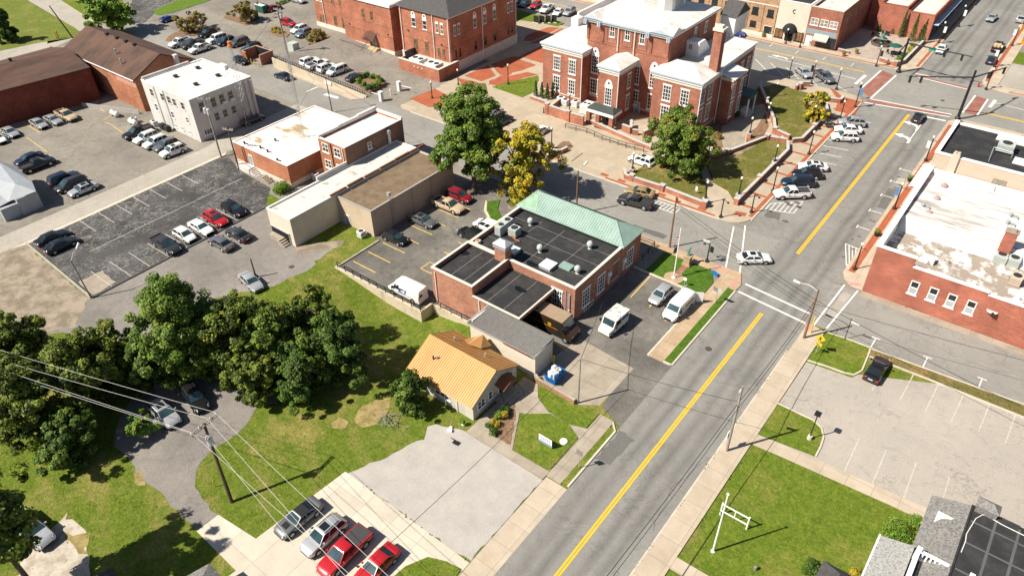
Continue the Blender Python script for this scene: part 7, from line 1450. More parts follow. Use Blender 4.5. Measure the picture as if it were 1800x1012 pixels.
b = MB(); X, Z = q[0], 2.6; Y = q[1]-.075; b.lathe((X,Y,Z+.22),[(.01,0),(.06,.05),(.01,.11)],8); b.tube((X,Y,Z+.2),(X-.02,Y,Z-.08),.05); b.tube((X-.02,Y,Z-.08),(X+.14,Y,Z-.34),.035); b.tube((X-.02,Y,Z-.08),(X-.17,Y,Z-.32),.035); b.tube((X,Y,Z+.14),(X+.16,Y,Z),.03); b.tube((X,Y,Z+.14),(X-.15,Y,Z+.0),.03); b.tube((X-.2,Y,1.7),(X+.2,Y,1.5),.035); b.build('walking_symbol', m_blackmetal, o)
signpost((-9.72,78.15), 3.3, 'black post with a white street name plate and round lamp by the grass', [(rc(1.0,2.75,2.98,.55), m_hvacw, 'name_plate')], m_blackmetal)
signpost((-25.00,41.79), 2.9, 'grey backed sign on the sidewalk grass strip of the near road', [(rc(.75,2.1,2.85), m_corrd, 'plate')])
signpost((-25.58,74.95), 2.6, 'grey backed double sign on the lush grass strip', [(rc(.55,2.0,2.6,-.3), m_corrd, 'plate'), (rc(.55,2.0,2.6,.3), m_hvac, 'plate')])
signpost((-30.57,75.84), 1.5, 'small white sign at the yard edge of the post office lawn', [(rc(.5,1.0,1.5), m_hvacw, 'plate')])
q = (-28.34,80.71); tag(MB().obox(q,1.1,.25,.1,.55,rad(-20)).build('ground_sign', m_bluep),'low blue and white sign at the lawn corner','sign')
signpost((-40.19,98.35,0.45), 1.3, 'small pale notice on the lawn under the courthouse tree', [(rc(.4,.5,1.3), m_hvacw, 'plate')], z=.45)
for q, h in (((-13.50,76.79),2.6),): tag(MB().tube((q[0],q[1],.13),(q[0],q[1],h),.09).build('guy_guard', m_yel), 'yellow guy wire guard leaning by the brown corner pole', 'guard')
q = (-29.42,42.09); o = thing('yard_sign', (q[0],q[1],.1), 'white rectangular yard sign with red and blue lettering on the front lawn', 'yard sign')
MB().box(q[0]-.95,q[1]-.03,.35,q[0]+.75,q[1]+.03,1.45).build('panel', m_trim, o); MB().box(q[0]-.92,q[1]-.04,.4,q[0]+.72,q[1]-.032,.62).build('blue_band', m_bannb, o); MB().tube((q[0]-.8,q[1]+.02,.1),(q[0]-.8,q[1]+.02,1.4),.03).build('stake', m_wood, o); MB().tube((q[0]+.6,q[1]+.02,.1),(q[0]+.6,q[1]+.02,1.4),.03).build('stake', m_wood, o)
b = MB()
for r_, z in enumerate((1.22,1.0,.8)): 
    for i in range(5): b.box(q[0]-.75+.28*i,q[1]-.042,z-.05,q[0]-.55+.28*i,q[1]-.032,z+.05, 0 if r_ == 0 else 1)
b.build('print', [m_red, m_bannb], o)
q = (-28.26,43.72); tag(MB().lathe((q[0],q[1],.1),[(.45,0),(.42,.12),(.1,.16)],9).build('lawn_stone', m_trim),'pale flat stone on the front lawn beside the yard sign','stone')
# bare white pole and the empty sign frame behind it
q = (-9.71,41.36); o = thing('bare_flagpole', (q[0],q[1],.08), 'tall bare white pole with a ball top on the big lawn', 'flagpole'); MB().lathe((q[0],q[1],.08),[(.2,0),(.2,.08),(.10,.12),(.07,8.6)],12).build('pole', m_trim, o); MB().lathe((q[0],q[1],8.66),[(.04,0),(.14,.1),(.14,.16),(.04,.28)],10).build('ball', m_trim, o)
q = (-10.92,45.46); q2 = (-8.22,45.48); o = thing('sign_frame', (q[0],q[1],.08), 'empty white ladder shaped sign frame lying behind the bare pole', 'sign frame')
for a in (q, q2): MB().tube((a[0],a[1],.08),(a[0],a[1],1.95),.085,n=8).build('post', m_trim, o)
for z in (1.75,.75): MB().tube((q[0],q[1],z),(q2[0],q2[1],z),.07,n=6).build('rail', m_trim, o)
MB().tube(((q[0]+q2[0])/2,(q[1]+q2[1])/2,.75),((q[0]+q2[0])/2,(q[1]+q2[1])/2,1.75),.06,n=6).build('bar', m_trim, o)
q = (-7.45,59.94); o = thing('lot_lamp', (q[0],q[1],.1), 'dark square headed lamp on a concrete foot in the small lawn', 'lamp post'); MB().lathe((q[0],q[1],.1),[(.28,0),(.25,.5)],8).build('foot', m_kerb, o); MB().tube((q[0],q[1],.6),(q[0],q[1],3.9),.06).build('pole', m_blackmetal, o); MB().box(q[0]-.3,q[1]-.3,3.9,q[0]+.3,q[1]+.3,4.15).build('lamp_head', m_blackmetal, o); MB().box(q[0]-.2,q[1]-.2,3.86,q[0]+.2,q[1]+.2,3.899).build('lens', m_globe, o)
tag(MB().lathe((*(-5.85,41.98),.08),[(.16,0),(.15,.5),(.05,.55)],9).build('lawn_stub', m_corrd),'small grey pipe stub standing on the big lawn','pipe')
for q, l in (((-13.51,171.22),'red fire hydrant on the far right corner pavement'),((-41.65,94.67),'red fire hydrant at the courthouse kerb by the parking hatch')):
    o = thing('fire_hydrant', (q[0],q[1],.13), l, 'fire hydrant', 'red hydrants'); MB().lathe((q[0],q[1],.13),[(.2,0),(.2,.08),(.14,.1),(.14,.55),(.19,.57),(.18,.62),(.1,.75),(.04,.82)],10).build('barrel', m_red, o); MB().tube((q[0]-.26,q[1],.55),(q[0]+.26,q[1],.55),.07).build('outlet', m_red, o)
for q, l in (((-36.06,52.86),'tall yellow bollard at the loading shed corner'),): tag(MB().lathe((q[0],q[1],0),[(.14,0),(.14,1.4),(.08,1.5)],10).build('bollard', m_yel), l, 'bollard')
for i, q in enumerate([(-201.38,73.00), (-201.22,73.45)]): tag(MB().lathe((q[0],q[1],0),[(.14,0),(.14,2.0),(.05,2.1)],8).build('yellow_post', m_yel), ('left yellow post standing on the far left lawn','right yellow post standing on the far left lawn')[i], 'post', 'yellow posts on the far lawn')
q = (-53.43,17.39); tag(MB().lathe((q[0],q[1],0),[(.05,0),(.05,1.0)],6).build('marker_post', m_yel),'thin yellow marker post near the foreground utility pole','post')
for q, l in (((-33.71,54.62,0.00),'yellow tipped leaf of the pole guard by the low brick wall'),): pass
# blue dumpster with rubbish
q = (-34.50,50.44); o = thing('skip_bin', (q[0],q[1],0), 'open blue waste skip filled with pale rubbish beside the shed', 'skip'); x, y = q[0]-.0, q[1]+.5
b = MB(); b.mesh([(x-.6,y-.9,0),(x+.6,y-.9,0),(x+.6,y+.8,0),(x-.6,y+.8,0),(x-.8,y-1.15,1.1),(x+.8,y-1.15,1.1),(x+.8,y+.95,1.3),(x-.8,y+.95,1.3)], [(0,1,5,4),(1,2,6,5),(2,3,7,6),(3,0,4,7),(3,2,1,0)]); b.box(x-.86,y-1.22,1.05,x+.86,y-1.14,1.16); b.build('bin', m_bluep, o)
r_ = random.Random(3)
for i in range(7): b = MB(); b.obox((x+r_.uniform(-.45,.45), y+r_.uniform(-.7,.55)),r_.uniform(.4,.75),r_.uniform(.3,.5),.7,1.25+r_.uniform(0,.35),r_.uniform(0,3)); b.build('rubbish', (m_trim,m_hvacw,m_bluetrim,m_beige)[i%4], o)
tag(MB().wallseg((-35.7,49.2),(-30.4,49.0),.35,0,.75).wallseg((-35.7,49.2),(-36.4,49.6),.35,0,.75).build('low_brick_wall', brick('old_low_wall_brick', (.30,.14,.07))),'low worn brick wall edging the concrete pad','wall')
# walls and railings of the post office lot
def railing(pts, label, h=1.0, z=0.0, posts=1.6, m=None, rails=(1.0,.55), name='railing'):
    o = thing(name, (pts[0][0],pts[0][1],z), label, 'railing'); b = MB()
    for a, c in zip(pts[:-1], pts[1:]):
        a = Vector((a[0],a[1],a[2] if len(a) > 2 else z)); c = Vector((c[0],c[1],c[2] if len(c) > 2 else z)); n = max(1, int((c-a).length/posts))
        for r in rails: b.tube(a+Vector((0,0,h*r)), c+Vector((0,0,h*r)),.055,n=5)
        for i in range(n+1): p = a.lerp(c,i/n); b.tube(p, p+Vector((0,0,h)),.06,n=5)
    b.build('rails', m or m_blackmetal, o); return o
o = thing('retaining_wall', (-64,50.4), 'stained concrete retaining wall along the post office lot edge', 'wall')
MB().box(-72.4,50.15,-2.2,-55.5,50.5,.25).box(-55.8,50.5,-2.2,-55.5,52.5,.25).build('wall', m_ret, o); MB().box(-55.5,52.35,-2.2,-46.4,52.65,.15).build('lower_wall', m_ret, o)
MB().box(-55.5,52.65,-.3,-48.9,53.28,.05).build('ledge', m_oldconc, o); MB().box(-72.4,50.5,0,-72.1,58.7,.18).build('lot_kerb', m_oldconc, o)
railing([(-71.9,50.3,.25),(-55.7,50.3,.25),(-55.7,52.4,.25),(-54,52.4,.1),(-46.8,52.5,.1)],'thin black railing on top of the stained retaining wall',.95)
railing([(-41.2,81.6,.13),(-38.4,81.6,.13),(-38.2,77.8,.1)],'short black railing round the post office side steps',.9)
# civic building: raised car park, retaining wall, fence, gate
def jz(x): return max(0, min(1.75, 1.75*(-112-x)/28))
b = MB(); b.mesh([(-141,93.3,1.76),(-112.5,93.9,.02),(-112.5,112.8,.02),(-141,112.8,1.76)], [(0,1,2,3)]); b.mesh([(-141,93.3,1.76),(-141,112.8,1.76),(-146,116,.02),(-146,97,.02)], [(0,1,2,3)]); b.build('civic_car_park', m_lot, kind='structure')
o = thing('retaining_wall', (-126,93.3), 'long tan concrete retaining wall tapering down beside the street', 'wall')
b = MB(); b.mesh([(-141.5,92.9,0),(-112.2,93.6,0),(-112.2,93.6,.45),(-141.5,92.9,2.25),(-141.5,93.25,0),(-112.2,93.95,0),(-112.2,93.95,.45),(-141.5,93.25,2.25)], [(0,1,2,3),(5,4,7,6),(3,2,6,7),(1,5,6,2),(4,0,3,7)]); b.build('wall', m_ret, o)
q = (-122.2,93.3); b = MB(); b.box(-124.2,93.15,.35,-122.4,93.3,.95); b.build('white_panel', m_trim, o)
railing([(-141.2,93.2,2.2),(-112.6,93.85,.5)],'black metal fence on top of the tan retaining wall',.8,0,.7,None,(1.0,.1))
o = thing('bin_store', (-147,93), 'small open topped brick bin store with a dark gate and yellow posts', 'bin store'); MB().box(-150.6,91.4,0,-150.3,95.6,2.4).box(-150.3,95.3,0,-144.6,95.6,2.4).box(-144.9,92,0,-144.6,95.3,2.4).box(-150.6,91.2,0,-148.8,91.5,2.4).build('wall', b_jc, o); MB().box(-150.3,95.2,.1,-144.9,95.29,2.3).build('screen', m_blackmetal, o)
for x in (-148.6,-147.2,-146,-144.4): MB().lathe((x,91.2,0),[(.1,0),(.1,1.2),(.05,1.3)],8).build('yellow_post', m_yel, o)
for i, (q, l) in enumerate((((-108.45,94.39),'white ticket kiosk nearest the street at the car park entrance'),((-109.07,100.19),'white ticket kiosk farther in at the car park entrance'))):
    o = thing('gate_kiosk', (q[0],q[1],0), l, 'kiosk', 'car park kiosks'); MB().box(q[0]-.35,q[1]-.35,0,q[0]+.35,q[1]+.35,1.9).box(q[0]-.42,q[1]-.42,1.9,q[0]+.42,q[1]+.42,2.05).build('cabinet', m_hvacw, o); e = (q[0]-2.6,q[1]-.2,1.3) if i == 0 else (q[0]+3.2,q[1]+.4,1.3); MB().tube((q[0],q[1],1.3),e,.06,n=6).build('barrier_arm', m_trim, o)
q = (-108.92,97.53); tag(MB().lathe((q[0],q[1],0),[(.12,0),(.12,1.0),(.2,1.0),(.2,1.3),(.05,1.35)],8).build('card_reader', m_hvacw),'small grey card reader post between the two kiosks','post')
slabs('planting_island', [[(-120.21,96.71),(-120.02,101.51),(-115.04,101.24),(-113.37,100.36),(-112.87,95.48),(-115.62,95.90)]], .0, .6, m_mulch)
slabs('planting_island', [[(-148.70,108.57),(-153.45,114.46),(-149.46,113.68),(-145.51,113.82),(-143.67,112.54),(-146.04,106.67)]], 0, .25, m_mulch)
for i, q in enumerate([(-173.49,110.79), (-175.98,116.06)]): tag(MB().box(q[0]-1.6,q[1]-1.0,.14,q[0]+1.6,q[1]+1.0,1.9).box(q[0]-1.65,q[1]-1.05,1.9,q[0]+1.65,q[1]+.1,2.05,1).build('green_skip', [m_green, m_hvacw if i else m_green]), ('dark green waste container beside the small island tree','dark green waste container with a pale lid near the dark red car')[i], 'skip', 'green waste containers')
tag(MB().obox((-145.89,102.29),2.0,1.8,0,2.0,0).build('utility_box', m_hvac),'grey green utility cabinet in the small fenced garden','cabinet')
# ------------------------------------------------ courthouse garden walls
def gwall(name, pts, h, z, label, t=.38, piers=()):
    o = thing(name, (pts[0][0],pts[0][1],z), label, 'wall'); b = MB(); c = MB()
    for i, (p, q) in enumerate(zip(pts[:-1], pts[1:])):
        b.wallseg(p, q, t-.002*i, z, z+h+.003*i); c.wallseg(p, q, t+.12-.002*i, z+h+.003*i, z+h+.12+.003*i)
    for p in piers: b.box(p[0]-.36,p[1]-.36,z,p[0]+.36,p[1]+.36,z+h+.3); c.box(p[0]-.44,p[1]-.44,z+h+.3,p[0]+.44,p[1]+.44,z+h+.42)
    b.build('brickwork', b_wall, o); c.build('wall_cap', m_cap, o); return o
gwall('garden_wall', [(-33.8,99.6),(-33.8,120.6),(-35.0,123.6)],.85,.1,'long low brick wall along the nearer courthouse lawn',piers=((-33.8,99.6),(-33.8,108.5),(-33.8,115.5)))
gwall('garden_wall', [(-34.6,124.9),(-33.4,126.2),(-33.4,139.6),(-35.6,144.4)],.85,.1,'long low brick wall along the far courthouse lawn under the yellowing tree',piers=((-33.4,132.5),(-33.4,139.6)))
gwall('garden_wall', [(-53.34,97.90),(-52.06,96.18),(-45.40,96.45),(-37.5,95.9)],.85,.1,'low brick wall along the cross street below the courthouse tree',piers=((-37.5,95.9),(-45.22,96.34),(-50.92,96.33)))
gwall('garden_wall', [(-35.3,123.9),(-38.6,123.0),(-41.9,113.4),(-44.4,109.2),(-47.0,108.6)],1.0,.1,'stepped brick wall behind the nearer lawn',piers=((-38.6,123.0),(-41.9,113.4),(-47.0,108.6)))
gwall('garden_wall', [(-35.4,125.6),(-38.6,126.6),(-40.4,130.5),(-45,138),(-48.6,143.5),(-49.4,146)],1.0,.1,'brick wall behind the far lawn in the courthouse shadow',piers=((-38.6,126.6),(-45,138)))
gwall('garden_wall', [(-37.60,141.66),(-37.05,145.71),(-33.43,146.84),(-33.43,148.69)],.8,.12,'angled brick seat wall round the brick corner plaza')
gwall('garden_wall', [(-42.72,147.74),(-42.81,150.05),(-41.13,151.25)],1.0,.12,'short brick wall with a square pier at the head of the far lawn',piers=((-42.29,148.68),))
gwall('garden_wall', [(-69.42,96.08),(-67.39,96.36),(-65.90,96.98),(-65.66,98.81)],.7,.12,'curved brick planter wall at the driveway island')
o = gwall('garden_wall', [(-84.35,112.85),(-80.04,112.58)],.6,.12,'low planter wall under the four clipped conifers')
o = gwall('cooling_yard_wall', [(-77.41,109.05),(-72.16,108.69),(-68.75,108.79)],1.9,.12,'tall brick wall screening the courthouse cooling units',piers=((-77.41,109.05),(-72.16,108.69)))
gwall('garden_wall', [(-77.58,109.29),(-78.22,114.62)],1.0,.12,'brick return wall at the left wing of the courthouse')
gwall('ramp_wall', [(-68.66,110.58),(-63.41,109.42),(-56.67,108.06),(-53.57,107.61)],.7,.12,'long sloping brick ramp wall before the courthouse entrance')
gwall('entrance_wall', [(-61.78,111.25),(-59.88,111.02),(-61.40,113.82)],1.3,.12,'square brick corner wall beside the basement entrance')
gwall('entrance_wall', [(-59.46,111.01),(-58.48,111.40)],1.0,.12,'short brick block wall in the entrance yard')
gwall('entrance_wall', [(-57.09,110.83),(-56.38,113.56)],1.4,.12,'brick yard wall nearest the big courthouse tree')
railing([(*(-70.97,105.90),.12),(*(-66.54,106.51),.12),(*(-62.75,105.79),.12),(*(-57.70,105.80),.12),(*(-54.30,106.20),.12)],'black double ramp railing across the courthouse front',1.0)
for i, (q, h) in enumerate((((-78.29,114.95),1.2),((-76.89,114.47),1.2),((-74.75,114.91),1.3))): hvac(q[0],q[1],.13,1.3,1.1,h,('first small white cooling unit behind the brick screen wall','second small white cooling unit behind the brick screen wall','third small white cooling unit behind the brick screen wall')[i],'small cooling units by the courthouse',m_hvacw)
q = (-71.64,114.28); hvac(q[0],q[1],.13,1.8,2.6,1.8,'big white twin fan unit at the end of the brick screen wall',None,m_hvacw,2)
for i, q in enumerate([(-78.25,109.05), (-75.06,108.82), (-72.54,108.78)]): tag(MB().lathe((q[0],q[1],.12),[(.2,0),(.18,.1),(.1,.15),(.1,.95),(.13,1.0),(.03,1.1)],9).build('bollard', m_blackmetal), ('black bollard farthest left by the brick screen wall','black bollard in the middle by the brick screen wall','black bollard beside the start of the ramp railing')[i], 'bollard', 'black bollards by the courthouse')
tag(MB().obox((-65.86,110.26),2.2,1.5,.121,.135,rad(0)).build('door_mat', m_blackcanvas),'black mat on the pavement before the courthouse porch','mat')
tag(MB().wallseg((-62.79,95.91),(-62.94,99.61),.2,.12,.22).build('kerb_bar', m_oldconc),'thin concrete bar edging the courthouse driveway','kerb')
for i, q in enumerate([(-110.51,150.29), (-109.45,151.27), (-108.25,152.34), (-107.02,153.20)]): 
    o = thing('memorial_slab', (q[0],q[1],.2), ('black memorial slab farthest left on the lawn','second black memorial slab from the left','third black memorial slab from the left','black memorial slab at the right end')[i], 'memorial', 'black memorial slabs'); MB().box(q[0]-.7,q[1]-.12,.35,q[0]+.7,q[1]+.12,1.9).build('stone', m_blackmetal, o); MB().box(q[0]-.85,q[1]-.25,.2,q[0]+.85,q[1]+.25,.35).build('base', m_stone, o)
for i in range(6):
    pass
for i, (x, y) in enumerate(((-38.0,124.3),(-35.8,124.6))): b = MB(); [b.box(x-.9+.0,y-.75,.12,x+.25-.28*k,y+.75,.30+.16*k) for k in range(4)]; tag(b.build('garden_steps', m_stone),('stone steps through the garden wall nearer the courthouse','stone steps through the garden wall nearer the kerb')[i],'steps')
# ------------------------------------------------ fountain court
q = (-36.53,184.48); o = thing('fountain', (q[0],q[1],.13), 'tiered green bronze fountain in a dark octagonal pool', 'fountain')
MB().lathe((q[0],q[1],.13),[(2.4,0),(2.4,.55),(2.1,.55),(2.05,.3)],8).build('pool_wall', mat('dark_pool_stone', (.09,.09,.09), .7), o); MB().lathe((q[0],q[1],.13),[(2.05,.32),(.1,.34)],8).build('water', glassy('dark_water', (.01,.012,.014), .05), o)
MB().lathe((q[0],q[1],.4),[(.5,0),(.35,.3),(.25,.6),(1.0,.95),(1.05,1.05),(.3,1.0),(.2,1.5),(.6,1.75),(.62,1.85),(.15,1.85),(.12,2.3),(.22,2.5),(.05,2.8)],14).build('tiers', m_verd, o)
q = (-32.48,179.09); o = thing('parasol_table', (q[0],q[1],.13), 'green parasol over a dark metal table in the fountain court', 'parasol table'); MB().tube((q[0],q[1],.13),(q[0],q[1],2.6),.04).build('pole', m_blackmetal, o); MB().lathe((q[0],q[1],2.2),[(1.5,0),(1.5,.04),(.8,.3),(.05,.5)],8).build('parasol', m_green, o); MB().lathe((q[0],q[1],.8),[(.7,0),(.7,.05)],12).build('tabletop', m_blackmetal, o)
for i, (x, y, l) in enumerate(((-1.3,0,'dark metal chair left of the parasol table'),(0,-1.3,'dark metal chair on the street side of the parasol table'),(1.2,.2,'dark metal chair right of the parasol table'))):
    c = thing('court_chair', (q[0]+x,q[1]+y,.13), l, 'chair', 'chairs at the parasol table'); X, Y = q[0]+x, q[1]+y; MB().box(X-.25,Y-.25,.55,X+.25,Y+.25,.6).build('seat', m_blackmetal, c); MB().box(X-.25,Y-.25 if y < 0 else Y+.2,.6,X+.25,Y-.2 if y < 0 else Y+.25,1.1).build('backrest', m_blackmetal, c)
    for sx in (-.22,.22):
        for sy in (-.22,.22): MB().tube((X+sx,Y+sy,.13),(X+sx,Y+sy,.56),.02,n=5).build('leg', m_blackmetal, c)
gwall('court_wall', [(-43.2,174.6),(-40.6,174.4)],.5,.13,'short brick planter wall by the red brick shop'); gwall('court_wall', [(-33.8,173.6),(-30.2,172.6),(-29.2,175),(-29.0,191.5)],.8,.13,'low brick wall round the right side of the fountain court',piers=((-30.2,172.6),))
for i, (q, l) in enumerate((((-39.27,188.70),'dark bench in the shade left of the fountain'),((-37.56,190.95),'dark bench under the young conifers'),((-64.81,175.78),'dark bench before the tan brick shop'))):
    o = thing('bench', (q[0],q[1],.13), l, 'bench', 'dark benches'); MB().box(q[0]-.9,q[1]-.25,.5,q[0]+.9,q[1]+.25,.58).build('seat', m_blackmetal, o); MB().box(q[0]-.9,q[1]+.25,.6,q[0]+.9,q[1]+.31,1.05).build('backrest', m_blackmetal, o)
    for sx in (-.75,.75): MB().box(q[0]+sx-.05,q[1]-.22,.13,q[0]+sx+.05,q[1]+.25,.5).build('leg', m_blackmetal, o)
q = (-10.74,203.18); o = thing('orange_kiosk', (q[0]+1.4,q[1]+1.0,.02), 'bright orange stall partly cut off at the top right edge', 'stall'); MB().box(q[0]-.2,q[1]-.8,.02,q[0]+4,q[1]+3,2.2).build('body', mat('orange_panel', (.70,.28,.02), .5), o); MB().box(q[0]-.4,q[1]-1,2.2,q[0]+4.2,q[1]+3.2,2.4).build('roof', m_trim, o)
for i, q in enumerate([(-12.78,213.17), (-11.79,211.19)]): tag(MB().lathe((q[0],q[1],.02),[(.25,0),(.05,1.2)],8).build('yellow_cone', m_yel), ('yellow marker left of a pair near the orange stall','yellow marker right of a pair near the orange stall')[i], 'cone', 'yellow markers')
# small things on the near lawns
q = (-38.37,36.82); o = thing('fallen_stand', (q[0],q[1],.02), 'white bag and small dark stand lying on the gravel', 'debris'); MB().obox((q[0]-.7,q[1]+.6),.5,.35,.02,.3,.6).lathe((q[0]-.9,q[1]+1.0,.02),[(.25,0),(.2,.2),(.03,.3)],8).build('bag', m_trim, o); MB().path([(q[0],q[1],.05),(q[0]+.8,q[1]-.3,.5),(q[0]+1.1,q[1]-.3,.05)],.04).box(q[0]+.7,q[1]-.6,.3,q[0]+1.2,q[1]-.1,.36).build('stand', m_blackmetal, o)
q = (-45.55,34.31); b = MB(); r_ = random.Random(5)
for i in range(46):
    a = r_.uniform(0,6.28); s = Vector((q[0]+r_.gauss(0,.8),q[1]+r_.gauss(0,.45),r_.uniform(0,.25))); e = s+Vector((math.cos(a)*r_.uniform(.5,1.4),math.sin(a)*r_.uniform(.4,1.1),r_.uniform(.0,.7))); b.tube(s,e,.04,.012,n=4,cap=False)
tag(b.build('brush_pile', m_polegrey),'pile of dead grey brushwood on the lawn beside the dry patch','brush pile')
q = (-38.44,38.97); o = thing('garden_pot', (q[0],q[1],0), 'white garden pots by the house corner', 'pot'); MB().lathe((q[0],q[1],0),[(.16,0),(.24,.35),(.2,.36)],10).build('pot', m_trim, o); MB().lathe((q[0],q[1],.3),[(.1,0),(.3,.25),(.2,.5),(.02,.6)],7).build('plant', m_dark, o)
for i, (q, l) in enumerate((((-13.51,103.59),'dark planter with a leafy bush on the right pavement'),((-14.05,122.97),'leafy planter at the near end of the striped awning'),((-60.46,173.47),'leafy planter by the tan shop doorway'),((-41.07,172.06),'flowering planter at the red brick shop corner'),((-39.24,175.05),'flowering planter on the court wall'))):
    o = thing('planter', (q[0],q[1],.13), l, 'planter', 'street planters'); MB().lathe((q[0],q[1],.13),[(.3,0),(.42,.5),(.36,.52),(.34,.4)],10).build('pot', m_blackmetal if i < 2 else b_wall, o)

# ---------------------------------------------------------------- trees, shrubs and hedges
import numpy as np
def leaf_mat(name, c, var=.35, hue=None):
    n = N(name); k = n.ramp(n.noise(1.1, 3), .3, .7, 1-var, 1+var); col = n.mul(c, k)
    if hue: col = n.mix(n.ramp(n.noise(.55, 4, rough=.65), .48, .62), col, n.mul(hue, k))
    n.out(col, .6, spec=.25); tr = n.t.nodes.new('ShaderNodeBsdfTranslucent'); n.link(n.mul(col, 1.1), tr.inputs[0])
    mx = n.t.nodes.new('ShaderNodeMixShader'); mx.inputs[0].default_value = .12; n.t.links.new(n.b.outputs[0], mx.inputs[1]); n.t.links.new(tr.outputs[0], mx.inputs[2])
    n.t.links.new(mx.outputs[0], n.t.nodes['Material Output'].inputs[0]); return n.mat
LM = dict(maple=[leaf_mat('maple_leaf_a',(.06,.11,.014)),leaf_mat('maple_leaf_b',(.105,.175,.022)),leaf_mat('maple_leaf_c',(.17,.23,.035))],
  yellow=[leaf_mat('autumn_leaf_a',(.26,.25,.018)),leaf_mat('autumn_leaf_b',(.56,.40,.025),.25,(.30,.30,.025)),leaf_mat('autumn_leaf_c',(.16,.20,.022),.3,(.46,.20,.03))],
  oak=[leaf_mat('oak_leaf_a',(.06,.11,.014)),leaf_mat('oak_leaf_b',(.11,.175,.022)),leaf_mat('oak_leaf_c',(.18,.25,.035),.3,(.24,.20,.035))],
  dark=[leaf_mat('dark_leaf_a',(.035,.07,.010)),leaf_mat('dark_leaf_b',(.065,.12,.016)),leaf_mat('dark_leaf_c',(.12,.18,.025))],
  wood=[leaf_mat('thicket_leaf_a',(.038,.062,.009)),leaf_mat('thicket_leaf_b',(.105,.145,.017)),leaf_mat('thicket_leaf_c',(.175,.235,.03),.3,(.24,.235,.03))],
  lime=[leaf_mat('lime_leaf_a',(.075,.17,.014)),leaf_mat('lime_leaf_b',(.14,.24,.022)),leaf_mat('lime_leaf_c',(.21,.28,.04))],
  olive=[leaf_mat('olive_leaf_a',(.16,.15,.03)),leaf_mat('olive_leaf_b',(.24,.20,.045)),leaf_mat('olive_leaf_c',(.30,.19,.06))],
  conifer=[leaf_mat('conifer_a',(.028,.085,.014)),leaf_mat('conifer_b',(.045,.125,.02)),leaf_mat('conifer_c',(.075,.16,.026))])
m_bark = patchy('tree_bark', (.16,.125,.095), (.085,.065,.05), .42, .6, 4, .95, streak=(3,3,.6))
def leaves(parent, centres, radii, per, size, mats, seed=1, name='foliage', squash=.8, mixw=(.30,.40,.30), smooth=False, core=None):
    """many small leaf faces gathered in fuzzy clumps"""
    rg = np.random.default_rng(seed); cs = np.asarray(centres, float); n = len(cs)*per; off = np.array(world_loc(parent))
    ci = np.repeat(np.arange(len(cs)), per); d = rg.normal(size=(n,3)); d /= np.linalg.norm(d,axis=1)[:,None]
    rr = np.asarray(radii, float)[ci]*rg.uniform(.25,1,n)**.5; p = cs[ci]+d*rr[:,None]*np.array([1,1,squash])-off
    nr = d*.8+rg.normal(size=(n,3))*.5+np.array([0,0,.3])
    if core is not None: e = cs[ci]-np.asarray(core); nr += e/np.linalg.norm(e,axis=1)[:,None]*.6
    nr /= np.linalg.norm(nr,axis=1)[:,None]
    t = np.cross(nr, rg.normal(size=(n,3))); t /= np.linalg.norm(t,axis=1)[:,None]; b = np.cross(nr,t); s = (size*rg.uniform(.6,1.3,n))[:,None]
    V = np.stack([p-t*s*.5, p-b*s*.33+nr*s*.05, p+t*s*.55, p+b*s*.33+nr*s*.05], 1).reshape(-1,3)
    me = bpy.data.meshes.new(name); me.vertices.add(4*n); me.vertices.foreach_set('co', V.ravel()); me.loops.add(4*n); me.loops.foreach_set('vertex_index', np.arange(4*n, dtype=np.int32)); me.polygons.add(n); me.polygons.foreach_set('loop_start', np.arange(0,4*n,4,dtype=np.int32))
    cm = rg.choice(3, len(cs), p=mixw); mi = np.where(rg.random(n) < .62, cm[ci], rg.choice(3, n, p=mixw)); 
    for m in mats: me.materials.append(m)
    me.polygons.foreach_set('material_index', mi.astype(np.int32)); me.update(); me.validate()
    o = bpy.data.objects.new(name, me); COL.objects.link(o); o.parent = parent; KIDS.setdefault(parent.name, []).append(o); return o
def limbs(parent, base, top, r, tips, seed=1, m=None):
    b = MB(); r_ = random.Random(seed); base, top = Vector(base), Vector(top); P_ = [base.lerp(top,i/5)+Vector((r_.uniform(-.12,.12),r_.uniform(-.12,.12),0))*(0 if i == 0 else 1) for i in range(6)]
    for i in range(5): b.tube(P_[i],P_[i+1],r*(1-.15*i)*(1.25 if i == 0 else 1),r*(1-.15*(i+1)),n=9,cap=False)
    tr = b.build('trunk', m or m_bark, parent)
    b = MB()
    for t in tips:
        t = Vector(t); s = P_[r_.choice((2,3,4,5))]; mid = s.lerp(t,.5)+Vector((0,0,.25)); b.tube(s,mid,r*.36,r*.2,n=6,cap=False); b.tube(mid,t,r*.2,r*.05,n=5,cap=False)
    b.build('limbs', m or m_bark, tr)
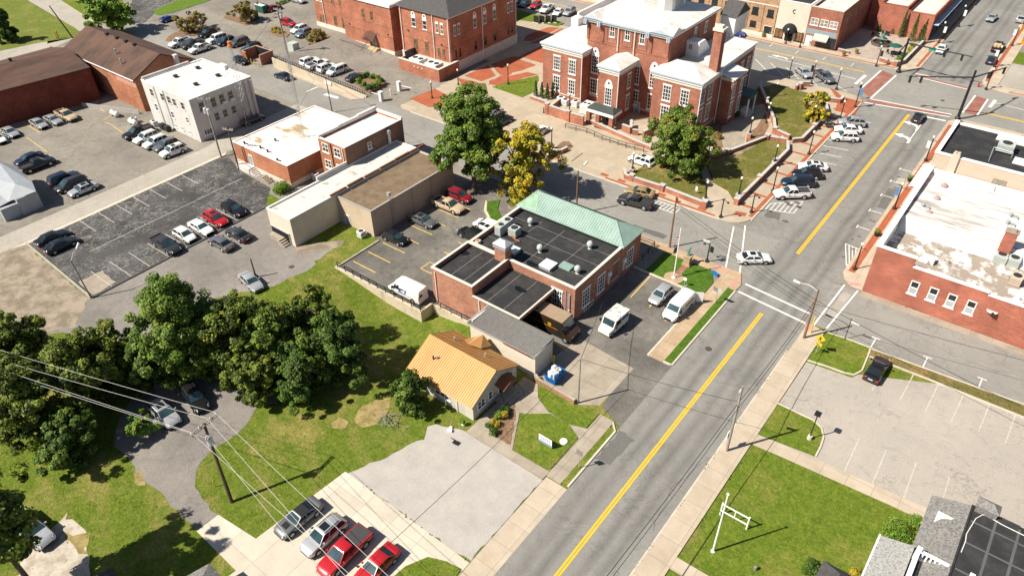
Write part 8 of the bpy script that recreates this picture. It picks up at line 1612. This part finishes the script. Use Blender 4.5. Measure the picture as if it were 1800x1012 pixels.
def tree(base, c, rx, rz, kind, label, name='broadleaf_tree', group=None, nclump=90, per=110, size=.42, cone=0.0, clump=.22, trunk=.3, seed=1, holes=.0, lean=(0,0), flat=.5):
    k_ = 1.06 if group else 1.16; rx *= k_; rz *= k_*.97; nclump = int(nclump*1.15)
    o = thing(name, (base[0],base[1],0), label, 'tree', group); rg = random.Random(seed); C_ = []; R_ = []; LB = []; nl = max(9, nclump//9)
    for i in range(nl):                                    # boughs spread over an uneven envelope, each a fan of leaf clumps
        u = 1-2*(i+.5)/nl if rg.random() > .25 else rg.uniform(-.9,1); v = i*2.4+rg.uniform(-.5,.5); s = math.sqrt(max(0,1-u*u)); w_ = rg.uniform(.55,1.0)*(1+.18*math.sin(3*v+seed)); k = 1-cone*(u*.5+.5)**1.2
        LB.append((base[0]+lean[0]+rx*.74*s*math.cos(v)*w_*k, base[1]+lean[1]+rx*.74*s*math.sin(v)*w_*k, c+rz*.80*u*(.85+.25*rg.random()), rx*rg.uniform(.30,.46)*(1-.35*cone*(u*.5+.5))))
    while len(C_) < nclump:
        x, y, z, r = rg.choice(LB); d = Vector((rg.gauss(0,1),rg.gauss(0,1),rg.gauss(0,1))).normalized(); t = rg.uniform(.35,1)**.5
        q = (x+d.x*r*t, y+d.y*r*t, z+d.z*r*t*.85)
        if q[2] < .5: continue
        C_.append(q); R_.append(rx*clump*rg.uniform(.55,1.0)*.72)
    for i in range(nclump//6): x, y, z, r = rg.choice(LB); t = rg.uniform(0,.6); C_.append((base[0]+lean[0]+(x-base[0]-lean[0])*t, base[1]+lean[1]+(y-base[1]-lean[1])*t, c+(z-c)*t)); R_.append(rx*clump)
    limbs(o, (base[0],base[1],-.2), (base[0]+lean[0]*.7,base[1]+lean[1]*.7,c+rz*.35), trunk, [C_[i] for i in range(0,len(C_),max(1,len(C_)//26))], seed)
    leaves(o, C_, R_, per, size, LM[kind], seed, 'crown', core=(base[0]+lean[0],base[1]+lean[1],c-rz*.3)); return o
tree((-70.3,78.6),10.2,5.6,7.6,'maple','tall dense green maple towering over the cross street','maple_tree',None,260,150,.40,.2,.24,.42,3)
tree((-62.0,80.6),6.8,5.4,4.9,'yellow','yellow autumn tree with bare upper limbs beside the copper roof','autumn_tree',None,140,115,.38,.1,.20,.36,5)
tree((-46.0,103.0),5.9,5.2,5.6,'oak','round green tree with reddening leaves before the courthouse','shade_tree',None,190,140,.36,.15,.23,.34,8)
tree((-34.73,135.40,3.20),3.2,2.8,2.7,'yellow','small yellowing tree on the far courthouse lawn by the wall','autumn_tree',None,60,80,.36,.1,.26,.2,11)
GT = 'trees massed over the left lawn'
LT = [((-74.31,15.95,5.50),5.5,4.9,4.8,'wood','sprawling thin leaved tree in the middle of the far left clump',100,.10,21),((-74.98,10.09,5.50),5.3,5.0,4.7,'wood','broad tree leaving the left edge beneath the wires',100,.10,22),((-68.55,10.36,3.40),3.2,3.6,3.0,'dark','low dark tree hanging over the lawn at the front of the left clump',70,.0,23),
 ((-69.47,25.56,8.00),7.4,5.4,7.4,'maple','tallest pointed tree in the middle of the left trees',170,.45,24),((-64.80,30.04,6.00),5.8,4.6,5.6,'wood','full green tree right beside the tallest pointed tree',100,.25,25),((-61.91,32.29,5.50),5.0,4.5,4.8,'oak','yellow green tree behind the others at the lane edge',90,.15,26),
 ((-55.24,35.81,4.80),4.4,4.4,4.6,'dark','dark rounded tree at the right end of the left trees',90,.1,27),((-60.45,27.95,3.80),3.6,3.6,3.3,'wood','lower bushy tree in front under the full green tree',70,.0,28),((-56.05,31.26,3.80),3.6,3.4,3.4,'dark','low dark tree between the bushy one and the dark rounded one',70,.0,29),((-71.44,21.10,3.60),3.4,3.0,3.2,'dark','low dark tree under the left flank of the tallest one',60,.0,30),
 ((-66.65,27.46,4.20),4.2,3.4,3.6,'wood','leafy tree hanging over the head of the driveway',80,.05,31),((-61.54,37.68,4.60),4.6,3.6,4.0,'wood','tree tucked behind the dark rounded one on the right',80,.1,32),((-75.66,19.77,4.00),4.2,3.6,4.2,'wood','tree filling the right side of the far left clump',80,.05,33),((-85.17,13.66,4.60),4.8,4.2,4.2,'wood','tree at the back of the far left clump by the bare ground',80,.05,34)]
for p, c, rx, rz, k, l, n, cone, sd in LT: tree(p, c, rx, rz, k, l, 'broadleaf_tree', GT, int(n*1.7), 150, .31, cone, .24, .26, sd, flat=.2)
tree((-57.0,.6),10.2,4.2,4.9,'wood','tall leafy tree at the left edge shading the gravel and lower lawn','broadleaf_tree',None,120,105,.38,.05,.23,.28,41,lean=(.6,.4))
tree((-192.29,83.39,6.00),6.0,6.0,4.8,'lime','big bright green tree beside the dark lot at the top left','broadleaf_tree',None,100,90,.62,.1,.24,.4,43)
tree((-209.04,65.27,4.00),4.0,3.4,4.2,'dark','dark conical tree at the top left edge','conifer_tree',None,60,90,.5,.5,.26,.25,44)
tree((-177.63,96.28,2.80),2.9,3.6,1.9,'olive','small olive brown tree on the car park island','small_tree',None,50,55,.42,.0,.24,.16,45)
tree((-172.73,108.29,2.80),2.9,3.4,1.9,'olive','small olive tree next to the green waste containers','small_tree',None,50,55,.42,.0,.24,.16,46)
tree((-146.50,109.37,1.20),1.5,2.2,1.3,'olive','loose bronze shrub tree on the bank left of the civic building','small_tree',None,40,60,.34,.0,.3,.12,47)
tree((-44.6,37.2),2.6,2.3,2.5,'dark','large dark evergreen bush hiding the near corner of the orange roofed house','evergreen_bush',None,75,130,.26,.1,.28,.16,48,flat=0)
tree((-65.77,16.79,1.40),1.4,1.6,1.3,'lime','yellow green bush beside the parked silver suv','leafy_bush',None,40,90,.28,.0,.3,.1,49,flat=0)
def shrub(q, r, h, kind, label, group=None, z=0.0, n=14, per=70, size=.2, name='shrub', seed=1, sq=1.0):
    o = thing(name, (q[0],q[1],z), label, 'shrub' if name != 'conifer' else 'conifer', group); rg = random.Random(seed+int(q[0]*10)); C_ = []; R_ = []
    for i in range(n):
        a, t = rg.uniform(0,6.28), rg.random(); k = 1-.15*t; s = math.sqrt(rg.random())
        C_.append((q[0]+r*.7*s*math.cos(a)*k, q[1]+r*.7*s*math.sin(a)*k*sq, z+h*(.2+.62*t))); R_.append(r*.5*rg.uniform(.8,1.2))
    b = MB(); b.tube((q[0],q[1],z-.05),(q[0],q[1],z+h*.5),.05,.03,n=5); b.build('stem', m_bark, o); leaves(o, C_, R_, per, size, LM[kind], seed, 'foliage', 1.0); return o
def cypress(q, h, r, label, group=None, z=.13, kind='conifer', seed=1):
    o = thing('conifer', (q[0],q[1],z), label, 'conifer', group); rg = random.Random(seed); C_ = []; R_ = []; n = int(8+h*5)
    for i in range(n):
        t = i/(n-1); a = i*2.4; k = r*(1-t)**.75*.6; C_.append((q[0]+k*math.cos(a), q[1]+k*math.sin(a), z+.15+h*t*.96)); R_.append(max(.12, r*.55*(1-t*.75)))
    b = MB(); b.tube((q[0],q[1],z-.05),(q[0],q[1],z+h*.8),.07,.03,n=5); b.build('stem', m_bark, o); leaves(o, C_, R_, 60, .17, LM[kind], seed, 'foliage', 1.3); return o
for i, (q, l) in enumerate(zip([(-84.08,114.35), (-82.65,114.46), (-81.39,114.60), (-80.88,115.73)],('clipped conifer farthest left by the courthouse wing','clipped conifer second from the left by the wing','clipped conifer third from the left by the wing','clipped conifer nearest the brick screen wall'))): cypress(q, 3.1, .62, l, 'four clipped conifers', .3, seed=60+i)
for i, (q, h, r, l) in enumerate((((-34.48,191.75),6.4,.75,'tall slim cypress left of the gap between the red walls'),((-33.72,194.71),5.0,.75,'tall slim cypress second from the left by the red wall'),((-31.60,190.48),6.2,.9,'fullest tall cypress in the middle of the court wall'),((-29.45,189.98),5.6,.8,'tall cypress nearest the shop street corner'),((-42.35,199.37),4.2,.8,'cypress standing alone in the shaded gap at the back'))): cypress(q, h, r, l, 'tall cypresses of the fountain court', seed=70+i)
for i, (q, l) in enumerate(zip([(-39.62,193.03), (-37.96,193.55), (-36.59,193.23)],('young conifer farthest left behind the fountain','young conifer in the middle behind the fountain','young conifer nearest the tall cypress'))): cypress(q, 1.5, .7, l, 'young conifers behind the fountain', seed=80+i)
RING = [(-119.70,97.02,0.30), (-119.58,98.19,0.30), (-119.43,99.40,0.30), (-118.97,100.50,0.30), (-117.42,100.59,0.30), (-116.02,100.74,0.30), (-114.41,100.22,0.30), (-113.81,98.68,0.30), (-113.74,97.27,0.30), (-113.87,96.05,0.30), (-116.06,96.74,0.30), (-117.93,97.21,0.30)]
RL = ('left of the dark sedan end','second from the sedan end','third from the sedan end','at the back of the ring','right of the back one','upper right of the ring','at the right tip of the ring','just below the right tip','at the front right','nearest the street at the front','in front left facing the fence','beside the fence corner')
for i, q in enumerate(RING): shrub(q, .75, 1.1, 'lime' if i % 3 else 'conifer', 'round clipped shrub '+RL[i], 'round shrubs in the car park ring', .55, 10, 60, .2, seed=90+i)
for i, (q, l) in enumerate(zip([(-148.77,108.95), (-149.27,110.31), (-147.37,109.50), (-147.69,110.56), (-148.85,112.35), (-147.74,112.69), (-149.01,111.36), (-147.05,111.45)],('left end of the shrub bank','behind the left end of the shrub bank','low front left of the shrub bank','front middle of the shrub bank','back right of the shrub bank','right end of the shrub bank','centre of the shrub bank','front right of the shrub bank'))): shrub(q, .8, 1.0, 'lime' if i % 2 else 'conifer', 'small round shrub at the '+l, 'shrubs on the bank by the civic building', .2, 8, 50, .22, seed=110+i)
for i, (q, l) in enumerate(zip([(-161.66,108.14), (-161.76,109.20), (-160.20,109.16), (-158.13,108.70), (-158.44,107.59), (-159.96,107.41), (-181.74,109.01), (-180.61,95.06), (-178.27,95.00), (-178.14,96.00)],('yellow flower clump left on the small flower island','yellow flower clump at the back of the flower island','yellow flower clump in the middle of the flower island','yellow flower clump at the right of the flower island','yellow flower clump low front of the flower island','yellow flower clump front left of the flower island','yellow bush left of the small olive tree','low shrub left under the island tree','low shrub in the middle under the island tree','low shrub right under the island tree'))): shrub(q, .6, .7, 'yellow' if i < 7 else 'lime', l, 'low plants on the car park islands', .12, 7, 40, .2, seed=130+i)
for i, (q, l) in enumerate(zip([(-177.18,122.01), (-177.20,123.40), (-177.55,124.88), (-177.76,126.27)],('hedge ball farthest left at the top edge','hedge ball second from the left at the top edge','hedge ball third from the left at the top edge','hedge ball nearest the silver suv at the top edge'))): shrub(q, .8, 1.0, 'lime', l, 'hedge balls along the car park edge', 0, 8, 45, .22, seed=150+i)
for i, (q, k, l) in enumerate((((-35.52,41.08),'yellow','large golden shrub by the house steps'),((-35.38,42.44),'yellow','golden shrub behind the largest one'),((-35.81,40.34),'dark','dark round shrub left of the golden ones'),((-36.01,42.03),'lime','green shrub close to the house wall'),((-34.93,40.02),'dark','dark low shrub in front of the golden ones'),((-35.84,43.30),'conifer','green shrub nearest the front door steps'))): shrub(q, .55, .95, k, l, 'shrubs in the front bed of the orange roofed house', .08, 10, 70, .14, seed=160+i)
shrub((-95.71,59.20), 1.5, 1.6, 'lime', 'bright green bush at the corner of the stucco warehouse', None, 0, 26, 90, .24, seed=170)
shrub((3.4,53.6), 1.35, 1.5, 'lime', 'clipped bright hedge block beside the shingled house', None, 0, 34, 130, .15, seed=171, name='hedge'); shrub((4.3,55.6), .7, 1.4, 'lime', 'small clipped shrub behind the hedge block by the eaves', None, 0, 14, 90, .15, seed=172)
shrub((1.6,46.6), .9, .9, 'yellow', 'orange and yellow flower bush in front of the shingled porch', None, 0, 18, 100, .14, seed=173, name='flower_bush'); shrub((-1.75,44.98), 1.0, .9, 'dark', 'purple tinged flower bush at the bottom edge of the big lawn', None, 0, 16, 100, .15, seed=174, name='flower_bush')
for i, (q, l) in enumerate(zip([(-29.92,178.11), (-30.39,176.40), (-29.44,180.30), (-29.99,183.89), (-30.14,186.51), (-30.41,175.03)],('bush under the parasol side wall','low bush at the front corner of the court bed','round bush in the middle of the court bed','yellow green bush by the court wall','bush at the far end of the court bed','lowest bush next to the parasol table'))): shrub(q, .85, .9, ('conifer','lime','lime','yellow','lime','lime')[i], l, 'bushes in the fountain court bed', .13, 10, 50, .22, seed=180+i)
for o in list(COL.objects):
    if o.name.startswith('planter'):
        q = o.location; C_ = [(q.x+.22*math.cos(a),q.y+.22*math.sin(a),q.z+.75+.15*(i%3)) for i, a in enumerate((0,1.2,2.5,3.8,5))]; leaves(o, C_, [.3]*5, 50, .15, LM['lime'], 190, 'plant')
for i, (q, l) in enumerate(zip([(-46.57,118.91,0.20), (-45.79,118.85,0.20), (-48.50,128.72,0.20), (-47.07,128.71,0.20)],('flowering plant left on the bed beside the courthouse tree','flowering plant right on the bed beside the courthouse tree','dark ivy bush left against the shaded courthouse wall','dark ivy bush by the courthouse side steps'))): shrub(q, .8, .8 if i < 2 else 2.0, 'olive' if i < 2 else 'dark', l, None, .15, 12, 60, .2, seed=200+i)
shrub((-49.0,126.4), .7, 2.4, 'conifer', 'tall dark shrub against the courthouse side bay', None, .1, 14, 70, .2, seed=210)
# field grass: tufts over the left lawn, one mass nobody could count
rg = np.random.default_rng(4); n = 60000; X = rg.uniform(-100,-36,n); Y = rg.uniform(-2,50,n)
def inpoly(px_, py_, poly):
    r = np.zeros(len(px_), bool); j = len(poly)-1
    for i in range(len(poly)):
        xi, yi = poly[i][:2]; xj, yj = poly[j][:2]; c = ((yi > py_) != (yj > py_)) & (px_ < (xj-xi)*(py_-yi)/((yj-yi) or 1e-9)+xi); r ^= c; j = i
    return r
ok = np.ones(n, bool)
for pl in (dv, [(-45.2,26.6),(-26,26.6),(-26,39.2),(-37,39.2),(-42.5,37.5)], [(-51,12),(-45.3,16.6),(-44.2,27.2),(-26,27),(-26,-10),(-48,-10)], [(-48.5,39),(-36,39),(-36,56),(-48.5,56)], [(-125,19),(-80,20),(-74,40),(-74.5,56),(-125,60)], [(-62.95,6.29),(-58.97,6.59),(-54.16,4.45),(-54.88,1.79),(-59.19,-0.34),(-62.05,2.16)]): ok &= ~inpoly(X, Y, pl)
X, Y = X[ok], Y[ok]; cl = np.sin(X*.9+np.sin(Y*.7)*2)+np.sin(Y*1.1+X*.3); keep = cl+rg.normal(size=len(X))*.6 > .2; X, Y = X[keep], Y[keep]; n = len(X); Z = np.array([dip(a, b) for a, b in zip(X, Y)])
a = rg.uniform(0,6.283,n); s = rg.uniform(.06,.16,n); h = rg.uniform(.02,.06,n); P0 = np.stack([X,Y,Z-.01],1); dx = np.stack([np.cos(a),np.sin(a),np.zeros(n)],1)*s[:,None]; tp = P0+np.stack([rg.normal(size=n)*.05,rg.normal(size=n)*.05,h],1)
V = np.stack([P0-dx,P0+dx,tp],1).reshape(-1,3); me = bpy.data.meshes.new('grass_tufts'); me.vertices.add(3*n); me.vertices.foreach_set('co',V.ravel()); me.loops.add(3*n); me.loops.foreach_set('vertex_index',np.arange(3*n,dtype=np.int32)); me.polygons.add(n); me.polygons.foreach_set('loop_start',np.arange(0,3*n,3,dtype=np.int32)); me.materials.append(m_grass); me.update()
go = bpy.data.objects.new('grass_tufts', me); COL.objects.link(go); tag(go, 'rough uncut grass scattered over the left field', 'grass', kind='stuff')
